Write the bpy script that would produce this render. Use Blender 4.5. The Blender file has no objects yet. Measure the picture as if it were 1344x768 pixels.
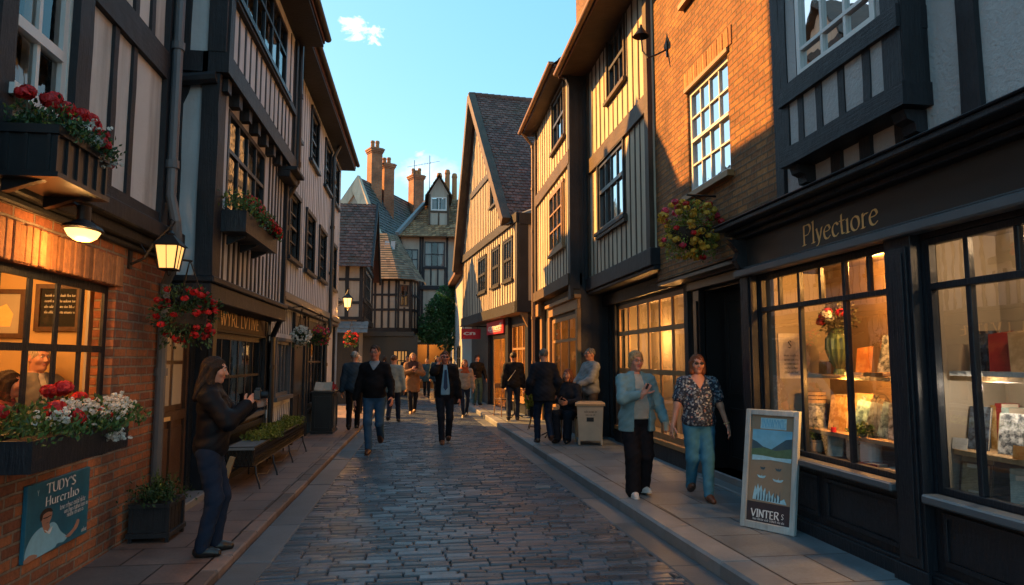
import bpy, math, random
import numpy as np
from mathutils import Vector, Matrix
R = math.radians
rnd = random.Random(11)
sc = bpy.context.scene
COL = sc.collection

# ------------------------------------------------------------------ frames
class Fr:
    """facade frame: u along the wall, z up, w outwards"""
    def __init__(s, o, u, w): s.o = o; s.u = u; s.w = w
    def p(s, u, z, w=0.0):
        return (s.o[0]+u*s.u[0]+w*s.w[0], s.o[1]+u*s.u[1]+w*s.w[1], z)
def FL(x): return Fr((x, 0), (0, 1), (1, 0))      # left row of houses, faces +X
def FRt(x): return Fr((x, 0), (0, 1), (-1, 0))    # right row, faces -X
def FC(y): return Fr((0, y), (1, 0), (0, -1))     # faces the camera
def FB(y): return Fr((0, y), (1, 0), (0, 1))

# ------------------------------------------------------------------ mesh builder
class MB:
    def __init__(s): s.v = []; s.f = []; s.uv = []; s.m = []; s.t = []; s.cm = 0; s.ct = 0.5
    def face(s, pts, uvs=None):
        n = len(s.v); s.v += [tuple(p) for p in pts]
        s.f.append(tuple(range(n, n+len(pts))))
        if uvs is None: uvs = [(0, 0)]*len(pts)
        s.uv.append(uvs); s.m.append(s.cm); s.t.append(s.ct)
    def quadF(s, F, u0, u1, z0, z1, w):
        s.face([F.p(u0, z0, w), F.p(u1, z0, w), F.p(u1, z1, w), F.p(u0, z1, w)], [(u0, z0), (u1, z0), (u1, z1), (u0, z1)])
    def box(s, F, u0, u1, z0, z1, w0, w1):
        P = F.p
        if w0 > w1: w0, w1 = w1, w0
        s.quadF(F, u0, u1, z0, z1, w1); s.quadF(F, u0, u1, z0, z1, w0)
        for u in (u0, u1):
            s.face([P(u, z0, w0), P(u, z0, w1), P(u, z1, w1), P(u, z1, w0)], [(w0, z0), (w1, z0), (w1, z1), (w0, z1)])
        for z in (z0, z1):
            s.face([P(u0, z, w0), P(u1, z, w0), P(u1, z, w1), P(u0, z, w1)], [(u0, w0), (u1, w0), (u1, w1), (u0, w1)])
    def beam(s, F, u0, z0, u1, z1, wd, w0, w1, jit=0.006, seg=None):
        """hand-hewn timber between two points in the wall plane"""
        L = math.hypot(u1-u0, z1-z0)
        if L < 1e-4: return
        du, dz = (u1-u0)/L, (z1-z0)/L; nu, nz = -dz, du
        n = seg or max(2, int(L/0.35)+1); off = rnd.random()*9
        rows = []
        for i in range(n+1):
            t = L*i/n; a = wd/2+rnd.uniform(-jit, jit); b = wd/2+rnd.uniform(-jit, jit); ww = w1+rnd.uniform(-jit, jit)*.5
            cu, cz = u0+du*t, z0+dz*t
            rows.append((t, [F.p(cu-nu*a, cz-nz*a, w0), F.p(cu-nu*a, cz-nz*a, ww), F.p(cu+nu*b, cz+nz*b, ww), F.p(cu+nu*b, cz+nz*b, w0)]))
        for (t0, A), (t1, B) in zip(rows, rows[1:]):
            for k in range(4):
                k2 = (k+1) % 4
                s.face([A[k], A[k2], B[k2], B[k]], [(k*.3+off, t0), (k*.3+.25+off, t0), (k*.3+.25+off, t1), (k*.3+off, t1)])
        s.face(rows[0][1], [(off, 0), (off+.1, 0), (off+.1, .1), (off, .1)]); s.face(rows[-1][1], [(off, 0), (off+.1, 0), (off+.1, .1), (off, .1)])
    def wall(s, F, u0, u1, z0, z1, w, holes=(), depth=.14):
        us = sorted({u0, u1} | {h[0] for h in holes} | {h[1] for h in holes}); zs = sorted({z0, z1} | {h[2] for h in holes} | {h[3] for h in holes})
        us = [u for u in us if u0 <= u <= u1]; zs = [z for z in zs if z0 <= z <= z1]
        for a, b in zip(us, us[1:]):
            for c, d in zip(zs, zs[1:]):
                cu, cz = (a+b)/2, (c+d)/2
                if any(h[0] < cu < h[1] and h[2] < cz < h[3] for h in holes): continue
                s.quadF(F, a, b, c, d, w)
        for h in holes:
            a, b, c, d = h[:4]; P = F.p; e = w-depth
            for u in (a, b): s.face([P(u, c, w), P(u, d, w), P(u, d, e), P(u, c, e)], [(0, c), (0, d), (depth, d), (depth, c)])
            for z in (c, d): s.face([P(a, z, w), P(b, z, w), P(b, z, e), P(a, z, e)], [(a, 0), (b, 0), (b, depth), (a, depth)])
    def tube(s, pts, r, n=6, cap=True):
        pts = [Vector(p) for p in pts]; rr = r if isinstance(r, (list, tuple)) else [r]*len(pts)
        rings = []; up = Vector((0.13, 0.21, 0.97)); t = 0
        for i, p in enumerate(pts):
            d = (pts[min(i+1, len(pts)-1)]-pts[max(i-1, 0)])
            d = d.normalized() if d.length > 1e-9 else Vector((0, 0, 1))
            a = d.cross(up)
            if a.length < .05: a = d.cross(Vector((1, 0, 0)))
            a.normalize(); b = d.cross(a); up = a.cross(d)
            if i: t += (p-pts[i-1]).length
            rings.append((t, [p+(a*math.cos(2*math.pi*k/n)+b*math.sin(2*math.pi*k/n))*rr[i] for k in range(n)]))
        for (t0, A), (t1, B) in zip(rings, rings[1:]):
            for k in range(n):
                k2 = (k+1) % n
                s.face([A[k], A[k2], B[k2], B[k]], [(k/n*.3, t0), ((k+1)/n*.3, t0), ((k+1)/n*.3, t1), (k/n*.3, t1)])
        if cap: s.face(rings[0][1]); s.face(rings[-1][1])
    def lathe(s, c, prof, n=20, sx=1, sy=1):
        rings = [[(c[0]+r*sx*math.cos(2*math.pi*k/n), c[1]+r*sy*math.sin(2*math.pi*k/n), c[2]+z) for k in range(n)] for r, z in prof]
        for A, B in zip(rings, rings[1:]):
            for k in range(n):
                k2 = (k+1) % n; s.face([A[k], A[k2], B[k2], B[k]])
    def poly(s, F, pts, w, d=0):
        """flat outline (u,z) in the plane, thickness d behind it"""
        s.face([F.p(u, z, w) for u, z in pts], [(u, z) for u, z in pts])
        if d:
            s.face([F.p(u, z, w-d) for u, z in pts], [(u, z) for u, z in pts])
            for (a, b), (c, e) in zip(pts, pts[1:]+pts[:1]):
                s.face([F.p(a, b, w), F.p(c, e, w), F.p(c, e, w-d), F.p(a, b, w-d)], [(0, 0), (1, 0), (1, d), (0, d)])
    def tiles(s, P, U, V, nu, nv, lift=.014, jit=.006, keep=None, sag=0):
        """roof of overlapping tiles: P eave corner, U along the eave, V up the slope"""
        P = Vector(P); U = Vector(U); V = Vector(V); N = U.cross(V).normalized()
        if N.z < 0: N = -N
        ul, vl = U.length, V.length
        for j in range(nv):
            o = .5 if j % 2 else 0
            for i in range(nu+1):
                a, b = max(0, (i-o)/nu), min(1, (i+1-o)/nu)
                if b-a < 1e-3: continue
                if keep and not keep((a+b)/2, (j+.5)/nv): continue
                l = lift+rnd.uniform(-jit, jit); h = rnd.uniform(-jit, jit)*.5
                sg = -sag*math.sin(math.pi*(a+b)/2)*math.sin(math.pi*(j+.5)/nv)
                g = .06/nu
                A = P+U*(a+g)+V*(j/nv)+N*(l+h+sg); B = P+U*(b-g)+V*(j/nv)+N*(l+h+sg+rnd.uniform(-jit, jit)*.4)
                D = P+U*(a+g)+V*((j+1.12)/nv)+N*(h+sg-.004); Cc = P+U*(b-g)+V*((j+1.12)/nv)+N*(h+sg-.004)
                s.ct = rnd.random()
                s.face([A, B, Cc, D], [(a*ul, j/nv*vl), (b*ul, j/nv*vl), (b*ul, (j+1)/nv*vl), (a*ul, (j+1)/nv*vl)])
                s.face([A, B, B-N*(l+.006), A-N*(l+.006)], [(a*ul, 0), (b*ul, 0), (b*ul, .02), (a*ul, .02)])
        s.ct = .5
        n0 = -.012
        if sag:
            for j in range(12):
                for i in range(12):
                    q = []
                    for a, c in ((i, j), (i+1, j), (i+1, j+1), (i, j+1)): q.append(P+U*(a/12)+V*(c/12)-N*(.05+sag*math.sin(math.pi*a/12)*math.sin(math.pi*c/12)))
                    s.face(q)
        s.face([P+N*n0, P+U+N*n0, P+U+V+N*n0, P+V+N*n0], [(0, 0), (ul, 0), (ul, vl), (0, vl)]) if not keep and not sag else None
    def build(s, name, mats, parent=None, smooth=False, bevel=0, off=None):
        if not isinstance(mats, (list, tuple)): mats = [mats]
        r = parent
        while r is not None and r.parent is not None: r = r.parent
        o = Vector(off) if off is not None else (Vector(r.location) if r is not None else Vector((0, 0, 0)))
        me = bpy.data.meshes.new(name)
        me.from_pydata([(v[0]-o.x, v[1]-o.y, v[2]-o.z) for v in s.v], [], s.f)
        for m in mats: me.materials.append(m)
        if len(mats) > 1: me.polygons.foreach_set('material_index', s.m)
        ul = me.uv_layers.new(name='UVMap'); flat = [c for f in s.uv for uv in f for c in uv]; ul.data.foreach_set('uv', flat)
        at = me.attributes.new('tint', 'FLOAT', 'FACE'); at.data.foreach_set('value', s.t)
        if smooth or bevel:
            import bmesh
            bm = bmesh.new(); bm.from_mesh(me); bmesh.ops.remove_doubles(bm, verts=bm.verts, dist=1e-4)
            bmesh.ops.recalc_face_normals(bm, faces=bm.faces)
            if bevel:
                es = [e for e in bm.edges if len(e.link_faces) == 2 and e.calc_face_angle(0) > .5]
                bmesh.ops.bevel(bm, geom=es, offset=bevel, segments=1, affect='EDGES', clamp_overlap=True)
            bm.to_mesh(me); bm.free()
            if smooth: me.polygons.foreach_set('use_smooth', [True]*len(me.polygons))
        ob = bpy.data.objects.new(name, me); COL.objects.link(ob)
        if parent is not None: ob.parent = parent
        elif off is not None: ob.location = o
        return ob

def tag(o, label=None, cat=None, group=None, kind=None):
    if label: o['label'] = label
    if cat: o['category'] = cat
    if group: o['group'] = group
    if kind: o['kind'] = kind
    return o
def thing(name, loc, label, cat, group=None):
    o = bpy.data.objects.new(name, None); COL.objects.link(o); o.location = loc; o.empty_display_size = .2
    return tag(o, label, cat, group)
def copy_tree(o, parent=None):
    c = o.copy(); COL.objects.link(c)
    if parent is not None: c.parent = parent
    for ch in [x for x in COL.objects if x.parent == o]: copy_tree(ch, c)
    return c

# ------------------------------------------------------------------ materials
def new_mat(name):
    m = bpy.data.materials.new(name); m.use_nodes = True
    nt = m.node_tree; b = nt.nodes['Principled BSDF']
    return m, nt, b
def N(nt, t, **kw):
    n = nt.nodes.new(t)
    for k, v in kw.items():
        if k in n.inputs: n.inputs[k].default_value = v
        else: setattr(n, k, v)
    return n
def c4(c): return (c[0], c[1], c[2], 1)
def mixc(nt, fac, a, b, mode='MIX'):
    n = nt.nodes.new('ShaderNodeMix'); n.data_type = 'RGBA'; n.blend_type = mode
    for sock, v in ((n.inputs[0], fac), (n.inputs[6], a), (n.inputs[7], b)):
        if hasattr(v, 'is_linked'): nt.links.new(v, sock)
        elif isinstance(v, (int, float)): sock.default_value = v
        else: sock.default_value = c4(v)
    return n.outputs[2]
def math_n(nt, op, a, b=None, c=None):
    n = nt.nodes.new('ShaderNodeMath'); n.operation = op
    for i, v in enumerate((a, b, c)):
        if v is None: continue
        if hasattr(v, 'is_linked'): nt.links.new(v, n.inputs[i])
        else: n.inputs[i].default_value = v
    return n.outputs[0]
def ramp(nt, fac, stops):
    n = nt.nodes.new('ShaderNodeValToRGB'); nt.links.new(fac, n.inputs[0])
    e = n.color_ramp.elements
    while len(e) < len(stops): e.new(.5)
    for i, (p, c) in enumerate(stops): e[i].position = p; e[i].color = c4(c) if len(c) == 3 else c
    return n.outputs[0]
def coord(nt, kind='Object', scale=(1, 1, 1)):
    tc = nt.nodes.new('ShaderNodeTexCoord'); mp = nt.nodes.new('ShaderNodeMapping'); mp.inputs['Scale'].default_value = scale
    nt.links.new(tc.outputs[kind], mp.inputs[0]); return mp.outputs[0]
def noise(nt, vec, scale, detail=4, rough=.6):
    n = N(nt, 'ShaderNodeTexNoise', Scale=scale, Detail=detail, Roughness=rough); nt.links.new(vec, n.inputs['Vector']); return n.outputs[0]
def bump(nt, b, h, strength=.4, dist=.01, prev=None):
    n = N(nt, 'ShaderNodeBump', Strength=strength, Distance=dist); nt.links.new(h, n.inputs['Height'])
    if prev is not None: nt.links.new(prev, n.inputs['Normal'])
    if b is not None: nt.links.new(n.outputs[0], b.inputs['Normal'])
    return n.outputs[0]
def tint_mul(nt, col, amt):
    a = N(nt, 'ShaderNodeAttribute', attribute_name='tint')
    f = math_n(nt, 'MULTIPLY_ADD', a.outputs['Fac'], 2*amt, 1-amt)
    cb = nt.nodes.new('ShaderNodeCombineColor')
    for i in range(3): nt.links.new(f, cb.inputs[i])
    return mixc(nt, 1.0, col, cb.outputs[0], 'MULTIPLY')

def plain(name, col, rough=.6, var=.25, scale=6, bsc=60, bd=.002, metal=0, tint=0, kind='Object', sheen=0, spec=None):
    m, nt, b = new_mat(name); v = coord(nt, kind)
    n1 = noise(nt, v, scale)
    c = mixc(nt, n1, tuple(x*(1-var) for x in col), tuple(min(1, x*(1+var)) for x in col))
    if tint: c = tint_mul(nt, c, tint)
    nt.links.new(c, b.inputs['Base Color']); b.inputs['Roughness'].default_value = rough; b.inputs['Metallic'].default_value = metal
    if spec is not None: b.inputs['Specular IOR Level'].default_value = spec
    if sheen: b.inputs['Sheen Weight'].default_value = sheen
    if bd: bump(nt, b, noise(nt, v, bsc), .5, bd)
    return m
def plaster_mat(name, col, stain=.5, rough_cast=0.004, bsc=55):
    m, nt, b = new_mat(name); v = coord(nt)
    big = noise(nt, v, 1.1, 6, .65); st = noise(nt, coord(nt, 'Object', (5, 5, .5)), 1.0, 5, .6)
    c = mixc(nt, big, tuple(x*.72 for x in col), tuple(min(1, x*1.12) for x in col))
    s2 = ramp(nt, st, [(.45, (1, 1, 1)), (.8, (1-stain, 1-stain*1.05, 1-stain*1.1))])
    c = mixc(nt, 1, c, s2, 'MULTIPLY')
    nt.links.new(c, b.inputs['Base Color']); b.inputs['Roughness'].default_value = .85
    p = bump(nt, None, noise(nt, v, bsc, 3), .8, rough_cast); bump(nt, b, noise(nt, v, 6, 2), .5, .015, p)
    return m
def timber_mat(name, col, rough=.55, var=.5):
    m, nt, b = new_mat(name); v = coord(nt, 'UV', (26, 2.2, 1)); vo = coord(nt)
    g = noise(nt, v, 1.6, 6, .7); big = noise(nt, vo, 2.5, 3)
    f = math_n(nt, 'MULTIPLY_ADD', big, .5, math_n(nt, 'MULTIPLY', g, .5))
    c = ramp(nt, f, [(.3, tuple(x*(1-var) for x in col)), (.62, tuple(x*(1+var) for x in col)), (.74, tuple(x*(1+var)*2.1+.006 for x in col))])
    nt.links.new(c, b.inputs['Base Color'])
    r = math_n(nt, 'MULTIPLY_ADD', g, .3, rough-.15); nt.links.new(r, b.inputs['Roughness'])
    b.inputs['Specular IOR Level'].default_value = .3
    p = bump(nt, None, g, .8, .008); bump(nt, b, noise(nt, vo, 9, 3), .6, .012, p)
    return m
def brick_mat(name, c1, c2, mortar, bw=.225, bh=.075, mort=.011, dark=.5, bd=.008):
    m, nt, b = new_mat(name)
    vu = coord(nt, 'UV'); vo = coord(nt)
    wob = N(nt, 'ShaderNodeTexNoise', Scale=5.0, Detail=2.0); nt.links.new(vo, wob.inputs['Vector'])
    sub = nt.nodes.new('ShaderNodeVectorMath'); sub.operation = 'MULTIPLY_ADD'; nt.links.new(wob.outputs['Color'], sub.inputs[0]); sub.inputs[1].default_value = (.02, .014, 0); nt.links.new(vu, sub.inputs[2])
    t = N(nt, 'ShaderNodeTexBrick', Scale=1.0); nt.links.new(sub.outputs[0], t.inputs['Vector'])
    for k, v in (('Color1', c4(c1)), ('Color2', c4(c2)), ('Mortar', c4(mortar)), ('Mortar Size', mort), ('Mortar Smooth', .35), ('Bias', -.1), ('Brick Width', bw), ('Row Height', bh)): t.inputs[k].default_value = v
    n1 = noise(nt, vo, 1.3, 5); n2 = noise(nt, vo, 24, 4, .7)
    d = ramp(nt, n1, [(.35, (1-dark,)*3), (.65, (1.15, 1.12, 1.08))])
    c = mixc(nt, 1, t.outputs[0], d, 'MULTIPLY')
    c = mixc(nt, 1, c, ramp(nt, n2, [(.3, (.7, .7, .7)), (.7, (1.2, 1.2, 1.2))]), 'MULTIPLY')
    nt.links.new(c, b.inputs['Base Color']); b.inputs['Roughness'].default_value = .85
    h = math_n(nt, 'MULTIPLY_ADD', t.outputs[1], -1, math_n(nt, 'MULTIPLY', n2, .55))
    bump(nt, b, h, 1, bd)
    return m
def slab_mat(name, c1, c2, mortar, bw, bh, mort, rough, offx=.5):
    m, nt, b = new_mat(name); vu = coord(nt, 'UV'); vo = coord(nt)
    t = N(nt, 'ShaderNodeTexBrick', Scale=1.0, offset=offx); nt.links.new(vu, t.inputs['Vector'])
    for k, v in (('Color1', c4(c1)), ('Color2', c4(c2)), ('Mortar', c4(mortar)), ('Mortar Size', mort), ('Mortar Smooth', .3), ('Bias', 0), ('Brick Width', bw), ('Row Height', bh)): t.inputs[k].default_value = v
    n1 = noise(nt, vo, 2.2, 6, .65); n2 = noise(nt, vo, 40, 3)
    c = mixc(nt, 1, t.outputs[0], ramp(nt, n1, [(.3, (.62, .62, .64)), (.7, (1.2, 1.18, 1.15))]), 'MULTIPLY')
    c = mixc(nt, 1, c, ramp(nt, n2, [(.3, (.85,)*3), (.7, (1.1,)*3)]), 'MULTIPLY')
    nt.links.new(c, b.inputs['Base Color'])
    nt.links.new(math_n(nt, 'MULTIPLY_ADD', n1, .4, rough-.2), b.inputs['Roughness'])
    h = math_n(nt, 'MULTIPLY_ADD', t.outputs[1], -1, math_n(nt, 'MULTIPLY_ADD', n2, .12, math_n(nt, 'MULTIPLY', n1, .5)))
    bump(nt, b, h, .8, .006)
    return m
def tile_mat(name, col, var=.5, moss=None, mossamt=.5, rough=.8):
    m, nt, b = new_mat(name); vo = coord(nt)
    n1 = noise(nt, vo, .9, 6, .65); n2 = noise(nt, vo, 30, 3)
    c = mixc(nt, n2, tuple(x*.75 for x in col), tuple(x*1.25 for x in col)); c = tint_mul(nt, c, var)
    if moss: c = mixc(nt, math_n(nt, 'MULTIPLY', ramp(nt, n1, [(.45, (0, 0, 0)), (.62, (1, 1, 1))]), mossamt), c, moss)
    nt.links.new(c, b.inputs['Base Color']); b.inputs['Roughness'].default_value = rough
    bump(nt, b, n2, .6, .005)
    return m
def glass_mat(name, refl=1.0, tintc=(.92, .95, .96), wav=.0012, base=.03):
    m, nt, b = new_mat(name); nt.nodes.remove(b); out = nt.nodes['Material Output']
    tr = N(nt, 'ShaderNodeBsdfTransparent'); tr.inputs[0].default_value = c4(tintc)
    gl = N(nt, 'ShaderNodeBsdfGlossy', Roughness=.015); fr = N(nt, 'ShaderNodeFresnel', IOR=1.5)
    nn = noise(nt, coord(nt), 3.5, 2); bp = N(nt, 'ShaderNodeBump', Strength=1.0, Distance=wav*8); nt.links.new(nn, bp.inputs['Height']); nt.links.new(bp.outputs[0], gl.inputs['Normal'])
    mx = nt.nodes.new('ShaderNodeMixShader'); f = math_n(nt, 'MULTIPLY_ADD', fr.outputs[0], refl, base); nt.links.new(f, mx.inputs[0])
    nt.links.new(tr.outputs[0], mx.inputs[1]); nt.links.new(gl.outputs[0], mx.inputs[2]); nt.links.new(mx.outputs[0], out.inputs[0])
    return m
def emit_mat(name, col, st):
    m, nt, b = new_mat(name); b.inputs['Base Color'].default_value = c4(col); b.inputs['Emission Color'].default_value = c4(col); b.inputs['Emission Strength'].default_value = st
    return m
def leaf_mat(name, col, var=.55, rough=.5, trans=.25):
    m, nt, b = new_mat(name); out = nt.nodes['Material Output']
    n1 = noise(nt, coord(nt), 7, 3)
    c = mixc(nt, n1, tuple(x*.6 for x in col), tuple(x*1.35 for x in col)); c = tint_mul(nt, c, var)
    nt.links.new(c, b.inputs['Base Color']); b.inputs['Roughness'].default_value = rough
    t = N(nt, 'ShaderNodeBsdfTranslucent'); nt.links.new(c, t.inputs[0])
    mx = nt.nodes.new('ShaderNodeMixShader'); mx.inputs[0].default_value = trans
    nt.links.new(b.outputs[0], mx.inputs[1]); nt.links.new(t.outputs[0], mx.inputs[2]); nt.links.new(mx.outputs[0], out.inputs[0])
    return m

M = {}
M['plaster_tan'] = plaster_mat('tan plaster', (.64, .62, .58))
M['plaster_grey'] = plaster_mat('grey limewash', (.62, .665, .69), .3, .002)
M['plaster_cast'] = plaster_mat('grey roughcast', (.40, .42, .43), .25, .012, 38)
M['plaster_cream'] = plaster_mat('cream limewash boards', (.56, .48, .36), .35, .003)
M['plaster_gable'] = plaster_mat('buff limewash', (.50, .43, .33), .3, .003)
M['plaster_far'] = plaster_mat('weathered far plaster', (.40, .36, .30), .35, .004)
M['black_timber'] = timber_mat('black painted oak', (.014, .016, .02), .55, .5)
M['brown_timber'] = timber_mat('dark brown oak', (.06, .04, .026), .6, .5)
M['navy'] = timber_mat('navy black shop paint', (.011, .015, .021), .38, .25)
M['black_paint'] = plain('black gloss paint', (.012, .014, .017), .32, .3, 8, 80, .0012)
M['brick_pub'] = brick_mat('red pub brick', (.44, .155, .06), (.20, .07, .04), (.27, .21, .155), bd=.02, dark=.5)
M['brick_up'] = brick_mat('old brown brick', (.38, .16, .045), (.21, .085, .03), (.17, .105, .05), .215, .068, .012, .55, .03)
M['brick_far'] = brick_mat('orange chimney brick', (.42, .16, .07), (.34, .12, .055), (.3, .2, .13), .23, .08, .012, .4, .006)
M['arch_brick'] = plain('arch brick', (.36, .165, .065), .9, .5, 22, 60, .02, tint=.4)
M['white_frame'] = plain('white window paint', (.62, .63, .62), .4, .12, 9, 60, .001)
M['dark_frame'] = plain('dark window paint', (.02, .026, .032), .4, .2, 9, 60, .001)
M['ochre_frame'] = plain('varnished ochre wood', (.27, .15, .06), .5, .3, 9, 60, .002)
M['glass'] = glass_mat('window glass', 1.25, wav=.00013)
M['shop_glass'] = glass_mat('shop glass', .3, (.95, .96, .96), .00006, .012)
M['curtain'] = plain('pale curtain', (.42, .45, .46), .9, .25, 20, 30, .004)
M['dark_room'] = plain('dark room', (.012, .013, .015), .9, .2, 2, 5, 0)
M['tile_purple'] = tile_mat('purple brown clay tiles', (.13, .062, .05), .45, (.07, .07, .03), .25)
M['tile_moss'] = tile_mat('mossy old tiles', (.16, .10, .06), .5, (.09, .085, .035), .4)
M['slate'] = tile_mat('blue grey slates', (.075, .09, .095), .3, (.07, .08, .04), .45, .6)
M['tile_warm'] = tile_mat('weathered orange tiles', (.27, .14, .065), .55, (.12, .10, .055), .4)
M['iron'] = plain('black iron', (.02, .02, .022), .45, .3, 12, 80, .001, .6)
M['pipe'] = plain('grey drainpipe', (.09, .105, .12), .4, .2, 6, 40, .001)
M['lead'] = plain('grey lead', (.16, .18, .19), .5, .3, 4, 20, .003)
M['gold'] = plain('gold leaf lettering', (.88, .60, .24), .35, .15, 30, 90, .0006, .1)
M['cream_paint'] = plain('cream painted wood', (.40, .36, .28), .55, .2, 5, 30, .002)
M['wood_shelf'] = timber_mat('pale shelf wood', (.38, .26, .14), .5, .3)
M['wood_door'] = timber_mat('brown door wood', (.07, .035, .02), .4, .4)
M['room_warm'] = plain('ochre room wall', (.50, .34, .15), .9, .15, 1.5, 20, .002)
M['room_cream'] = plain('cream room wall', (.27, .235, .18), .9, .15, 2, 20, .002)
M['room_brown'] = plain('brown room wall', (.13, .085, .05), .9, .3, 2, 20, .002)
M['leaf_dark'] = leaf_mat('dark green leaves', (.032, .075, .022), .6)
M['leaf_mid'] = leaf_mat('green leaves', (.055, .12, .03), .6)
M['leaf_lime'] = leaf_mat('lime leaves', (.17, .20, .025), .5)
M['leaf_teal'] = leaf_mat('tree leaves', (.045, .15, .06), .6)
M['stalk'] = plain('stalk', (.06, .06, .03), .7, .3, 9, 40, 0)
M['red_petal'] = leaf_mat('red petals', (.55, .015, .018), .35, .5, .3)
M['pink_petal'] = leaf_mat('pink petals', (.62, .05, .11), .35, .5, .3)
M['white_petal'] = leaf_mat('white petals', (.70, .72, .66), .2, .6, .3)
M['yellow_petal'] = leaf_mat('yellow petals', (.55, .36, .04), .4, .6, .3)
M['soil'] = plain('soil', (.03, .022, .016), .95, .4, 20, 40, .01)
# ------------------------------------------------------------------ building components
def window(F, parent, u0, u1, z0, z1, w, cols=2, rows=2, mat='dark_frame', rec=.06, border=.05, bar=.022, sash=True, sill=True, curtain=0, rooms=None, casing=0, casing_mat=None, glass='glass', sillmat=None, row_at=None, dep=.03):
    a, b = w-rec-dep, w-rec+dep
    mb = MB()
    mb.box(F, u0, u0+border, z0, z1, a, b); mb.box(F, u1-border, u1, z0, z1, a, b)
    mb.box(F, u0+border, u1-border, z0, z0+border*1.2, a, b); mb.box(F, u0+border, u1-border, z1-border, z1, a, b)
    iu0, iu1, iz0, iz1 = u0+border, u1-border, z0+border*1.2, z1-border
    zr = row_at or [iz0+(iz1-iz0)*r/rows for r in range(1, rows)]
    for i in range(1, cols):
        c = iu0+(iu1-iu0)*i/cols; mb.box(F, c-bar/2, c+bar/2, iz0, iz1, a+dep*.4, b-dep*.27)
    for k, c in enumerate(zr):
        t = bar*1.9 if (sash and rows > 1 and k == (rows//2-1)) else bar
        mb.box(F, iu0, iu1, c-t/2, c+t/2, a+dep*.33, b-dep*.13 if t == bar else b+.012)
    if casing:
        cm = MB(); e = casing
        cm.box(F, u0-e, u0, z0-e*.3, z1+e, w-.05, w+.035); cm.box(F, u1, u1+e, z0-e*.3, z1+e, w-.05, w+.035); cm.box(F, u0-e*1.2, u1+e*1.2, z1+.001, z1+e*1.1, w-.05, w+.045)
    fr = mb.build('window', M[mat], parent)
    if casing: cm.build('casing', M[casing_mat or mat], fr)
    g = MB(); g.quadF(F, iu0-.01, iu1+.01, iz0-.01, iz1+.01, (a+b)/2); g.build('pane', M[glass], fr)
    if sill:
        s = MB(); s.box(F, u0-.07-casing, u1+.07+casing, z0-.065, z0-.001, w-rec-.02, w+.075); s.build('sill', M[sillmat or casing_mat or mat], fr)
    if curtain:
        def cur(ca, cb):
            c = MB()
            n = 14
            for i in range(n):
                x0, x1 = ca+(cb-ca)*i/n, ca+(cb-ca)*(i+1)/n
                d0, d1 = .02*math.sin(i*1.9+u0*7), .02*math.sin((i+1)*1.9+u0*7)
                P = F.p
                c.face([P(x0, iz0, a-.1+d0), P(x1, iz0, a-.1+d1), P(x1, iz1, a-.1+d1), P(x0, iz1, a-.1+d0)])
            c.build('curtain', M['curtain'], fr)
        W = iu1-iu0
        cur(iu0, iu0+W*curtain); cur(iu1-W*curtain, iu1)
    if rooms is not None:
        d = .75; P = F.p; e = a-.004; e2 = e-d
        for q in ([P(u0, z0, e), P(u0, z1, e), P(u0, z1, e2), P(u0, z0, e2)], [P(u1, z0, e), P(u1, z1, e), P(u1, z1, e2), P(u1, z0, e2)],
                  [P(u0, z0, e), P(u1, z0, e), P(u1, z0, e2), P(u0, z0, e2)], [P(u0, z1, e), P(u1, z1, e), P(u1, z1, e2), P(u0, z1, e2)],
                  [P(u0, z0, e2), P(u1, z0, e2), P(u1, z1, e2), P(u0, z1, e2)]): rooms.face(q)
    return fr

def studs(mb, F, u0, u1, z0, z1, w0, w1, gap, wd, holes=(), jit=.004, skip=.07):
    n = max(1, round((u1-u0)/gap))
    for i in range(n+1):
        u = u0+(u1-u0)*i/n+rnd.uniform(-.012, .012)
        segs = [(z0, z1)]
        for h in holes:
            if h[0]-skip < u < h[1]+skip:
                ns = []
                for a, b in segs:
                    if h[3] <= a or h[2] >= b: ns.append((a, b)); continue
                    if h[2]-.04 > a: ns.append((a, h[2]-.04))
                    if h[3]+.03 < b: ns.append((h[3]+.03, b))
                segs = ns
        for a, b in segs:
            if b-a > .06: mb.beam(F, u, a, u, b, wd*rnd.uniform(.85, 1.15), w0, w1+rnd.uniform(0, .004), jit)

def gutter(F, parent, u0, u1, z, w, mat='iron', r=.055):
    mb = MB(); n = 8; prof = [(r*math.cos(math.pi+math.pi*k/n), r*math.sin(math.pi+math.pi*k/n)) for k in range(n+1)]
    for (a, b), (c, d) in zip(prof, prof[1:]):
        mb.face([F.p(u0, z+b, w+a), F.p(u1, z+b, w+a), F.p(u1, z+d, w+c), F.p(u0, z+d, w+c)])
        mb.face([F.p(u0, z+b*.85+.002, w+a*.85), F.p(u1, z+b*.85+.002, w+a*.85), F.p(u1, z+d*.85+.002, w+c*.85), F.p(u0, z+d*.85+.002, w+c*.85)])
    for u in (u0, u1): mb.face([F.p(u, z+b, w+a) for a, b in prof])
    return mb.build('gutter', M[mat], parent)

def pipe(parent, pts, r=.04, mat='pipe', collars=True, name='downpipe'):
    mb = MB(); mb.tube(pts, r, 10)
    for p, q in zip(pts, pts[1:]):
        if abs(p[2]-q[2]) > 1.0 and collars:
            n = int(abs(p[2]-q[2])/1.1)+1
            for i in range(n):
                z = min(p[2], q[2])+.25+i*1.1
                if z < max(p[2], q[2]): mb.tube([(p[0], p[1], z), (p[0], p[1], z+.07)], r*1.3, 10)
    return mb.build(name, M[mat], parent, smooth=False)

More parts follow.
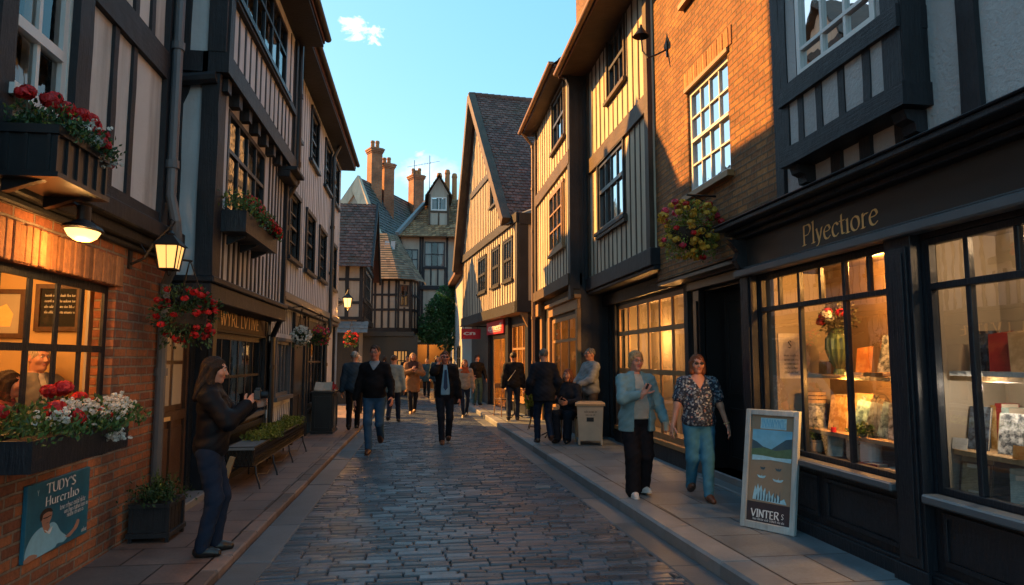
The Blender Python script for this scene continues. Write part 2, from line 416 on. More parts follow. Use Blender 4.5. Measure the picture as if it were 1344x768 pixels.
def chimney(parent, cx, cy, z0, z1, sx, sy, pots=2, mat='brick_far', rot=0, potmat='arch_brick'):
    F = Fr((cx, cy), (math.cos(rot), math.sin(rot)), (math.sin(rot), -math.cos(rot)))
    mb = MB()
    mb.box(F, -sx/2, sx/2, z0, z1-.30, -sy/2, sy/2)
    for k, (e, a, b) in enumerate(((.03, z1-.30, z1-.22), (.07, z1-.22, z1-.12), (.10, z1-.12, z1-.05), (.04, z1-.05, z1))):
        mb.box(F, -sx/2-e, sx/2+e, a, b, -sy/2-e, sy/2+e)
    c = mb.build('chimney', M[mat], parent)
    for i in range(pots):
        u = (i-(pots-1)/2)*sx/max(pots, 1)*.9; p = F.p(u, z1, 0)
        m2 = MB(); h = rnd.uniform(.32, .5); m2.lathe(p, [(0, 0), (.11, 0), (.10, h*.7), (.12, h*.72), (.12, h*.8), (.10, h), (.075, h), (.07, h-.1), (0, h-.1)], 12)
        m2.build('chimney_pot', M[potmat], c, smooth=False)
    return c

# ------------------------------------------------------------------ foliage
def leaf(mb, p, s, d=None, asp=.55):
    d = d or Vector((rnd.gauss(0, 1), rnd.gauss(0, 1), rnd.gauss(0, 1)+.3))
    d = d.normalized(); a = d.cross(Vector((rnd.gauss(0, 1), rnd.gauss(0, 1), rnd.gauss(0, 1)))); a = a.normalized()
    s *= rnd.uniform(.65, 1.3); p = Vector(p); mb.ct = rnd.random(); n = d.cross(a)*s*.12
    mb.face([p, p+d*s*.5+a*s*asp*.5+n, p+d*s, p+d*s*.5-a*s*asp*.5+n])
def flower_ball(mb, p, r, n=30, ps=.018):
    p = Vector(p)
    for i in range(n):
        d = Vector((rnd.gauss(0, 1), rnd.gauss(0, 1), rnd.gauss(0, 1)+.25)).normalized()
        q = p+Vector((d.x*r, d.y*r, d.z*r*.7)); a = d.cross(Vector((.3, .5, .8))).normalized(); b = d.cross(a); mb.ct = rnd.random()
        k = rnd.random()*6.28; t = ps*rnd.uniform(.7, 1.2)
        ps_ = [q+(a*math.cos(k+j*math.pi*2/5)+b*math.sin(k+j*math.pi*2/5))*t+d*rnd.uniform(-.2, .4)*t for j in range(5)]
        mb.face(ps_)
def spread(mb, n, fn, s, **k):
    for i in range(n): leaf(mb, fn(), s, **k)
def in_ell(c, r, shell=.35):
    while 1:
        d = Vector((rnd.uniform(-1, 1), rnd.uniform(-1, 1), rnd.uniform(-1, 1)))
        if shell < d.length <= 1: return Vector((c[0]+d.x*r[0], c[1]+d.y*r[1], c[2]+d.z*r[2]))

def hanging_basket(name, c, r, label, group, leafm, flowers, n=900, fn=26, hook=.35, fr=.035, seed=1, squash=1.0, ls=.04):
    """moss ball of leaves and blooms on three chains; origin at the ball's bottom"""
    rnd.seed(seed)
    t = thing(name, (c[0], c[1], c[2]-r), label, 'hanging basket', group)
    mb = MB(); lumps = [(in_ell(c, (r*.7, r*.7, r*.7*squash), 0), r*rnd.uniform(.35, .55)) for _ in range(14)]
    for i in range(n):
        q, rr = rnd.choice(lumps); p = in_ell(q, (rr, rr, rr*squash), .6)
        leaf(mb, p, ls, (p-Vector(c))+Vector((rnd.gauss(0, .1), rnd.gauss(0, .1), rnd.gauss(0, .1)-.03)))
    for i in range(n//12):
        a = rnd.random()*6.28; q = Vector((c[0]+math.cos(a)*r*.75, c[1]+math.sin(a)*r*.75, c[2]-r*squash*rnd.uniform(.3, 1.12))); leaf(mb, q, ls*1.1, Vector((math.cos(a), math.sin(a), -1.2)))
    mb.build('foliage', M[leafm], t)
    for k, (mn, pm, cnt) in enumerate(flowers):
        m2 = MB()
        for i in range(cnt):
            d = Vector((rnd.gauss(0, 1), rnd.gauss(0, 1), rnd.gauss(0, 1)*squash)).normalized()*r*rnd.uniform(.9, 1.06)
            flower_ball(m2, Vector(c)+d, fr*rnd.uniform(.7, 1.25), fn)
        m2.build(mn, M[pm], t)
    b = MB(); b.lathe((c[0], c[1], c[2]-r*.72), [(0, 0), (r*.35, .03), (r*.58, r*.35), (r*.66, r*.72)], 14); b.build('basket_liner', M['soil'], t)
    ch = MB(); top = (c[0], c[1], c[2]+r*squash+hook)
    for k in range(3):
        a = k*2.09+.4; ch.tube([(c[0]+math.cos(a)*r*.66, c[1]+math.sin(a)*r*.66, c[2]), top], .005, 4)
    ch.build('chain', M['iron'], t)
    return t

def window_box(name, F, u0, u1, z0, z1, w0, w1, label, boxmat, reds, whites, leafh, leafm='leaf_mid', n=1500, seed=1, panelled=False, brackets=(), ls=.045, redr=(.05, .085), trail=.15, lime=0):
    rnd.seed(seed)
    t = thing(name, F.p((u0+u1)/2, z0, (w0+w1)/2), label, 'flower box', 'flower boxes on the house fronts')
    mb = MB(); th = .025
    mb.box(F, u0, u1, z0, z0+th, w0, w1); mb.box(F, u0, u1, z0+th, z1, w1-th, w1); mb.box(F, u0, u1, z0+th, z1, w0, w0+th); mb.box(F, u0, u0+th, z0+th, z1, w0+th, w1-th); mb.box(F, u1-th, u1, z0+th, z1, w0+th, w1-th)
    if panelled:
        mb.box(F, u0-.02, u1+.02, z1-.05, z1-.002, w1+.001, w1+.022); mb.box(F, u0-.02, u1+.02, z0-.03, z0-.001, w0, w1+.03)
        k = max(3, round((u1-u0)/.11))
        for i in range(k+1):
            u = u0+(u1-u0)*i/k; mb.box(F, u-.009, u+.009, z0+.002, z1-.055, w1+.001, w1+.014)
        for w in (w0+.05, (w0+w1)/2, w1-.03): mb.box(F, u0-.014, u0-.001, z0+.002, z1-.052, w-.009, w+.009)
        mb.box(F, u0-.022, u0-.001, z1-.05, z1-.002, w0, w1+.02)
    mb.build('box', M[boxmat], t)
    s = MB(); s.quadF(Fr(F.o, F.u, F.w), u0, u0, 0, 0, 0); s.face([F.p(u0+th, z1-.03, w0+th), F.p(u1-th, z1-.03, w0+th), F.p(u1-th, z1-.03, w1-th), F.p(u0+th, z1-.03, w1-th)]); s.build('soil', M['soil'], t)
    if brackets:
        for u in brackets:
            b = MB(); b.poly(Fr(F.p(u, 0)[:2], F.w, F.u), [(w0, z0-.01), (w1-.06, z0-.01), (w1-.08, z0-.03), ((w0+w1)/2, z0-.05), (w0+.04, z0-.09), (w0, z0-.10)], .025, .05); b.build('bracket', M[boxmat], t)
    lf = MB(); lm = MB()
    mids = [(u0+(u1-u0)*rnd.uniform(-.02, 1.02), rnd.uniform(.35, 1)) for _ in range(12)]
    for i in range(n):
        cu, ch = rnd.choice(mids); u = cu+rnd.gauss(0, (u1-u0)*.07); ww = rnd.uniform(w0, w1+.09)
        over = max(0, ww-w1)/.09
        zz = z1+rnd.uniform(-.02, 1)*leafh*ch*(1-over*.5)-over*rnd.random()*trail
        leaf(lm if (lime and rnd.random() < lime) else lf, F.p(u, zz, ww), ls, Vector(F.p(0, 1, rnd.uniform(-.3, .9)))-Vector(F.p(0, 0, 0))+Vector((rnd.gauss(0, .7), rnd.gauss(0, .7), rnd.gauss(0, .5))))
    lf.build('foliage', M[leafm], t)
    if lime: lm.build('light_foliage', M['leaf_lime'], t)
    fr = MB(); st = MB()
    for (fu, fz, fw) in reds:
        p = F.p(u0+(u1-u0)*fu, z1+fz, w0+(w1-w0)*fw); r_ = rnd.uniform(*redr); flower_ball(fr, p, r_, 90, .021)
        flower_ball(fr, (p[0]+rnd.uniform(-.03, .03), p[1]+rnd.uniform(-.04, .04), p[2]-.02), r_*.8, 50, .02)
        st.tube([(p[0], p[1], z1-.03), p], .005, 4)
    if reds: fr.build('red_flowers', M['red_petal'], t); st.build('flower_stalks', M['stalk'], t)
    if whites:
        wf = MB()
        for (fu, fz, fw, rr, cnt) in whites:
            for i in range(cnt):
                p = F.p(u0+(u1-u0)*fu+rnd.gauss(0, rr), z1+fz+rnd.gauss(0, rr*.45), w0+(w1-w0)*fw+rnd.gauss(0, .04)); flower_ball(wf, p, .012, 7, .009)
        wf.build('white_flowers', M['white_petal'], t)
    return t

# ------------------------------------------------------------------ lettering (broad-nib strokes)
def cr(pts, n=7):
    if len(pts) < 3: return pts
    P = [pts[0]]+list(pts)+[pts[-1]]; out = []
    for i in range(1, len(P)-2):
        p0, p1, p2, p3 = P[i-1:i+3]
        for k in range(n):
            t = k/n; out.append(tuple(.5*((2*p1[j])+(-p0[j]+p2[j])*t+(2*p0[j]-5*p1[j]+4*p2[j]-p3[j])*t*t+(-p0[j]+3*p1[j]-3*p2[j]+p3[j])*t**3) for j in (0, 1)))
    return out+[pts[-1]]
# glyph: advance, strokes. L = straight, C = curve
GL = {
 'P': (.62, ['L .12 0 .12 1', 'C .12 .98 .45 1 .56 .77 .42 .52 .14 .48', 'L .02 0 .24 0']),
 'l': (.30, ['L .14 0 .14 1.08', 'L .04 0 .24 0', 'L .06 1.04 .14 1.08']), 'i': (.28, ['L .13 0 .13 .64', 'L .05 0 .22 0', 'L .06 .6 .13 .64']),
 'y': (.46, ['L .06 .64 .22 .04', 'C .40 .64 .30 .3 .16 -.12 .04 -.2']), 'e': (.52, ['C .09 .36 .3 .38 .44 .46 .36 .64 .2 .62 .07 .4 .12 .1 .28 0 .46 .12']),
 'c': (.46, ['C .41 .52 .28 .64 .12 .52 .07 .3 .14 .06 .28 0 .42 .1']), 't': (.36, ['C .16 .92 .16 .3 .19 .05 .32 .03', 'L .03 .64 .32 .64']),
 'o': (.56, ['C .28 .64 .12 .54 .07 .32 .14 .08 .28 0 .43 .1 .49 .32 .43 .56 .28 .64']), 'r': (.42, ['L .13 0 .13 .64', 'L .05 0 .23 0', 'C .14 .46 .24 .6 .38 .6']),
 'u': (.52, ['C .11 .64 .11 .2 .2 .03 .34 .06 .42 .2', 'L .42 .64 .42 0']), 'n': (.52, ['L .12 0 .12 .64', 'C .13 .45 .25 .62 .38 .58 .42 .4 .42 0']), 's': (.4, ['C .34 .55 .2 .64 .09 .52 .2 .34 .33 .18 .22 .01 .06 .08']),
 'a': (.5, ['C .4 .56 .25 .64 .1 .45 .1 .15 .22 0 .4 .2', 'L .42 .64 .42 0']), 'h': (.52, ['L .12 0 .12 1.08', 'C .13 .45 .25 .62 .38 .58 .42 .4 .42 0']),
 'V': (.66, ['L .05 1 .32 0', 'L .6 1 .32 0']), 'I': (.3, ['L .15 0 .15 1', 'L .05 0 .25 0', 'L .05 1 .25 1']), 'N': (.68, ['L .1 0 .1 1', 'L .1 1 .56 0', 'L .56 0 .56 1']),
 'T': (.62, ['L .3 0 .3 1', 'L .03 .98 .58 .98', 'L .03 .98 .03 .88', 'L .58 .98 .58 .88']), 'E': (.54, ['L .12 0 .12 1', 'L .12 .98 .46 .98', 'L .12 .5 .4 .5', 'L .12 .01 .48 .01']),
 'R': (.62, ['L .12 0 .12 1', 'C .12 .98 .42 1 .52 .78 .38 .54 .14 .5', 'L .3 .5 .58 0']), 'S': (.52, ['C .44 .85 .28 1 .1 .84 .22 .55 .43 .3 .3 .02 .07 .12']), 'L': (.5, ['L .12 0 .12 1', 'L .12 .01 .46 .01']),
 'D': (.66, ['L .12 0 .12 1', 'C .1 .98 .42 1 .57 .62 .52 .15 .3 0 .1 .01']), 'U': (.64, ['C .1 1 .1 .3 .22 .02 .44 .02 .54 .3 .54 1']), 'H': (.66, ['L .12 0 .12 1', 'L .54 0 .54 1', 'L .12 .5 .54 .5']),
 'W': (.9, ['L .04 1 .24 0', 'L .24 0 .43 1', 'L .43 1 .62 0', 'L .62 0 .84 1']), 'Y': (.62, ['L .04 1 .3 .5', 'L .57 1 .3 .5', 'L .3 .5 .3 0']), 'K': (.62, ['L .12 0 .12 1', 'L .55 1 .14 .45', 'L .28 .6 .58 0']), 'A': (.66, ['L .03 0 .32 1', 'L .32 1 .62 0', 'L .14 .36 .5 .36']),
 "'": (.2, ['L .1 1 .08 .8']), ' ': (.35, []), '!': (.26, ['L .13 1 .13 .3', 'L .13 .1 .13 0']), '.': (.2, ['L .09 0 .11 .06']),
}
def lettering(mb, F, text, u0, z0, h, w, width=None, nib=.13, ang=.45, flip=1, slope=0.0, flat=.035):
    """nib-drawn letters on the plane w of F, h = capital height; flip -1 writes towards -u"""
    adv = sum(GL[ch][0] for ch in text); sx = (width/(adv*h)) if width else 1.0
    x = 0; k = 0
    nx, ny = math.cos(ang)*nib/2, math.sin(ang)*nib/2
    for ch in text:
        a, strokes = GL[ch]
        for s in strokes:
            t = s.split(); q = [float(v) for v in t[1:]]; pts = list(zip(q[::2], q[1::2]))
            if t[0] == 'C': pts = cr(pts)
            for p, r_ in zip(pts, pts[1:]):
                dx, dy = r_[0]-p[0], r_[1]-p[1]; L = math.hypot(dx, dy) or 1
                mx, my = nx, ny
                if abs(dx*ny-dy*nx)/L < flat/2:            # never thinner than a hairline
                    mx, my = -dy/L*flat*.7, dx/L*flat*.7
                ex, ey = dx/L*.02, dy/L*.02
                Q = [(p[0]-ex-mx, p[1]-ey-my), (r_[0]+ex-mx, r_[1]+ey-my), (r_[0]+ex+mx, r_[1]+ey+my), (p[0]-ex+mx, p[1]-ey+my)]
                k += 1
                mb.face([F.p(u0+flip*(x+c[0])*h*sx, z0+c[1]*h+slope*(x+c[0])*h*sx, w+(k % 40)*.00005) for c in Q])
        x += a
def scribble(mb, F, u0, u1, z, h, w, flip=1, seed=0, gap=.35):
    """a line of small hand-written text"""
    r_ = random.Random(seed); u = u0; k = 0
    while u < u1:
        n = r_.randint(3, 7); L = h*.55
        for i in range(n):
            if u > u1: break
            ch = r_.choice('aeucnosrithl')
            lettering(mb, F, ch, u0+flip*(u-u0), z, h, w, nib=.12)
            u += GL[ch][0]*h
        u += h*gap
# ------------------------------------------------------------------ ground, road, pavements
def xl(y): return -1.43+.0095*(y-4) if y < 24 else -1.24-.02*(y-24)      # left kerb line
def xr(y): return 2.17-.0345*(y-4.4) if y < 24 else 1.494+.0*(y-24)      # right kerb line
M['sett'] = None
def sett_mat():
    m, nt, b = new_mat('worn road setts'); vo = coord(nt)
    n1 = noise(nt, vo, .7, 4); n2 = noise(nt, vo, 45, 4, .7); n3 = noise(nt, vo, 5, 3)
    c = mixc(nt, n1, (.050, .070, .094), (.082, .102, .126)); c = tint_mul(nt, c, .45)
    c = mixc(nt, 1, c, ramp(nt, n2, [(.3, (.7,)*3), (.7, (1.25,)*3)]), 'MULTIPLY')
    nt.links.new(c, b.inputs['Base Color'])
    nt.links.new(math_n(nt, 'MULTIPLY_ADD', n3, .34, .15), b.inputs['Roughness'])
    p = bump(nt, None, n2, .5, .004); bump(nt, b, n3, .5, .008, p)
    return m
M['sett'] = sett_mat()
M['joint'] = plain('dark joint grit', (.016, .017, .018), .95, .4, 30, 90, .004)
M['slab_left'] = slab_mat('reddish paving slabs', (.20, .14, .12), (.15, .12, .11), (.04, .03, .026), .62, .46, .008, .62)
M['slab_right'] = slab_mat('grey paving slabs', (.155, .195, .222), (.118, .15, .172), (.035, .035, .036), .95, .62, .007, .55)
M['kerb'] = plain('kerb stone', (.15, .168, .18), .6, .35, 5, 50, .004, tint=.25)
M['kerb_red'] = plain('brick edging', (.15, .115, .10), .7, .35, 8, 50, .004, tint=.35)
M['gutter_stone'] = plain('gutter stone', (.085, .105, .122), .5, .35, 4, 50, .005, tint=.2)
M['earth'] = plain('ground', (.08, .075, .07), .9, .3, 1, 10, .01)

g = MB(); g.face([(-300, -120, -.16), (300, -120, -.16), (300, 500, -.16), (-300, 500, -.16)]); tag(g.build('ground', M['earth']), kind='structure')

rnd.seed(5)
b = MB(); ys = [-4+1.5*i for i in range(30)]
for y0, y1 in zip(ys, ys[1:]): b.face([(xl(y0)-.05, y0, -.022), (xr(y0)+.05, y0, -.022), (xr(y1)+.05, y1, -.022), (xl(y1)-.05, y1, -.022)])
b.build('road_bed', M['joint']); tag(bpy.data.objects['road_bed'], kind='structure')
s = MB(); y = 2.6
while y < 36:
    d = rnd.uniform(.082, .108)*(1 if y < 18 else 1.25); x = xl(y)+.30-rnd.uniform(0, .02); xe = xr(y)-.27
    wav = [(rnd.uniform(-.012, .012)) for _ in range(40)]
    while x < xe-.04:
        L = min(rnd.choice((.19, .23, .27, .33))*rnd.uniform(.85, 1.15), xe-x); g_ = .002; h = rnd.uniform(-.006, .004)
        tl = rnd.uniform(-.003, .003); tw = rnd.uniform(-.003, .003); e = .011; dy = .010*math.sin(x*2.3+y*1.1)+.004*math.sin(x*9+y*5); s.ct = rnd.random()
        x0, x1, y0, y1 = x+g_, x+L-g_, y+dy+.006, y+dy+d-.006
        T = [(x0+e, y0+e, h-tl-tw), (x1-e, y0+e, h+tl-tw), (x1-e, y1-e, h+tl+tw), (x0+e, y1-e, h-tl+tw)]
        B = [(x0, y0, -.021), (x1, y0, -.021), (x1, y1, -.021), (x0, y1, -.021)]; Mid = [(x0+.003, y0+.003, h-.008), (x1-.003, y0+.003, h-.008), (x1-.003, y1-.003, h-.008), (x0+.003, y1-.003, h-.008)]
        s.face(T)
        for k in range(4):
            k2 = (k+1) % 4; s.face([Mid[k], Mid[k2], T[k2], T[k]]); s.face([B[k], B[k2], Mid[k2], Mid[k]])
        x += L
    y += d
s.ct = .5
tag(s.build('road', M['sett']), kind='structure')
def strip(name, fx0, fx1, z0, z1, mat, L, gap=.006, bev=.012, yA=1.5, yB=36.):
    m = MB(); y = yA
    while y < yB:
        l = L*rnd.uniform(.85, 1.15); a, c = y+gap/2, y+l-gap/2; h = rnd.uniform(-.003, .003); m.ct = rnd.random()
        B = [(fx0(a), a, z0), (fx1(a), a, z0), (fx1(c), c, z0), (fx0(c), c, z0)]
        Md = [(p[0], p[1], z1-bev+h) for p in B]
        T = [(fx0(a)+bev, a+bev*.5, z1+h), (fx1(a)-bev, a+bev*.5, z1+h), (fx1(c)-bev, c-bev*.5, z1+h), (fx0(c)+bev, c-bev*.5, z1+h)]
        m.face(T)
        for k in range(4):
            k2 = (k+1) % 4; m.face([B[k], B[k2], Md[k2], Md[k]]); m.face([Md[k], Md[k2], T[k2], T[k]])
        y += l
    return tag(m.build(name, M[mat]), kind='structure')
strip('gutter_left', lambda y: xl(y)+.004, lambda y: xl(y)+.295, -.02, -.006, 'gutter_stone', 1.1)
strip('gutter_right', lambda y: xr(y)-.265, lambda y: xr(y)-.004, -.02, -.004, 'gutter_stone', 1.2)
strip('kerb_left', lambda y: xl(y)-.135, lambda y: xl(y), -.05, .05, 'kerb_red', .42)
strip('kerb_right', lambda y: xr(y), lambda y: xr(y)+.26, -.05, .10, 'kerb', 1.15, bev=.02)
def pave(name, fa, fb, z, mat, rot=False):
    m = MB(); ys = [-3+1.0*i for i in range(40)]
    for y0, y1 in zip(ys, ys[1:]): m.face([(fa(y0), y0, z), (fb(y0), y0, z), (fb(y1), y1, z), (fa(y1), y1, z)], [(fa(y0), y0), (fb(y0), y0), (fb(y1), y1), (fa(y1), y1)])
    tag(m.build(name, M[mat]), kind='structure')
pave('pavement_left', lambda y: -4.0, lambda y: xl(y)-.138, .046, 'slab_left')
pave('pavement_right', lambda y: xr(y)+.262, lambda y: 5.5, .096, 'slab_right')

# ------------------------------------------------------------------ shared house pieces
def shell(mb, X, xb, y0, y1, z0, z1):
    """end walls, back and top of a house behind its street front"""
    for y in (y0, y1): mb.face([(X, y, z0), (xb, y, z0), (xb, y, z1), (X, y, z1)], [(X, z0), (xb, z0), (xb, z1), (X, z1)])
    mb.face([(xb, y0, z0), (xb, y1, z0), (xb, y1, z1), (xb, y0, z1)], [(y0, z0), (y1, z0), (y1, z1), (y0, z1)])
def roof(parent, xe, xr_, xb, y0, y1, ze, zr, mat, over=.0):
    """street-side and back slopes with a ridge along the street, plus gable ends"""
    U = (0, y1-y0, 0); m = MB()
    V = (xr_-xe, 0, zr-ze); n = Vector(V).length
    m.tiles((xe, y0, ze), U, V, max(6, int((y1-y0)/.22)), max(6, int(n/.16)))
    th = .07; m.face([(xe, y0, ze-th), (xe, y1, ze-th), (xr_, y1, zr-th), (xr_, y0, zr-th)])
    m.face([(xe, y0, ze-th), (xe, y1, ze-th), (xe, y1, ze+.01), (xe, y0, ze+.01)])
    m.face([(xr_, y0, zr), (xr_, y1, zr), (xb, y1, ze), (xb, y0, ze)], [(0, 0), (3, 0), (3, 3), (0, 3)])
    for y in (y0+.02, y1-.02): m.face([(xe, y, ze-th), (xb, y, ze-th), (xr_, y, zr)])
    return m.build('roof', M[mat], parent)

# ================================================================== LEFT ROW
# ---- brick pub with half-timbered upper floor
T = thing('brick_pub', (-2.42, 4.3, .046), 'red brick pub with a half-timbered tan upper floor and amber-lit window', 'pub')
F = FL(-2.42); F2 = FL(-2.32); rooms = MB()
hole = (3.30, 5.82, 1.1, 2.13)
m = MB(); m.wall(F, 1.2, 6.84, -.1, 2.55, 0, [hole], .16); shell(m, -2.42, -7, 1.2, 6.84, -.1, 2.6); m.build('brick_wall', M['brick_pub'], T)
m = MB(); rnd.seed(3)
for i in range(37):
    u = 3.18+i*.0735; m.ct = rnd.random(); m.box(F, u+.004, u+.069, 2.132+rnd.uniform(0, .006), 2.37+rnd.uniform(-.008, .008), -.1, .014+rnd.uniform(0, .012))
m.build('brick_arch', M['arch_brick'], T, bevel=.006)
window(F, T, 3.3, 5.82, 1.1, 2.13, -.02, 7, 2, 'navy', .05, .06, .05, False, True, 0, None, 0, glass='shop_glass', row_at=[1.63], dep=.011)
m = MB()
for q in ([(-2.62, 2.6, .05), (-2.62, 6.6, .05), (-4.3, 6.6, .05), (-4.3, 2.6, .05)], [(-4.3, 2.6, .05), (-4.3, 6.6, .05), (-4.3, 6.6, 2.5), (-4.3, 2.6, 2.5)], [(-2.62, 6.6, .05), (-4.3, 6.6, .05), (-4.3, 6.6, 2.5), (-2.62, 6.6, 2.5)],
          [(-2.62, 2.6, .05), (-4.3, 2.6, .05), (-4.3, 2.6, 2.5), (-2.62, 2.6, 2.5)], [(-2.62, 2.6, 2.5), (-2.62, 6.6, 2.5), (-4.3, 6.6, 2.5), (-4.3, 2.6, 2.5)]): m.face(q)
m.build('bar_room', M['room_warm'], T)
m = MB(); m.box(FL(-2.64), 5.88, 6.2, 1.0, 2.2, -.02, .0); m.build('curtain', M['cream_paint'], T)
m = MB()
m.box(F, 1.2, 6.84, 2.51, 2.60, .002, .10); m.box(F, 1.2, 6.84, 2.6, 2.74, .002, .17); m.box(F, 1.2, 6.84, 2.46, 2.508, .002, .05)
m.build('jetty_beam', M['black_timber'], T, bevel=.012)
m = MB(); w_up = (4.06, 4.68, 3.08, 4.42)
m.wall(F2, 1.2, 6.42, 2.742, 6.6, 0, [w_up], .12); shell(m, -2.32, -7, 1.2, 6.42, 2.74, 6.6); m.build('plaster_wall', M['plaster_tan'], T)
m = MB()
m.beam(F2, 4.79, 2.74, 4.79, 6.6, .19, -.02, .05); m.beam(F2, 3.96, 2.74, 3.96, 6.6, .15, -.02, .045); m.beam(F2, 6.33, 2.74, 6.33, 6.6, .14, -.02, .05)
m.beam(F2, 4.89, 4.17, 6.26, 4.17, .25, -.02, .046); m.beam(F2, 1.3, 4.62, 4.7, 4.62, .22, -.02, .03)
for u in (5.30, 5.62, 5.95): m.beam(F2, u, 4.30, u, 6.6, .075, -.02, .025)
for u in (5.30, 5.64): m.beam(F2, u, 2.742, u, 4.04, .075, -.02, .025)
for u in (2.0, 2.7, 3.3): m.beam(F2, u, 2.742, u, 6.6, .1, -.02, .03)
m.beam(F2, 1.3, 2.83, 3.88, 2.83, .14, -.02, .03); m.beam(F2, 4.9, 2.79, 6.26, 2.79, .08, -.02, .035)
m.build('timber_frame', M['black_timber'], T)
window(F2, T, 4.06, 4.68, 3.08, 4.42, 0, 2, 2, 'white_frame', .04, .055, .035, True, True, .3, rooms, row_at=[3.5])
rooms.build('room_interior', M['dark_room'], T); roof(T, -2.0, -4.6, -7.2, 1.2, 6.5, 6.62, 9.2, 'tile_purple')
pipe(T, [(-2.37, 6.72, .05), (-2.37, 6.72, 2.25), (-2.18, 6.45, 2.48), (-2.18, 6.36, 2.78), (-2.225, 6.34, 3.0), (-2.225, 6.34, 6.5)], .045)

# ---- black and white jettied house with the shopfront
T = thing('jettied_house', (-2.4, 8.9, .046), 'black and white timber-framed house with two jettied floors beside the brick pub', 'house')
rooms = MB(); F = FL(-2.4); Fd = FL(-2.52); F1 = FL(-2.10); F2 = FL(-2.0); FA = FC(7.02); FB_ = FC(6.98)
m = MB(); m.wall(Fd, 6.9, 8.2, -.1, 2.3, 0, [(7.12, 8.02, .12, 2.02)], .12); m.box(F, 8.2, 11.0, -.1, .68, -.3, 0); m.wall(F, 8.16, 11.0, .68, 2.3, 0, [(8.36, 10.86, .80, 1.86)], .12)
m.face([(-2.52, 8.16, -.1), (-2.4, 8.16, -.1), (-2.4, 8.16, 2.3), (-2.52, 8.16, 2.3)]); shell(m, -2.5, -7, 6.95, 10.9, -.1, 6.5); m.build('ground_floor_wall', M['navy'], T)
d = MB(); d.box(Fd, 7.13, 8.01, .12, 2.01, -.09, -.05); 
for a, c in ((7.22, 7.52), (7.62, 7.92)): d.box(Fd, a, c, .25, .85, -.05, -.035)
for a, c, e, f in ((7.13, 7.19, .12, 2.01), (7.95, 8.01, .12, 2.01), (7.19, 7.95, .92, 1.02), (7.19, 7.95, .12, .22), (7.54, 7.6, .22, .92)): d.box(Fd, a, c, e, f, -.05, -.02)
D = d.build('door', M['wood_door'], T)
for a in (7.24, 7.6):
    g = MB(); g.box(Fd, a, a+.27, 1.08, 1.5, -.049, -.04); g.box(Fd, a, a+.27, 1.54, 1.96, -.049, -.04); g.build('door_panel_glass', M['cream_paint'], D)
g = MB(); g.box(Fd, 7.3, 7.5, .93, .97, -.02, -.012); g.build('letter_plate', M['gold'], D)
m = MB(); m.box(Fd, 7.0, 8.1, -.05, .12, .0, .22); m.build('door_step', M['kerb'], T, bevel=.01)
window(F, T, 8.36, 10.86, .80, 1.86, 0, 6, 2, 'navy', .03, .06, .035, False, True, 0, rooms, row_at=[1.33], dep=.014, glass='glass', sillmat='pipe')
m = MB(); m.box(F, 8.17, 8.32, -.02, 2.12, .002, .06); m.box(F, 10.87, 11.02, -.02, 2.12, .002, .06); m.box(F, 8.32, 10.87, -.02, .12, .002, .03); m.box(F, 8.32, 10.87, .6, .68, .002, .05); m.build('pilaster', M['navy'], T, bevel=.006)
m = MB(); m.box(F1, 7.0, 10.75, 2.30, 2.335, -.5, .02); m.box(F1, 6.98, 10.76, 2.12, 2.30, -.22, .06); m.box(F1, 6.97, 10.76, 2.303, 2.37, -.1, .085)
m.box(FA, -2.66, -2.20, 2.12, 2.30, -.1, .035); m.box(FA, -2.66, -2.03, 2.303, 2.37, -.1, .055)
m.build('jetty_beam', M['black_timber'], T, bevel=.012)
h1 = (7.55, 9.3, 3.12, 4.26); m = MB()
m.wall(F1, 7.02, 10.75, 2.37, 4.45, 0, [h1], .1); m.quadF(FA, -2.66, -2.10, 2.37, 4.45, 0); m.wall(F2, 6.98, 10.75, 4.62, 6.5, 0, [(7.25, 9.98, 5.38, 6.34)], .1); m.quadF(FB_, -2.66, -2.0, 4.62, 6.5, 0)
m.build('plaster_wall', M['plaster_grey'], T)
m = MB(); rnd.seed(8)
m.beam(FA, -2.12, 2.37, -2.12, 4.45, .17, -.02, .05); m.beam(FA, -2.47, 2.37, -2.47, 4.45, .17, -.02, .04); m.beam(FA, -2.62, 2.37, -2.62, 4.45, .1, -.02, .03)
m.beam(F1, 7.16, 2.37, 7.16, 4.45, .24, -.02, .05); m.beam(F1, 10.68, 2.37, 10.68, 4.45, .12, -.02, .05)
m.poly(FA, [(-2.64, 4.44), (-2.3, 4.44), (-2.34, 4.22), (-2.42, 4.02), (-2.5, 3.82), (-2.56, 3.6), (-2.64, 3.5)], .036, .05)
studs(m, F1, 7.34, 10.6, 2.37, 4.42, -.02, .010, .2, .055, [(h1[0]-.05, h1[1]+.05, 2.95, 4.4)])
m.beam(F1, 7.3, 3.06, 9.45, 3.06, .10, -.02, .05)
m.box(F2, 6.95, 10.76, 4.42, 4.63, -.2, .05); m.box(FB_, -2.66, -2.15, 4.42, 4.63, -.1, .03)
for i in range(9): u = 7.1+i*.44; m.box(F1, u, u+.13, 4.28, 4.418, -.05, .11)
m.tube([FA.p(-2.5, 4.3, .08), FA.p(-2.06, 4.36, .08)], .06, 8)
m.beam(FB_, -2.07, 4.63, -2.07, 6.5, .17, -.02, .04); m.beam(FB_, -2.37, 4.63, -2.37, 6.5, .08, -.02, .03); m.beam(FB_, -2.63, 4.63, -2.63, 6.5, .07, -.02, .03)
m.beam(F2, 7.08, 4.63, 7.08, 6.5, .16, -.02, .04); m.beam(F2, 10.66, 4.63, 10.66, 6.5, .14, -.02, .04); m.beam(F2, 7.16, 5.32, 10.6, 5.32, .09, -.02, .055)
studs(m, F2, 7.2, 10.55, 4.64, 6.45, -.02, .008, .25, .045, [(7.2, 10.05, 5.3, 6.45)])
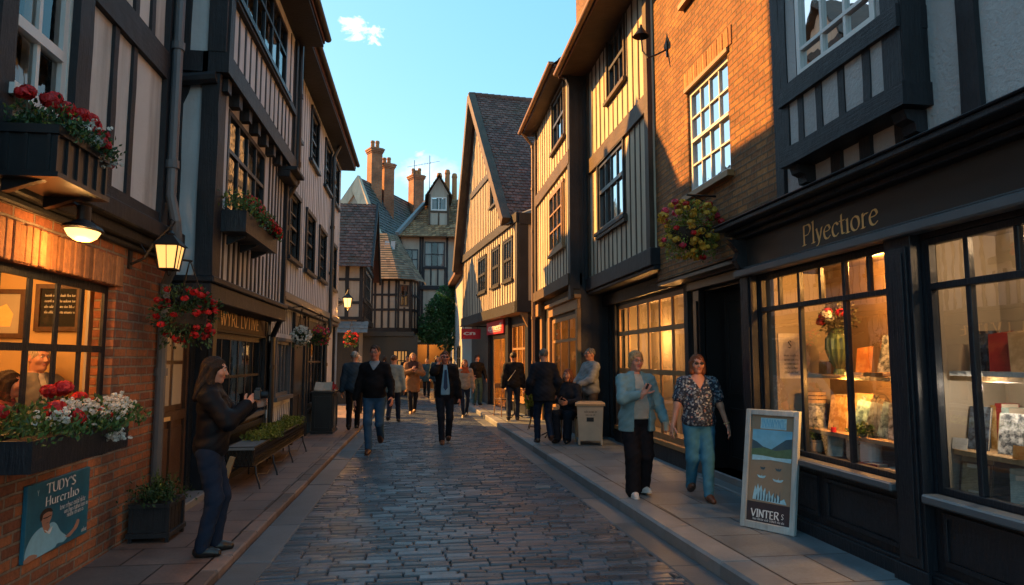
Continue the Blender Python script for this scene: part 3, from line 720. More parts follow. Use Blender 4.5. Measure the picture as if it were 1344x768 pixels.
m.build('timber_frame', M['black_timber'], T)
window(F1, T, h1[0], h1[1], h1[2], h1[3], 0, 4, 2, 'navy', .02, .055, .045, False, False, .22, rooms, row_at=[3.82])
window(F2, T, 7.25, 9.98, 5.38, 6.34, 0, 6, 2, 'navy', .02, .055, .045, False, True, .2, rooms, row_at=[5.95])
rooms.build('room_interior', M['dark_room'], T)
m = MB(); m.box(F2, 6.9, 10.8, 6.5, 6.56, -.3, .40); m.box(F2, 6.9, 10.8, 6.56, 6.68, .34, .40); m.build('soffit', M['black_timber'], T)
roof(T, -1.58, -4.6, -7, 6.9, 10.8, 6.62, 9.2, 'tile_purple')
gutter(F2, T, 6.9, 10.85, 6.66, .46)
m = MB(); m.box(FL(-2.75), 7.1, 9.75, 6.6, 10.4, -3, 0); m.build('unseen_shade_block', M['plaster_grey'], T)  # unseen block added above the eaves to keep sun off the shop opposite
m = MB(); m.box(F1, 10.1, 10.72, 4.30, 4.36, .0, .28); m.box(F1, 10.1, 10.72, 4.2, 4.30, .0, .18); m.build('hood', M['black_timber'], T, bevel=.01)
pipe(T, [(-1.95, 10.83, 6.6), (-1.95, 10.83, 4.3), (-2.12, 10.85, 4.0), (-2.12, 10.85, 2.2), (-2.28, 11.02, 1.9), (-2.28, 11.02, .05)], .045, 'black_paint')

# ---- long grey boarded house
T = thing('grey_house', (-2.3, 14.7, .046), 'long grey limewashed house with dark sash windows and a continuous eaves gutter', 'house')
rooms = MB(); F = FL(-2.20); G = FL(-2.30)
W = [(11.55, 12.45, 3.25, 4.35), (13.25, 14.2, 3.25, 4.35), (14.95, 15.9, 3.3, 4.35), (17.0, 17.8, 3.3, 4.35), (11.3, 12.2, 5.42, 6.45), (13.5, 14.4, 5.45, 6.45), (15.5, 16.4, 5.45, 6.45), (17.2, 18.0, 5.45, 6.45)]
m = MB(); m.wall(F, 10.76, 18.6, 2.45, 6.75, 0, W, .1); m.wall(G, 11.0, 18.6, -.1, 2.45, 0, [(11.35, 12.5, .95, 1.85), (14.4, 16.6, .55, 2.05)], .12); m.quadF(FB(18.6), -7, -2.2, -.1, 6.75, 0); shell(m, -2.25, -7, 10.76, 18.6, 2.45, 6.75)
m.build('boarded_wall', M['plaster_grey'], T)
m = MB(); rnd.seed(21)
studs(m, F, 10.9, 18.5, 2.66, 6.7, -.02, .004, .24, .022, W, .002)
studs(m, G, 11.1, 12.9, .05, 2.4, -.02, .005, .15, .024, [(11.3, 12.55, .85, 1.95)])
m.build('board_cover_strips', M['lead'], T)
m = MB(); m.box(F, 10.76, 18.6, 2.5, 2.64, -.1, .07); m.box(F, 10.76, 18.6, 2.42, 2.498, -.1, .035); m.build('jetty_beam', M['pipe'], T, bevel=.012)
for i, h in enumerate(W): window(F, T, *h, 0, 2, 4 if i > 3 else 4, 'dark_frame', .05, .05, .022, True, True, .25, rooms, .07, 'navy', sillmat='navy')
window(G, T, 11.35, 12.5, .95, 1.85, 0, 4, 1, 'pipe', .03, .05, .03, False, True, 0, rooms, .05)
window(G, T, 14.4, 16.6, .55, 2.05, 0, 4, 2, 'navy', .03, .07, .04, False, True, 0, rooms, row_at=[1.5])
m = MB()
for u in (12.78, 13.92, 14.25, 16.72, 18.5): m.box(G, u-.07, u+.07, 0, 2.4, .002, .06)
m.box(G, 12.8, 16.8, 2.1, 2.35, .002, .04); m.build('pilaster', M['navy'], T, bevel=.006)
m = MB(); m.box(G, 12.9, 13.85, .05, 2.08, .002, .02); m.box(G, 13.0, 13.32, .2, .9, .021, .03); m.box(G, 13.42, 13.75, .2, .9, .021, .03); m.box(G, 13.0, 13.75, 1.05, 1.95, .021, .03); m.build('door', M['black_paint'], T, bevel=.006)
rooms.build('room_interior', M['dark_room'], T)
m = MB(); m.box(F, 10.8, 18.75, 6.68, 6.74, -.3, .36); m.box(F, 10.8, 18.75, 6.74, 6.86, .3, .36); m.build('soffit', M['black_timber'], T)
r_ = roof(T, -1.83, -4.8, -7.6, 10.8, 18.75, 6.80, 9.3, 'tile_purple')
gutter(F, T, 10.82, 18.8, 6.85, .42)
pipe(T, [(-2.0, 16.55, 6.7), (-2.13, 16.55, 6.4), (-2.13, 16.55, 2.2), (-2.22, 16.55, 2.0), (-2.22, 16.55, .05)], .045, 'black_paint')
m = MB(); Dm = FL(-2.6); m.box(Dm, 12.6, 14.2, 6.9, 8.3, -1.3, 0); m.poly(Dm, [(12.6, 8.3), (14.2, 8.3), (13.4, 9.25)], 0, 1.3)
dm = m.build('dormer', M['plaster_cream'], T)
m = MB()
for a, c in (((12.45, 8.15), (13.4, 9.32)), ((14.35, 8.15), (13.4, 9.32))):
    m.face([Dm.p(*a, .15), Dm.p(*c, .15), Dm.p(*c, -1.4), Dm.p(*a, -1.4)]); m.face([Dm.p(a[0], a[1]+.1, .15), Dm.p(c[0], c[1]+.1, .15), Dm.p(c[0], c[1]+.1, -1.4), Dm.p(a[0], a[1]+.1, -1.4)]); m.face([Dm.p(*a, .15), Dm.p(*c, .15), Dm.p(c[0], c[1]+.1, .15), Dm.p(a[0], a[1]+.1, .15)])
m.beam(Dm, 12.68, 6.95, 12.68, 8.3, .14, -.02, .04); m.beam(Dm, 14.12, 6.95, 14.12, 8.3, .14, -.02, .04); m.beam(Dm, 12.6, 8.25, 14.2, 8.25, .14, -.02, .05)
m.build('dormer_roof', M['brown_timber'], dm)
chimney(T, -3.6, 15.6, 7.6, 9.4, .6, .7, 2)  # unseen stack, added for its shadow on the boarded house opposite
# ---- far left timbered house with the purple tiled roof
T = thing('tiled_gable_house', (-2.2, 26, .046), 'small timbered house with a purple-brown tiled roof past the end of the grey house', 'house')
F = FL(-2.0); A = FC(24.0); rooms = MB(); m = MB()
m.quadF(A, -4.2, -2.0, 2.9, 4.95, 0); h = (25.0, 27.2, 3.7, 4.7); m.wall(F, 24, 28.4, 2.9, 4.95, 0, [h], .1); m.face([(-2.0, 24, 4.95), (-2.0, 28.4, 4.95), (-2.0, 26.2, 7.35)]); m.quadF(FC(24.3), -4.2, -2.35, -.1, 2.9, 0); m.quadF(FL(-2.35), 24.3, 28.4, -.1, 2.9, 0); shell(m, -2.05, -4.2, 24.01, 28.4, 2.9, 4.95)
m.build('plaster_wall', M['plaster_far'], T)
m = MB()
for x in (-2.07, -2.55, -2.95): m.beam(A, x, 2.9, x, 4.95, .13, -.02, .03)
for z in (2.96, 3.5, 4.3, 4.9): m.beam(A, -4.2, z, -2.0, z, .1, -.02, .026)
studs(m, F, 24.1, 28.3, 2.95, 4.9, -.02, .03, .5, .1, [h]); m.beam(F, 24, 3.6, 28.4, 3.6, .12, -.02, .035); m.beam(F, 24, 4.9, 28.4, 4.9, .14, -.02, .05); m.beam(F, 24, 2.92, 28.4, 2.92, .2, -.2, .06)
studs(m, F, 24.6, 27.9, 4.95, 6.2, -.02, .02, .5, .09, [(24, 25.2, 5.6, 9), (27.2, 29, 5.6, 9)])
m.beam(FL(-1.7), 23.75, 4.66, 26.2, 7.42, .2, -.04, .03); m.beam(FL(-1.7), 28.65, 4.66, 26.2, 7.42, .2, -.04, .03)
m.build('timber_frame', M['black_timber'], T)
window(F, T, *h, 0, 4, 2, 'dark_frame', .02, .06, .05, False, True, .3, rooms); rooms.build('room_interior', M['dark_room'], T)
m = MB(); rnd.seed(33)
m.tiles((-4.3, 23.7, 4.72), (2.62, 0, 0), (0, 2.5, 2.72), 15, 22, .02); m.tiles((-1.68, 28.7, 4.72), (-2.62, 0, 0), (0, -2.5, 2.72), 15, 22, .02)
m.build('roof', M['tile_purple'], T)
m = MB(); m.box(FC(24.2), -3.4, -2.36, 0, 2.6, .0, .05); m.box(FL(-2.34), 24.4, 26.2, 0, 2.5, 0, .03); m.build('shopfront', M['navy'], T)
m = MB(); m.tiles((-2.9, 23.5, 2.45), (1.1, 0, 0), (0, .5, .4), 5, 3); m.build('shop_canopy', M['lead'], T)

# ---- bow-fronted house in the distance
T = thing('bow_fronted_house', (-1.2, 30.6, .0), 'timbered house with bowed first floor over a dark shopfront at the street end', 'house')
pl = [(-2.35, 30.2), (-1.05, 30.0), (-.45, 30.25), (-.18, 31.0), (-.15, 32.2)]
m = MB(); tb = MB(); rooms = MB(); gf = MB(); wn = []
for (x0, y0), (x1, y1) in zip(pl, pl[1:]):
    L = math.hypot(x1-x0, y1-y0); u = ((x1-x0)/L, (y1-y0)/L); Fa = Fr((x0, y0), u, (u[1], -u[0]))
    hole = [(.12, L-.12, 3.85, 4.8)] if L < 1 and y1 < 30.9 else ([(L-.3, L-.001, 99, 100)])
    m.wall(Fa, 0, L, 2.75, 5.06, 0, hole if hole[0][2] < 50 else [], .08)
    if hole[0][2] < 50: wn.append((Fa, hole[0]))
    studs(tb, Fa, .05, L-.05, 2.8, 5.0, -.02, .03, .34, .085, hole, .004, .02)
    for z in (2.82, 3.7, 4.35, 5.0):
        if z == 4.35 and hole[0][2] < 50: continue
        tb.beam(Fa, 0, z, L, z, .1 if z > 2.9 else .2, -.1, .034)
    gf.quadF(Fa, 0, L, -.1, 2.75, -.25)
gf.build('ground_floor_wall', M['black_paint'], T); m.build('plaster_wall', M['plaster_far'], T); tb.build('timber_frame', M['black_timber'], T)
for Fa, h in wn: window(Fa, T, *h, 0, 2, 2, 'dark_frame', .02, .06, .04, False, False, .3, rooms)
rooms.build('room_interior', M['dark_room'], T)
m = MB(); m.quadF(FC(30.1), -2.6, -.15, 0, 2.6, .1); m.box(FC(30.0), -2.6, -.3, 2.55, 2.74, -.3, .25); m.build('shopfront', M['black_paint'], T)
m = MB(); m.box(FC(29.98), -1.15, -.6, 1.0, 1.9, -.0, .03); wb = MB(); [wb.box(FC(29.98), x-.025, x+.025, .95, 1.95, .0, .06) for x in (-1.17, -1.0, -.84, -.7, -.58)]; [wb.box(FC(29.98), -1.17, -.58, z-.02, z+.02, .0, .055) for z in (.97, 1.5, 1.92)]; wb.build('window_bars', M['navy'], T); m.build('lit_window', emit_mat('amber lit window', (.55, .26, .07), .16), T)
m = MB(); rnd.seed(34); ez = 5.0
E_ = [(-2.8, 29.9), (-1.0, 29.65), (-.25, 29.95), (.15, 31.0), (.2, 32.4)]; top = [(-2.8, 33.2, 7.6), (-1.7, 33.2, 7.6), (-1.5, 33.4, 7.6), (-1.3, 33.6, 7.6), (-1.2, 34, 7.6)]
for k in range(4):
    (x0, y0), (x1, y1) = E_[k], E_[k+1]; t0, t1 = Vector(top[k]), Vector(top[k+1]); e0, e1 = Vector((x0, y0, ez)), Vector((x1, y1, ez)); nv = 20; nu = max(4, int((e1-e0).length/.2))
    for j in range(nv):
        for i in range(nu):
            a, c = i/nu, (i+1)/nu; s0, s1 = j/nv, (j+1.15)/nv
            Q = [(e0.lerp(e1, a)).lerp(t0.lerp(t1, a), s0), (e0.lerp(e1, c)).lerp(t0.lerp(t1, c), s0), (e0.lerp(e1, c)).lerp(t0.lerp(t1, c), s1), (e0.lerp(e1, a)).lerp(t0.lerp(t1, a), s1)]
            m.ct = rnd.random(); lf = Vector((0, -.012, .02))
            m.face([Q[0]+lf, Q[1]+lf, Q[2], Q[3]], [(a, s0), (c, s0), (c, s1), (a, s1)]); m.face([Q[0]+lf, Q[1]+lf, Q[1]-lf*.3, Q[0]-lf*.3])
    m.face([e0, e1, e1+(t1-e1)*.3-Vector((0, 0, .1)), e0+(t0-e0)*.3-Vector((0, 0, .1))])
m.build('roof', M['tile_moss'], T)
for k in range(2):
    m = MB(); a = Vector((-1.75+k*.28, 31.9, 6.63)); m.face([a, a+Vector((.2, 0, 0)), a+Vector((.2, .62, .5)), a+Vector((0, .62, .5))]); m.build('skylight', M['lead'], T)

# ---- big slate roofed house behind, with the tall chimneys
T = thing('slate_roofed_house', (-1.5, 38, 0), 'tall house behind with a sagging blue-grey slate roof and orange brick chimneys', 'house')
m = MB(); rnd.seed(35)
A0, A1, B0, B1 = Vector((-3.35, 35.6, 11.0)), Vector((.7, 45, 11.1)), Vector((-1.6, 33.6, 6.4)), Vector((2.4, 43, 6.4))
m.tiles(B0, B1-B0, A0-B0, 40, 26, .03, .012, sag=.12); 
m.tiles(A0, A1-A0, Vector((-6.6, 37.4, 6.4))-A0, 20, 14, .03, .01)
m.build('roof', M['slate'], T)
m = MB(); m.face([B0, A0, Vector((-6.6, 37.2, 6.4)), Vector((-6.6, 37.2, 0)), Vector((-1.6, 33.7, 0))]); m.build('plaster_wall', M['plaster_far'], T)
m = MB(); a = A0+Vector((-.02, -.12, .05)); b_ = B0+Vector((-.02, -.12, .05))
m.face([a, b_, b_+Vector((0, 0, -.75)), a+Vector((-.3, 0, -.75))]); m.face([a, b_, b_+Vector((.12, .2, .02)), a+Vector((.12, .2, .02))])
c_ = Vector((-6.6, 37.1, 6.5)); m.face([a, c_, c_+Vector((0, 0, -.7)), a+Vector((0, 0, -.75))]); m.build('bargeboard', M['plaster_cream'], T)
chimney(T, -2.62, 37.0, 9.3, 12.95, .62, .62, 2, rot=R(28)); chimney(T, -2.02, 37.7, 9.2, 12.3, .6, .75, 2, rot=R(28)); chimney(T, -.42, 41.3, 9.6, 12.7, .7, .7, 3, rot=R(28))

# ---- house across the end of the street with the dormer
T = thing('dormer_house', (.5, 35, 0), 'timbered house across the end of the street with a small gabled roof dormer', 'house')
Fe = FC(34.6); rooms = MB(); hs = [(-1.05, -.2, 6.05, 7.1), (.1, 1.15, 6.2, 7.5)]
m = MB(); m.wall(Fe, -1.2, 3.4, 2.7, 7.95, 0, hs, .1); m.wall(FC(34.9), -1.5, 3.4, -.1, 2.7, 0, [(-1.0, 1.9, .1, 2.3)], .2); m.build('plaster_wall', M['plaster_far'], T)
m = MB()
for x in (-1.15, -.1, 0.02, 1.25, 2.2): m.beam(Fe, x, 2.75, x, 7.9, .1, -.02, .03)
m.beam(Fe, -1.5, 2.8, 3.4, 2.8, .22, -.1, .06); m.box(Fe, -.1, 3.4, 5.05, 5.25, -.1, .12); m.beam(Fe, -1.5, 5.9, 0, 5.9, .12, -.02, .04)
studs(m, Fe, .1, 1.15, 5.28, 6.1, -.02, .03, .35, .07); m.box(Fe, .05, 1.2, 6.1, 6.2, -.02, .06); m.beam(Fe, -1.2, 7.85, 3.4, 7.85, .14, -.02, .05); studs(m, Fe, 1.4, 3.3, 2.9, 5.0, -.02, .03, .4, .08); m.box(Fe, -1.0, .9, 3.3, 3.4, -.02, .04)
m.build('timber_frame', M['black_timber'], T)
for h in hs: window(Fe, T, *h, 0, 3, 2, 'dark_frame', .02, .06, .045, False, False, .3, rooms)
window(Fe, T, -.75, -.35, 3.6, 4.8, 0, 2, 3, 'dark_frame', -.04, .05, .03, False)
rooms.build('room_interior', M['dark_room'], T)
m = MB(); rnd.seed(36); m.tiles((-1.25, 34.2, 7.7), (4.9, -.25, 0), (1.7, 3.6, 2.75), 26, 20, .025, .012, sag=.06); m.face([(-1.2, 34.3, 7.66), (3.6, 34.0, 7.66), (3.6, 34.7, 7.95), (-1.2, 34.7, 7.95)])
m.build('roof', M['tile_warm'], T)
m = MB(); m.beam(Fr((-1.28, 34.15), (.427, .904), (-.904, .427)), 0, 7.78, 3.98, 10.6, .18, -.12, .06); m.build('verge_flashing', M['lead'], T)
Dm = FC(35.2); m = MB(); h = (.42, 1.22, 9.25, 9.95)
m.wall(Dm, .3, 1.34, 8.5, 10.1, 0, [h], .06); m.poly(Dm, [(.3, 10.1), (1.34, 10.1), (.82, 11.0)], 0, .02)
for x in (.3, 1.34): m.face([(x, 35.2, 8.5), (x, 37.6, 10.1), (x, 35.2, 10.1)])
dm = m.build('dormer', M['plaster_far'], T)
window(Dm, dm, *h, 0, 2, 1, 'white_frame', .02, .05, .04, False, False, .35)
m = MB(); m.tiles((.12, 34.95, 9.98), (0, 3.3, 0), (.7, 0, 1.15), 12, 7, .02); m.tiles((1.52, 38.25, 9.98), (0, -3.3, 0), (-.7, 0, 1.15), 12, 7, .02)
m.build('dormer_roof', M['tile_moss'], dm)
m = MB(); m.beam(Dm, .34, 8.5, .34, 10.1, .1, -.02, .03); m.beam(Dm, 1.3, 8.5, 1.3, 10.1, .1, -.02, .03); m.beam(Dm, .3, 9.18, 1.34, 9.18, .1, -.02, .03); m.beam(Dm, .82, 8.5, .82, 9.15, .08, -.02, .02); m.build('dormer_frame', M['brown_timber'], dm)
m = MB()
for x, z in ((.9, 12.0), (1.35, 12.2), (1.75, 12.0)): m.lathe((x, 38, 10.3), [(.15, 0), (.14, z-10.6), (.17, z-10.5), (.12, z-10.3), (.08, z-10.4)], 10)
m.build('chimney_pot', M['arch_brick'], T)
m = MB(); m.box(FC(34.9), -1.05, 1.95, 2.3, 2.42, -.05, .1); 
for x in (-1.02, -.35, .35, 1.2, 1.92): m.box(FC(34.9), x-.05, x+.05, .0, 2.3, -.06, .06)
m.build('shopfront', M['brown_timber'], T)
m = MB()
for q in ([(-1.2, 35.1, .05), (2.1, 35.1, .05), (2.1, 37, .05), (-1.2, 37, .05)], [(-1.2, 37, 0), (2.1, 37, 0), (2.1, 37, 2.6), (-1.2, 37, 2.6)], [(-1.2, 35.1, 2.6), (2.1, 35.1, 2.6), (2.1, 37, 2.6), (-1.2, 37, 2.6)], [(-1.2, 35.1, 0), (-1.2, 37, 0), (-1.2, 37, 2.6), (-1.2, 35.1, 2.6)], [(2.1, 35.1, 0), (2.1, 37, 0), (2.1, 37, 2.6), (2.1, 35.1, 2.6)]): m.face(q)
m.build('shop_room', M['room_brown'], T)
pipe(T, [(-1.15, 34.5, 7.7), (-1.0, 34.5, 7.2), (-1.0, 34.5, 5.2)], .05, 'black_paint', False); pipe(T, [(1.9, 34.5, 7.6), (1.9, 34.5, 3)], .05, 'black_paint', False)
m = MB(); m.tube([(-.5, 37.7, 9.9), (-.5, 37.7, 12.6)], .02, 5); m.tube([(.35, 37.7, 10.2), (.35, 37.7, 12.9)], .02, 5); m.tube([(-.9, 37.7, 12.2), (.9, 37.7, 12.6)], .012, 4)
for i in range(6): m.tube([(-.4+i*.16, 37.5, 12.31+i*.036), (-.4+i*.16, 37.9, 12.31+i*.036)], .008, 4)
tag(m.build('roof_aerial', M['iron'], None, off=(0, 37.7, 10)), 'thin television aerial on two poles above the far roofs', 'aerial')
# ================================================================== RIGHT ROW
# ---- bookshop with the dark shopfront
T = thing('book_shop', (3.27, 4.4, .096), 'shop with navy-black display windows below a grey roughcast floor with a black oriel', 'shop')
F = FRt(3.27); U = FRt(3.15); O = FRt(2.97); rooms = MB()
hA, hB = (4.38, 6.32, .72, 2.36), (2.2, 4.08, .70, 2.34)
m = MB(); m.wall(F, 1.4, 6.55, -.1, 2.44, 0, [hA, hB], .08); m.face([(3.27, 6.55, -.1), (4.0, 6.55, -.1), (4.0, 6.55, 2.9), (3.27, 6.55, 2.9)])
m.build('shopfront_wall', M['navy'], T)
m = MB()
m.box(F, 4.10, 4.36, .0, 2.40, .002, .075); m.box(F, 4.13, 4.33, .22, 2.3, .0755, .09); m.box(F, 4.16, 4.30, .28, 2.26, .0905, .10)
m.box(F, 6.34, 6.56, .0, 2.44, .002, .07); m.box(F, 6.37, 6.53, .2, 2.36, .0705, .085)
m.box(F, 1.4, 4.10, .002, .19, .002, .05); m.box(F, 4.36, 6.34, .002, .19, .002, .05); m.box(F, 4.07, 4.39, .002, .21, .0755, .10); m.box(F, 6.31, 6.59, .002, .21, .0705, .10)
m.box(F, 1.4, 4.1, .19, .215, .002, .035); m.box(F, 4.36, 6.34, .19, .215, .002, .035)
def panel(m, F, a, b, c, d, w):
    e = .035
    for q in ((a, b, c, c+e), (a, b, d-e, d), (a, a+e, c+e, d-e), (b-e, b, c+e, d-e)): m.box(F, *q, w, w+.022)
    m.box(F, a+e, b-e, c+e, d-e, w, w+.006)
for a, b in ((4.43, 5.28), (5.40, 6.28)): panel(m, F, a, b, .27, .60, .002)
for a, b in ((2.3, 3.1), (3.2, 4.02)): panel(m, F, a, b, .27, .60, .002)
m.build('pilasters_and_panels', M['navy'], T, bevel=.006)
m = MB(); m.box(F, 4.37, 6.33, .66, .72, -.02, .11); m.box(F, 2.1, 4.09, .64, .70, -.02, .11); m.build('window_sill', M['pipe'], T, bevel=.012)
def shopwin(h, full, up, rail):
    fr = MB(); a, b = -.06, -.01; u0, u1, z0, z1 = h; e = .045
    fr.box(F, u0, u0+e, z0, z1, a, b); fr.box(F, u1-e, u1, z0, z1, a, b); fr.box(F, u0+e, u1-e, z0, z0+e, a, b); fr.box(F, u0+e, u1-e, z1-e, z1, a, b)
    fr.box(F, u0+e, u1-e, rail-.022, rail+.022, a+.004, b+.012)
    for x in full: fr.box(F, x-.02, x+.02, z0+e, z1-e, a+.006, b-.003)
    for x in up: fr.box(F, x-.017, x+.017, rail+.022, z1-e, a+.008, b-.005)
    w = fr.build('window', M['navy'], T, bevel=.004); g = MB(); g.quadF(F, u0+.02, u1-.02, z0+.02, z1-.02, -.035); g.build('pane', M['shop_glass'], w)
shopwin(hA, (4.97, 5.62), (4.67, 5.30, 5.96), 2.03); shopwin(hB, (3.74, 2.9), (3.38, 2.55), 2.02)
m = MB()
def room(m, x0, x1, y0, y1, z0, z1, openx=True):
    qs = [[(x0, y0, z0), (x1, y0, z0), (x1, y1, z0), (x0, y1, z0)], [(x0, y0, z1), (x1, y0, z1), (x1, y1, z1), (x0, y1, z1)], [(x0, y0, z0), (x1, y0, z0), (x1, y0, z1), (x0, y0, z1)], [(x0, y1, z0), (x1, y1, z0), (x1, y1, z1), (x0, y1, z1)], [(x1, y0, z0), (x1, y1, z0), (x1, y1, z1), (x1, y0, z1)]]
    for q in qs: m.face(q)
room(m, 3.36, 3.92, 4.26, 6.44, .69, 2.4); m.build('display_recess', M['room_brown'], T)
m = MB(); room(m, 3.36, 3.92, 1.6, 4.20, .65, 2.4); m.build('display_recess', M['room_cream'], T)
m = MB(); m.box(F, 6.2, 6.42, .70, 2.38, -.64, -.1); m.build('display_side_panel', M['room_cream'], T)
for n_, a, b, z in (('shelf', 4.3, 5.92, 1.42), ('shelf', 4.3, 5.92, .935), ('shelf', 1.7, 4.18, 1.445), ('shelf', 1.7, 4.18, .965)):
    m = MB(); m.box(F, a, b, z-.035, z, -.62, -.22); m.build(n_, M['wood_shelf'], T, bevel=.004)
m = MB()
m.box(F, 1.2, 6.46, 2.44, 2.745, .002, .05)
m.build('fascia_board', plain('fascia paint', (.030, .032, .033), .33, .15, 5, 40, .001), T)
m = MB(); m.box(F, 1.2, 6.56, 2.37, 2.44, .02, .14); m.box(F, 1.2, 6.46, 2.442, 2.465, .051, .10); m.build('fascia_moulding', M['pipe'], T, bevel=.012)
m = MB()
for a, b, w in ((2.747, 2.79, .14), (2.79, 2.83, .22), (2.83, 2.875, .33)): m.box(F, 1.2, 6.56, a, b, .002, w)
m.box(F, 1.2, 6.58, 2.875, 2.89, .0, .35); m.build('cornice', M['navy'], T, bevel=.008)
m = MB(); cb = Fr(F.p(6.47, 0)[:2], F.w, F.u)
m.poly(cb, [(.0, 2.44), (.12, 2.46), (.17, 2.54), (.13, 2.62), (.2, 2.70), (.26, 2.745), (0, 2.745)], .05, .1); m.build('console_bracket', M['navy'], T)
m = MB(); m.wall(U, 1.2, 5.62, 2.89, 8.2, 0, [], .1); shell(m, 3.15, 8, 1.2, 5.62, 2.89, 8.2); m.quadF(O, 3.9, 5.1, 3.27, 3.64, 0.0); m.quadF(O, 3.9, 4.0, 3.78, 5.6, 0); m.quadF(O, 4.98, 5.12, 3.78, 5.6, 0)
m.build('roughcast_wall', M['plaster_cast'], T)
m = MB(); rnd.seed(41)
for u, wd in ((5.55, .13), (3.44, .14), (2.92, .12), (2.3, .12)): m.beam(U, u, 2.89, u, 8.2, wd, -.02, .035)
for u in (4.02, 4.4, 4.75): m.beam(U, u, 2.89, u, 3.2, .12, -.02, .03)
m.beam(O, 3.76, 3.20, 5.24, 3.20, .15, -.19, .03); m.beam(O, 3.77, 3.71, 5.22, 3.71, .15, -.19, .04); 
m.beam(O, 3.86, 3.27, 3.86, 5.8, .17, -.1, .012, .004); m.beam(O, 5.16, 3.27, 5.16, 5.8, .10, -.1, .012, .004)
for u in (4.12, 4.40, 4.68, 4.93): m.beam(O, u, 3.27, u, 3.64, .075, -.03, .012, .004)
R_ = FC(3.775); m.box(R_, 2.98, 3.17, 3.26, 5.8, -.02, .0)
m.beam(R_, 3.03, 3.27, 3.03, 5.8, .14, -.02, .014, .004)
m.box(FB(5.22), 2.98, 3.17, 3.2, 5.8, -.02, .0)
for u in (3.88, 5.12): m.poly(Fr(O.p(u, 0)[:2], O.w, O.u), [(-.19, 3.12), (-.02, 3.12), (-.04, 3.06), (-.09, 3.04), (-.10, 2.98), (-.14, 2.97), (-.15, 2.91), (-.19, 2.90)], .06, .12)
m.box(O, 3.72, 5.28, 5.6, 5.8, -.19, .1)
m.build('timber_frame', M['black_timber'], T)
window(O, T, 4.02, 4.97, 3.79, 5.5, 0, 3, 3, 'white_frame', .03, .05, .028, False, False, .34, rooms, row_at=[4.02, 4.75]); rooms.build('room_interior', M['dark_room'], T)
m = MB(); m.box(U, 1.1, 5.9, 8.2, 8.4, -4.5, .35); m.build('roof', M['tile_purple'], T)

# ---- shop sign lettering
m = MB(); lettering(m, F, 'Plyectiore', 5.41, 2.515, .165, .0525, .99, .12, .5, -1); tag(m.build('sign_lettering', M['gold'], None, off=(3.2, 4.9, 2.5)), 'gold serif lettering reading Plyectiore on the dark fascia above the shop windows', 'sign')

# ---- brick house
T = thing('brick_house', (3.25, 7.5, .096), 'old brown brick house with a white sash window between the bookshop and the boarded houses', 'house')
F = FRt(3.25); G = FRt(3.60); rooms = MB(); h1, h2 = (6.78, 7.92, 3.55, 4.86), (6.85, 7.9, 6.02, 7.3)
m = MB(); m.wall(F, 5.62, 9.12, 2.6, 8.0, 0, [h1, h2], .12); shell(m, 3.25, 8, 5.63, 9.12, 2.55, 8.0); m.build('brick_wall', M['brick_up'], T)
rnd.seed(43)
for hh in (h1, h2):
    n = int((hh[1]-hh[0]+.26)/.07); m = MB()
    for i in range(n): u = hh[0]-.13+i*.07; m.ct = rnd.random(); m.box(F, u+.004, u+.066, hh[3]+.05+.0, hh[3]+.26+rnd.uniform(-.004, .004), -.05, .012+rnd.uniform(0, .008))
    m.build('brick_arch', M['arch_brick'], T, bevel=.004)
for hh in (h1, h2):
    window(F, T, *hh, 0, 4, 4, 'white_frame', .06, .06, .02, True, True, .3, rooms, 0, sillmat='ochre_frame')
m = MB(); m.box(F, 6.74, 7.96, 4.862, 4.91, -.1, .03); m.build('lintel', M['ochre_frame'], T)
rooms.build('room_interior', M['dark_room'], T)
m = MB(); m.wall(G, 6.5, 8.72, -.1, 2.6, 0, [(6.95, 8.35, .2, 2.42)], .3); m.box(F, 6.56, 9.12, 2.56, 2.62, -.4, .0); m.face([(3.25, 6.555, 0), (3.6, 6.555, 0), (3.6, 6.555, 2.6), (3.25, 6.555, 2.6)]); m.build('ground_floor_wall', M['black_paint'], T)
m = MB()
for a, b in ((6.74, 6.93), (8.37, 8.56)): m.box(G, a, b, .1, 2.44, .002, .08); m.box(G, a+.04, b-.04, .3, 2.3, .081, .1)
m.box(G, 6.7, 8.62, 2.44, 2.55, .002, .14); m.box(G, 6.66, 8.66, 2.5501, 2.6, .0, .2); m.build('door_surround', M['black_paint'], T, bevel=.008)
m = MB(); m.box(G, 6.95, 8.35, .2, 2.42, -.3, -.26)
for a, b in ((7.05, 7.6), (7.7, 8.25)):
    panel(m, G, a, b, .32, .95, -.26); panel(m, G, a, b, 1.1, 2.3, -.26)
D = m.build('door', M['black_paint'], T)
m = MB(); m.lathe(G.p(7.62, 1.05, -.22), [(0, 0), (.03, 0), (.035, .03), (.02, .05), (0, .055)], 10); m.build('handle', M['gold'], D)
m = MB(); m.box(G, 6.75, 8.6, .05, .2, -.28, .02); m.box(G, 6.65, 8.7, .05, .12, .02, .2); m.build('door_step', M['kerb'], T, bevel=.01)
m = MB(); m.box(F, 5.8, 9.2, 8.0, 8.2, -4.6, .3); m.build('roof', M['tile_purple'], T)

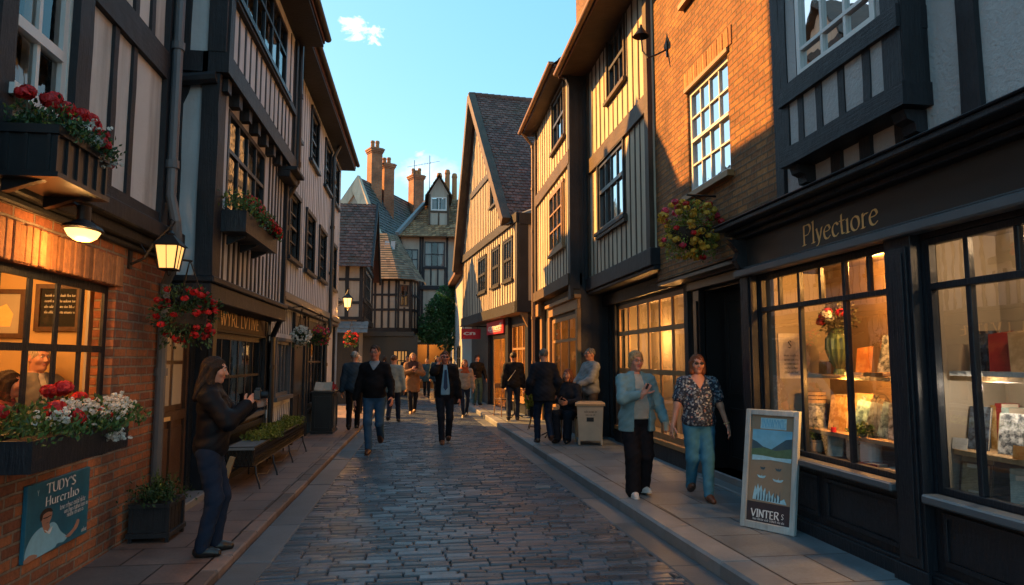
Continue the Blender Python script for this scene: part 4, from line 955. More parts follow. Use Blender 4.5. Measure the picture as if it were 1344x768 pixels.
# ---- two boarded houses
T = thing('boarded_house', (3.2, 10.9, .096), 'cream boarded house overhanging a wide amber-lit window grid beside the brick house', 'house')
F = FRt(3.2); G = FRt(3.55); rooms = MB(); h1, h2 = (10.32, 11.3, 6.05, 7.12), (10.45, 12.0, 3.85, 5.08)
m = MB(); m.wall(F, 9.13, 12.8, 2.88, 7.5, 0, [h1, h2], .1); shell(m, 3.22, 8, 9.13, 12.8, 2.86, 7.5); m.build('boarded_wall', M['plaster_cream'], T)
m = MB(); rnd.seed(44)
studs(m, F, 9.35, 12.7, 3.1, 5.1, -.02, .010, .26, .036, [h2]); studs(m, F, 9.35, 12.7, 5.38, 7.45, -.02, .010, .27, .036, [h1])
m.beam(F, 9.13, 5.24, 12.8, 5.24, .27, -.02, .05); m.beam(F, 9.2, 2.88, 9.2, 7.5, .16, -.02, .05); m.beam(F, 12.72, 2.88, 12.72, 7.5, .12, -.02, .04)
m.beam(F, 10.3, 3.77, 12.1, 3.77, .1, -.02, .06)
m.build('timber_frame', M['brown_timber'], T)
m = MB(); m.box(F, 9.0, 12.78, 2.84, 3.09, -.2, .09); m.box(F, 9.0, 12.78, 2.78, 2.838, -.35, .05); m.build('jetty_beam', M['black_timber'], T, bevel=.012)
window(F, T, *h1, 0, 3, 2, 'dark_frame', .03, .06, .03, True, True, .34, rooms, .05, 'brown_timber'); window(F, T, *h2, 0, 4, 2, 'dark_frame', .02, .06, .035, True, True, .25, rooms, .06, 'black_timber', row_at=[4.55]); rooms.build('room_interior', M['dark_room'], T)
hg = (8.84, 12.15, .38, 2.52)
m = MB(); m.wall(G, 8.7, 12.8, -.1, 2.85, 0, [hg, (12.25, 12.7, .15, 2.3)], .1); m.box(G, 8.72, 12.2, .0, .3, .002, .06); m.box(G, 8.7, 8.83, .0, 2.6, .002, .05); m.box(G, 12.15, 12.26, 0, 2.6, .002, .05); m.box(G, 8.7, 12.8, 2.56, 2.76, .002, .1); m.build('ground_floor_wall', M['black_timber'], T)
window(G, T, *hg, 0, 6, 3, 'ochre_frame', .03, .07, .075, False, True, 0, None, row_at=[1.36, 2.01], dep=.016, glass='shop_glass', sillmat='ochre_frame')
m = MB(); room(m, 3.70, 4.2, 8.8, 12.2, .35, 2.56); m.build('blind_box', M['room_cream'], T)
m = MB(); m.box(G, 12.27, 12.68, .15, 2.28, -.1, -.05); m.box(G, 12.33, 12.62, 1.1, 2.2, -.05, -.04); m.box(G, 12.33, 12.62, .3, .95, -.05, -.04); m.build('door', M['wood_door'], T)
m = MB(); m.box(FRt(2.93), 8.9, 12.82, 7.12, 7.18, -.6, .28); m.build('soffit', M['brown_timber'], T)
roof(T, 2.62, 5.6, 8.6, 8.95, 12.84, 7.15, 9.9, 'tile_purple'); gutter(FRt(2.62), T, 8.9, 12.84, 7.16, .05, 'ochre_frame')
chimney(T, 3.62, 13.4, 7.4, 10.9, .75, 1.05, 2, 'brick_up')

T = thing('tall_boarded_house', (2.85, 14.8, .096), 'sunlit cream boarded house standing forward with a dark corner post and a cafe below', 'house')
F = FRt(2.85); G = FRt(3.02); A = FC(12.8); rooms = MB(); h1, h2 = (13.35, 14.6, 6.1, 7.2), (13.45, 14.85, 3.85, 5.15)
m = MB(); m.wall(F, 12.8, 16.9, 3.0, 7.6, 0, [h1, h2], .1); shell(m, 2.87, 8, 12.82, 16.9, 2.9, 7.6); m.build('boarded_wall', M['plaster_cream'], T)
m = MB(); rnd.seed(45)
studs(m, F, 12.95, 16.8, 3.2, 5.35, -.02, .010, .3, .036, [h2]); studs(m, F, 12.95, 16.8, 5.65, 7.5, -.02, .010, .3, .036, [h1]); m.beam(F, 12.8, 5.5, 16.9, 5.5, .27, -.02, .05); m.box(F, 12.8, 16.9, 2.98, 3.2, -.2, .08); m.beam(F, 16.8, 3.0, 16.8, 7.6, .2, -.02, .05)
m.build('timber_frame', M['brown_timber'], T)
m = MB(); m.box(A, 2.83, 3.24, 2.9, 7.6, -.1, .0); m.beam(A, 2.92, 2.9, 2.92, 7.6, .16, -.02, .03); m.beam(A, 3.15, 2.9, 3.15, 7.6, .1, -.02, .02); m.box(FRt(2.84), 12.75, 12.95, 2.7, 7.6, -.02, .03)
m.poly(A, [(2.5, 7.25), (2.86, 7.25), (3.2, 7.1), (3.0, 6.9), (2.86, 6.75), (2.76, 7.05)], .03, .1); m.build('corner_post', M['black_timber'], T)
window(F, T, *h1, 0, 3, 2, 'dark_frame', .03, .06, .03, True, True, .34, rooms, .05, 'brown_timber'); window(F, T, *h2, 0, 3, 3, 'ochre_frame', -.03, .07, .035, False, True, .2, rooms, .06, 'ochre_frame'); rooms.build('room_interior', M['dark_room'], T)
hg = (12.95, 15.6, .5, 2.45)
m = MB(); m.wall(G, 12.8, 16.9, -.1, 3.0, 0, [hg], .1); m.face([(3.02, 12.8, -.1), (3.6, 12.8, -.1), (3.6, 12.8, 2.9), (3.02, 12.8, 2.9)]); m.build('ground_floor_wall', M['black_timber'], T)
window(G, T, *hg, 0, 3, 2, 'ochre_frame', .0, .08, .06, False, True, 0, None, row_at=[1.95], dep=.016, glass='shop_glass')
m = MB(); m.box(G, 12.8, 15.8, 2.52, 2.72, .002, .07); m.box(G, 12.75, 15.9, 2.72, 2.8, .002, .14); m.box(G, 12.8, 12.93, 0, 2.52, .002, .08); m.box(G, 15.65, 15.85, 0, 2.52, .002, .08); m.box(G, 16.55, 16.8, 0, 2.9, .002, .1); m.box(G, 16.5, 16.85, 2.6, 2.9, .101, .2); m.build('shopfront', M['ochre_frame'], T, bevel=.01)
m = MB(); room(m, 3.14, 5.2, 12.85, 16.0, .1, 2.75); m.build('cafe_room', M['room_brown'], T)
m = MB()
for i in range(5): m.box(FRt(4.9), 13.2+i*.5, 13.62+i*.5, 1.0, 2.2, -.05, .0)
m.build('back_bar_shelves', M['wood_door'], T)
roof(T, 2.52, 5.6, 8.6, 12.85, 17.1, 7.38, 10.2, 'tile_purple'); m = MB(); m.box(FRt(2.85), 12.82, 17.1, 7.3, 7.36, -.3, .32); m.build('soffit', M['brown_timber'], T)
gutter(FRt(2.52), T, 12.8, 17.15, 7.4, .05, 'ochre_frame'); pipe(T, [(2.5, 16.95, 7.35), (2.78, 16.95, 7.0), (2.78, 16.95, .1)], .04, 'ochre_frame')

# ---- gabled house leaning into the street
C0 = (2.5, 17.6); uu = (-.118, .993); ww = (-.993, -.118)
T = thing('gabled_house', (2.5, 19, .096), 'tall house with steep purple tiled roof and buff boarded gable facing the street', 'house')
F = Fr(C0, uu, ww); A = Fr(C0, (.993, .118), (.118, -.993)); rooms = MB(); L = 8.2; ap = (5.6, 10.45)
hs = [(.62, 1.55, 3.72, 4.85), (2.15, 3.05, 3.72, 4.85), (4.0, 5.2, 3.72, 4.85)]; gw = (2.55, 3.35, 6.25, 7.15)
m = MB(); m.wall(F, 0, L, 2.95, 5.3, 0, hs, .1)
gz = lambda u: 5.3+(ap[1]-5.3)*(u-.65)/(ap[0]-.65)
m.face([F.p(.65, 5.3), F.p(gw[0], 5.3), F.p(gw[0], gz(gw[0]))]); m.face([F.p(gw[0], 5.3), F.p(gw[1], 5.3), F.p(gw[1], gw[2]), F.p(gw[0], gw[2])]); m.face([F.p(gw[0], gw[3]), F.p(gw[1], gw[3]), F.p(gw[1], gz(gw[1])), F.p(gw[0], gz(gw[0]))]); m.face([F.p(gw[1], 5.3), F.p(L, 5.3), F.p(ap[0], ap[1]), F.p(gw[1], gz(gw[1]))])
m.quadF(A, 0, 3.2, 2.95, 5.35, 0); m.face([F.p(L, 2.9), F.p(L, 2.9, -4), F.p(L, 5.4, -4), F.p(L, 5.4)])
m.build('boarded_wall', M['plaster_gable'], T)
m = MB(); rnd.seed(46)
studs(m, F, .3, L-.2, 3.1, 5.2, -.02, .016, .3, .055, hs)
for i in range(1, 32):
    u = .26*i; top = (gz(u) if u < ap[0] else 5.3+(ap[1]-5.3)*(L-u)/(L-ap[0]))-.25
    if top > 5.5:
        segs = [(5.42, top)] if not (gw[0]-.08 < u < gw[1]+.08) else [(5.42, 6.15), (7.2, top)]
        for a, b in segs:
            if b > a: m.beam(F, u, a, u, b, .05, -.02, .016, .003)
m.beam(F, 0, 5.3, L, 5.3, .26, -.02, .07); m.beam(F, 2.8, 7.35, 6.6, 7.35, .2, -.02, .05); m.box(F, -.05, L, 2.78, 3.08, -.3, .06); m.box(A, -.06, 3.2, 2.78, 3.08, -.2, .06)
m.box(A, 0, .26, 2.95, 5.3, -.05, .03); m.box(A, .62, .78, 2.95, 5.3, -.05, .03); m.box(A, 0, 3.2, 5.1, 5.4, -.05, .05); m.beam(F, .12, 3.0, .12, 5.3, .22, -.02, .04)
m.build('timber_frame', M['black_timber'], T)
m = MB()
for a, b in (((.5, 5.25), (ap[0], ap[1]+.22)), ((L+.35, 4.9), (ap[0], ap[1]+.22))): m.beam(F, a[0], a[1], b[0], b[1], .26, .1, .34)
m.build('bargeboard', M['brown_timber'], T)
for h in hs: window(F, T, *h, 0, 3, 2, 'dark_frame', -.0, .06, .04, True, True, .2, rooms, .05, 'black_timber')
window(F, T, *gw, 0, 2, 1, 'dark_frame', .02, .06, .03, False, True, .4, rooms, .04, 'black_timber'); rooms.build('room_interior', M['dark_room'], T)
m = MB(); e0 = Vector(F.p(.55, 5.32, .30)); U_ = Vector((-ww[0]*5, -ww[1]*5, 0)); r0 = Vector(F.p(ap[0], ap[1]+.3, .30))
m.tiles(e0, U_, r0-e0, 30, 48, .016, .006); e1 = Vector(F.p(L+.35, 4.9, .30)); m.tiles(e1, U_, r0-e1, 16, 24, .016, .006)
for k in range(22): m.ct = rnd.random(); a = r0+U_*(k/22.0); m.tube([a, a+U_*(1/23.0)], [.085, .1], 8)
m.build('roof', M['tile_purple'], T)
m = MB(); q0, q1, q2, q3 = F.p(.62, 5.30, .34), A.p(1.6, 5.95, .30), A.p(1.6, 6.1, -.3), F.p(.75, 5.55, -.6); lo_ = lambda p: (p[0], p[1], p[2]-.16)
m.face([q0, q1, q2, q3]); m.face([q0, q1, lo_(q1), lo_(q0)]); m.face([lo_(q0), lo_(q1), lo_(q2), lo_(q3)]); m.face([q0, q3, lo_(q3), lo_(q0)]); m.build('lead_flashing', M['lead'], T)
m = MB(); m.face([A.p(0, 5.35), A.p(1.6, 5.35), A.p(1.6, 5.9), F.p(.6, 5.3, 0)]); m.build('tile_hanging', M['black_timber'], T)
Gf = Fr(F.p(0, 0, -.35)[:2], uu, ww)
hg, hd = (.35, 2.1, .45, 2.55), (2.55, 4.75, .12, 2.32)
m = MB(); m.wall(Gf, 0, L, -.1, 2.95, 0, [hg, hd], .12); m.quadF(Fr(Gf.o, A.u, A.w), 0, 3, -.1, 2.95, 0); m.box(Gf, 2.15, 2.5, -.05, 2.8, .002, .1); m.box(Gf, 4.85, 5.1, -.05, 2.8, .002, .1); m.box(Gf, .0, .3, -.05, 2.8, .002, .1); m.build('ground_floor_wall', M['navy'], T)
m = MB(); m.face([F.p(0, 2.775, .05), F.p(L, 2.775, .05), F.p(L, 2.775, -.4), F.p(0, 2.775, -.4)]); m.face([A.p(0, 2.776, .05), A.p(3, 2.776, .05), A.p(3, 2.776, -.4), A.p(0, 2.776, -.4)]); m.poly(A, [(.05, 2.78), (.5, 2.78), (.42, 2.66), (.36, 2.5), (.35, 2.3), (.3, 2.3)], .0, .1); m.build('jetty_soffit', M['ochre_frame'], T)
window(Gf, T, *hg, 0, 3, 2, 'ochre_frame', .04, .07, .06, False, True, 0, None, row_at=[1.85], glass='shop_glass')
D = MB(); D.box(Gf, 2.56, 2.7, .12, 2.31, -.1, -.04); D.box(Gf, 4.6, 4.74, .12, 2.31, -.1, -.04); D.box(Gf, 2.7, 4.6, 2.2, 2.31, -.1, -.04); D.box(Gf, 3.62, 3.68, .12, 2.2, -.1, -.05); D = D.build('glazed_door', M['ochre_frame'], T); g = MB(); g.quadF(Gf, 2.7, 4.6, .12, 2.2, -.07); g.build('pane', M['shop_glass'], D)
m = MB(); o_ = Fr(Gf.p(0, 0, -.16)[:2], uu, ww)
m.quadF(o_, 0, 5.6, -.0, 2.7, -2.2); m.quadF(Fr(o_.p(0, 0)[:2], ww, uu), -2.2, 0, 0, 2.7, .03); m.quadF(Fr(o_.p(5.6, 0)[:2], ww, uu), -2.2, 0, 0, 2.7, 0); m.face([o_.p(0, 2.7), o_.p(5.6, 2.7), o_.p(5.6, 2.7, -2.2), o_.p(0, 2.7, -2.2)]); m.face([o_.p(0, .1), o_.p(5.6, .1), o_.p(5.6, .1, -2.2), o_.p(0, .1, -2.2)]); m.build('shop_room', M['room_warm'], T)
# red shop sign
m = MB(); m.box(Gf, 2.52, 4.83, 2.34, 2.74, .102, .15); sg = thing('shop_sign', Gf.p(3.6, 2.5, .15), 'red fascia sign with white lettering above the glazed shop door', 'sign', 'red signs on the gabled house'); M['red_sign'] = plain('red sign', (.42, .012, .028), .4, .1, 4, 40, 0); m.build('board', M['red_sign'], sg)
m = MB(); lettering(m, Gf, 'corneet!', 4.6, 2.46, .2, .152, 1.85, .2, .3, -1, flat=.12); m.box(Gf, 2.85, 4.4, 2.41, 2.425, .1505, .152); m.build('lettering', M['white_frame'], sg)
sg = thing('hanging_sign', Gf.p(5.6, 2.5, .4), 'small red hanging sign projecting from the far end of the gabled house', 'sign', 'red signs on the gabled house'); hf = Fr(Gf.p(5.6, 0, 0)[:2], ww, (-uu[0], -uu[1]))
m = MB(); m.box(hf, .2, .85, 2.24, 2.58, -.03, .03); m.build('board', M['red_sign'], sg); m = MB(); m.tube([hf.p(0, 2.66), hf.p(.9, 2.66)], .018, 6); m.tube([hf.p(.3, 2.66), hf.p(.3, 2.57)], .01, 5); m.tube([hf.p(.75, 2.66), hf.p(.75, 2.57)], .01, 5); m.build('bracket', M['iron'], sg)
m = MB(); lettering(m, hf, 'cn', .78, 2.38, .13, .032, .4, .2, .3, -1, flat=.12); m.build('lettering', M['white_frame'], sg)

# ---- grey shop past the gabled house
T = thing('grey_shop', (1.7, 28, .096), 'narrow grey plastered shop with one lit window beyond the gabled house', 'shop')
F = Fr((1.55, 26.2), (-.02, 1), (-1, -.02)); m = MB(); hh = (.7, 2.8, .7, 2.1); m.wall(F, 0, 7, -.1, 4.8, 0, [hh], .1); m.face([F.p(0, 0), F.p(0, 0, -4), F.p(0, 4.8, -4), F.p(0, 4.8)]); m.build('plaster_wall', M['plaster_cast'], T)
window(F, T, *hh, 0, 2, 2, 'dark_frame', .03, .07, .05, False, True, 0, None, glass='shop_glass', row_at=[1.6]); m = MB(); m.quadF(F, .5, 3, .5, 2.3, -.4); m.build('lit_blind', emit_mat('lit blind', (.6, .33, .12), .3), T)
m = MB(); m.box(F, 0, 7, 4.8, 4.95, -4, .3); m.build('roof', M['tile_purple'], T)
# ================================================================== THINGS ON THE STREET
rnd.seed(77)
# ---- flower boxes
Fp = FL(-2.42)
window_box('window_box', Fp, 3.93, 5.12, .955, 1.125, .06, .42, 'long black trough of red geraniums and white blooms under the amber pub window', 'navy',
  [(.50, .24, .35), (.58, .25, .45), (.05, .15, .4), (.30, .15, .8), (.38, .10, .95), (.67, .09, .95), (.86, .17, .3), (.97, .12, .35), (-.12, .12, .3)],
  [(.45, .14, .9, .06, 60), (.62, .08, 1.0, .09, 70), (.78, .1, 1.0, .09, 90), (.9, .12, .9, .08, 70), (.2, .1, 1., .06, 25), (.72, -.06, 1.12, .04, 30)], .2, 'leaf_mid', 2600, 3, brackets=(4.95,), ls=.036, redr=(.036, .052), trail=.06)
window_box('window_box', FL(-2.32), 3.92, 4.50, 2.56, 2.82, .05, .34, 'panelled black box of red flowers below the upper pub window', 'black_paint',
  [(.05, .19, .4), (.15, .17, .7), (.25, .13, .9), (.42, .24, .5), (.55, .21, .6), (.66, .2, .8), (.74, .18, .9), (.84, .16, .9), (.92, .12, 1.), (.8, .05, 1.1), (1.02, .05, .9), (1.1, .0, .9)],
  [(.4, .06, 1, .05, 40), (.6, .05, 1, .05, 40), (.8, .03, 1.05, .05, 30), (.95, -.04, 1., .04, 30)], .17, 'leaf_dark', 2100, 4, True, (4.0, 4.42), .030, (.03, .045), .1, lime=.12)
window_box('window_box', FL(-2.10), 7.25, 8.75, 2.86, 3.08, .05, .30, 'dark box with red flowers under the first-floor window of the jettied house', 'navy',
  [(.4, .2, .5), (.48, .25, .6), (.56, .2, .7), (.62, .12, .9), (.7, .14, .8), (.78, .17, .6), (.86, .1, .9), (.97, .12, .7), (.36, .1, .9), (.55, .05, 1.1), (.68, .04, 1.1), (.8, .02, 1.15), (.93, .0, 1.1), (.45, .28, .4)], [(.5, .05, 1, .1, 25)], .24, 'leaf_mid', 2000, 6, False, (7.5, 8.05, 8.55), .04, lime=.25)

# ---- hanging baskets
hanging_basket('hanging_basket', (-2.02, 6.28, 1.945), .255, 'round hanging basket packed with small red flowers by the pub door', 'hanging flower baskets', 'leaf_dark', [('red_flowers', 'red_petal', 46)], 1700, 18, .22, .026, 11, ls=.034)
hanging_basket('hanging_basket', (-2.02, 12.0, 1.95), .16, 'hanging basket of pale white flowers in front of the grey house', 'hanging flower baskets', 'leaf_dark', [('white_flowers', 'white_petal', 120)], 700, 6, .3, .02, 12, ls=.04)
hanging_basket('hanging_basket', (-2.04, 14.4, 2.05), .19, 'hanging basket of pink flowers over the dark doorway of the grey house', 'hanging flower baskets', 'leaf_mid', [('pink_flowers', 'pink_petal', 26), ('yellow_flowers', 'yellow_petal', 10)], 800, 10, .26, .03, 13, ls=.045)
hanging_basket('hanging_basket', (-1.98, 20.0, 2.15), .2, 'hanging basket of red flowers below the lit wall lantern past the grey house', 'hanging flower baskets', 'leaf_mid', [('red_flowers', 'red_petal', 40)], 700, 10, .3, .035, 14, ls=.055)
hanging_basket('hanging_basket', (2.93, 7.15, 2.98), .33, 'large bushy yellow-green basket with pink blooms below the brick house window', 'hanging flower baskets', 'leaf_lime', [('pink_flowers', 'pink_petal', 16), ('red_flowers', 'red_petal', 10), ('yellow_flowers', 'yellow_petal', 60)], 3000, 26, .05, .036, 15, .9, ls=.032)
bk = MB(); bk.tube([(3.24, 7.15, 3.36), (2.90, 7.15, 3.37)], .012, 6); bk.tube([(3.24, 7.15, 3.15), (3.1, 7.15, 3.3), (2.98, 7.15, 3.36)], .008, 5); bk.build('bracket', M['iron'], bpy.data.objects['brick_house'])
bk = MB(); bk.tube([(-2.0, 6.28, 2.41), (-2.18, 6.28, 2.43), (-2.3, 6.28, 2.47)], .01, 5); bk.build('basket_hook', M['iron'], bpy.data.objects['brick_pub'])
for y_ in (12.0, 14.4):
    bk = MB(); bk.tube([(-2.3, y_, 2.42), (-2.0, y_, 2.45), (-2.0, y_, 2.38)], .01, 5); bk.build('basket_hook', M['iron'], bpy.data.objects['grey_house'])

# ---- lamps
M['lamp_glass'] = emit_mat('glowing lamp glass', (1, .52, .15), .75)
M['lantern_glass'] = emit_mat('lantern glass', (1, .50, .14), .32)
t = thing('wall_lamp', (-2.14, 4.62, 2.36), 'glowing half-dome lamp under the jetty above the pub window', 'lamp')
m = MB(); m.lathe((-2.14, 4.62, 2.36), [(0, -.062), (.05, -.058), (.09, -.036), (.11, -.004), (.115, .01)], 22, .8, 1.25); m.build('glass_bowl', M['lamp_glass'], t, smooth=True)
m = MB(); m.lathe((-2.14, 4.62, 2.36), [(.116, .0), (.135, .01), (.125, .028), (.09, .045), (.045, .07), (.045, .16), (0, .16)], 22, .8, 1.25); m.build('hood', M['iron'], t, smooth=False)
m = MB(); m.tube([(-2.14, 4.62, 2.5), (-2.2, 4.62, 2.54), (-2.4, 4.62, 2.5)], .014, 6); m.tube([(-2.14, 4.80, 2.37), (-2.14, 4.88, 2.40), (-2.25, 4.95, 2.5)], .008, 5); m.build('bracket', M['iron'], t)
def lantern(name, c, label, s=1.0, wall=None, glass='lantern_glass'):
    x, y, z = c; t = thing(name, c, label, 'lantern', 'wall lanterns')
    m = MB(); a0, a1, h = .085*s, .125*s, .27*s
    co_ = [(-1, -1), (1, -1), (1, 1), (-1, 1)]
    for k in range(4):
        p, q = co_[k], co_[(k+1) % 4]; m.face([(x+p[0]*a0*.9, y+p[1]*a0*.9, z), (x+q[0]*a0*.9, y+q[1]*a0*.9, z), (x+q[0]*a1*.92, y+q[1]*a1*.92, z+h), (x+p[0]*a1*.92, y+p[1]*a1*.92, z+h)])
    m.build('glass', M[glass], t)
    m = MB()
    for k in range(4):
        p, q = co_[k], co_[(k+1) % 4]
        m.tube([(x+p[0]*a0, y+p[1]*a0, z), (x+p[0]*a1, y+p[1]*a1, z+h)], .009*s, 5)
        m.tube([(x+p[0]*a0, y+p[1]*a0, z), (x+q[0]*a0, y+q[1]*a0, z)], .01*s, 5); m.tube([(x+p[0]*a1, y+p[1]*a1, z+h), (x+q[0]*a1, y+q[1]*a1, z+h)], .011*s, 5)
        m.tube([(x+(p[0]+q[0])/2*a0, y+(p[1]+q[1])/2*a0, z), (x+(p[0]+q[0])/2*a1, y+(p[1]+q[1])/2*a1, z+h)], .005*s, 4)
        e = 1.22
        m.face([(x+p[0]*a1*e, y+p[1]*a1*e, z+h), (x+q[0]*a1*e, y+q[1]*a1*e, z+h), (x+q[0]*.03*s, y+q[1]*.03*s, z+h+.13*s), (x+p[0]*.03*s, y+p[1]*.03*s, z+h+.13*s)])
    m.face([(x+p[0]*a0, y+p[1]*a0, z) for p in co_])
    m.build('frame', M['iron'], t)
    m = MB(); m.lathe((x, y, z+h+.12*s), [(.035*s, 0), (.045*s, .02*s), (.03*s, .04*s), (.015*s, .06*s), (.02*s, .08*s), (0, .11*s)], 10); m.lathe((x, y, z-.06*s), [(0, -.02*s), (.02*s, 0), (.03*s, .04*s), (.05*s, .06*s)], 8); m.build('finial', M['iron'], t)
    if wall:
        m = MB(); m.box(FL(wall[0]), y-.025, y+.025, z+.0*s, z+.30*s, .0, .02)
        m.tube([(wall[0]+.02, y, z+.04), (wall[0]+.12, y, z+.09), (x-.13, y, z+.22), (x-.02, y, z+h+.19*s), (x, y, z+h+.23*s), (x, y, z+h+.2*s)], .011, 6)
        m.tube([(wall[0]+.02, y, z+.26), (wall[0]+.08, y, z+.22), (wall[0]+.14, y, z+.12), (wall[0]+.1, y, z+.08)], .007, 5); m.tube([(x, y, z+h+.2*s), (x+.03, y, z+h+.28*s), (x+.0, y+.0, z+h+.31*s), (x-.03, y, z+h+.27*s)], .007, 5)
        m.build('bracket', M['iron'], t)
    return t
lantern('wall_lantern', (-2.1, 6.02, 2.30), 'black lantern with amber glass on a scrolled bracket at the corner of the pub', .74, (-2.42,))
lantern('wall_lantern', (-2.02, 19.3, 2.98), 'bright small lantern at the far end of the grey house', .95, (-2.3,), 'lamp_glass')
t = thing('wall_lamp', (3.0, 8.55, 5.9), 'unlit conical lamp on a curved arm high on the brick wall', 'lamp')
m = MB(); m.lathe((2.95, 8.75, 5.98), [(.115, 0), (.10, .02), (.05, .09), (.022, .13), (.015, .17), (0, .18)], 16); m.lathe((2.95, 8.75, 5.98), [(.11, 0), (.045, .075), (0, .08)], 16); m.build('shade', M['iron'], t)
m = MB(); m.tube([(2.95, 8.75, 6.0), (2.95, 8.7, 5.75), (3.0, 8.62, 5.62), (3.12, 8.58, 5.66), (3.24, 8.55, 5.72)], .012, 6); m.box(FRt(3.25), 8.53, 8.57, 5.62, 5.83, .0, .02); m.build('bracket', M['iron'], t)
t = thing('sign_lamp', (-2.2, 9.1, 2.27), 'tiny downlight under the jetty above the left shop sign', 'lamp')
m = MB(); m.lathe((-2.2, 9.1, 2.235), [(.03, .0), (.035, .03), (.03, .06), (0, .065)], 10); m.build('housing', M['iron'], t); m = MB(); m.lathe((-2.2, 9.1, 2.236), [(.0, .0), (.028, .0)], 10); m.build('lens', M['lamp_glass'], t)

# ---- shop sign on the left
t = thing('shop_sign', (-2.38, 9.6, 1.92), 'dark wooden sign board with warm worn capitals over the left shop window', 'sign')
m = MB(); m.box(Fp, 8.35, 10.9, 1.905, 2.2, .03, .06); m.build('board', M['brown_timber'], t, bevel=.006)
m = MB(); m.box(Fp, 8.32, 10.93, 2.201, 2.23, .02, .09); m.box(Fp, 8.32, 10.93, 1.875, 1.904, .02, .08); m.build('moulding', M['black_timber'], t)
m = MB(); lettering(m, Fp, 'WYRL LVTIVE', 8.5, 1.965, .17, .0605, 1.95, .13, .5, 1, flat=.06); m.build('lettering', M['gold'], t)

# ---- blue poster on the pub wall
t = thing('poster', (-2.40, 5.08, .3), 'blue pub poster showing a man in a light blue shirt below white lettering', 'poster')
M['poster_blue'] = plain('poster blue', (.016, .13, .20), .35, .45, 9, 60, .001); M['shirt_blue'] = plain('poster shirt', (.26, .55, .70), .5, .2, 20, 60, 0); M['poster_skin'] = plain('poster skin', (.42, .22, .15), .5, .2, 20, 60, 0); M['poster_hair'] = plain('poster hair', (.03, .018, .014), .5, .2, 20, 60, 0); M['chalk'] = plain('white lettering', (.75, .8, .78), .6, .35, 40, 60, 0)
FP = FL(-2.40); m = MB(); m.box(FP, 4.68, 5.49, .30, .77, -.018, .008); m.build('board', M['poster_blue'], t, bevel=.003)
X = lambda a, b: (4.68+.81*a*.98, .30+.47*b*.84)
def shape(n_, mat, pts, w_, smooth=True):
    m = MB(); q = cr([*pts, pts[0]], 5)[:-1] if smooth else pts; m.poly(FP, [X(*p) for p in q], w_); m.build(n_, M[mat], t)
shape('figure_shirt', 'shirt_blue', [(.01, .0), (.02, .2), (.1, .38), (.22, .46), (.3, .42), (.38, .47), (.46, .42), (.54, .26), (.62, .16), (.66, .1), (.6, .05), (.5, .07), (.42, .02)], .0090)
shape('figure_face', 'poster_skin', [(.24, .5), (.22, .6), (.25, .68), (.32, .7), (.38, .66), (.38, .56), (.35, .48), (.36, .4), (.30, .34), (.26, .42)], .0096)
shape('figure_hair', 'poster_hair', [(.21, .56), (.2, .66), (.26, .735), (.35, .72), (.39, .66), (.37, .65), (.32, .67), (.25, .65), (.235, .58)], .0102)
shape('figure_collar', 'chalk', [(.27, .40), (.31, .35), (.36, .30), (.40, .40), (.37, .38), (.34, .35), (.30, .38)], .0108)
shape('figure_glasses', 'poster_hair', [(.245, .585), (.30, .575), (.37, .59), (.37, .605), (.30, .595), (.245, .602)], .0108, False)
shape('figure_mouth', 'poster_hair', [(.28, .50), (.315, .492), (.35, .502), (.315, .50)], .0108, False)
shape('figure_hand', 'poster_skin', [(.62, .12), (.7, .16), (.77, .22), (.82, .32), (.86, .3), (.84, .2), (.78, .14), (.7, .09)], .0096)
shape('figure_hand', 'poster_skin', [(.0, .06), (.08, .1), (.18, .06), (.17, .01), (.02, .0)], .0102)
m = MB(); lettering(m, FP, "TUDY'S", 4.68+.27*.81, .685, .062, .0096, .38, .15, .5); lettering(m, FP, 'Hurcrilio', 4.68+.26*.81, .605, .058, .0096, .44, .14, .5); lettering(m, FP, 'Y', 4.79, .69, .035, .0096)
scribble(m, FP, 5.08, 5.42, .545, .034, .0098, 1, 1); scribble(m, FP, 5.14, 5.46, .51, .03, .0098, 1, 2); scribble(m, FP, 5.18, 5.40, .478, .03, .0098, 1, 5); scribble(m, FP, 5.40, 5.47, .325, .03, .0098, 1, 7)
m.build('lettering', M['chalk'], t)

# ---- square planter by the pub
t = thing('planter', (-2.2, 6.35, .05), 'square dark wooden planter with feathery green plants against the brick pub', 'planter')
m = MB(); A_ = FL(-2.37); 
m.box(A_, 6.17, 6.53, .11, .34, .0, .30); m.box(A_, 6.14, 6.56, .085, .125, -.01, .33); m.box(A_, 6.15, 6.55, .325, .36, -.005, .32)
for u in (6.16, 6.51):
    for w_ in (.0, .29): m.box(A_, u, u+.03, .0, .325, w_, w_+.03)
for u in (6.26, 6.35, 6.44): m.box(A_, u-.004, u+.004, .13, .32, .3005, .304)
m.build('box', M['black_timber'], t, bevel=.004)
m = MB(); rnd.seed(9)
for i in range(900): a = rnd.random()*6.28; r = abs(rnd.gauss(0, .12)); leaf(m, (-2.21+r*math.cos(a), 6.35+r*1.2*math.sin(a), .36+abs(rnd.gauss(0, .07))), .035)
m.build('foliage', M['leaf_dark'], t)
m = MB()
for i in range(34):
    a = rnd.random()*6.28; r = rnd.uniform(0, .13); h = rnd.uniform(.1, .3); p = Vector((-2.21+r*math.cos(a), 6.35+r*math.sin(a), .35)); q = p+Vector((rnd.gauss(0, .04), rnd.gauss(0, .05), h)); m.tube([p, q], .002, 3, False)
    for k in range(7): leaf(m, p.lerp(q, .4+.6*k/7), .022)
m.build('tall_stems', M['leaf_mid'], t)

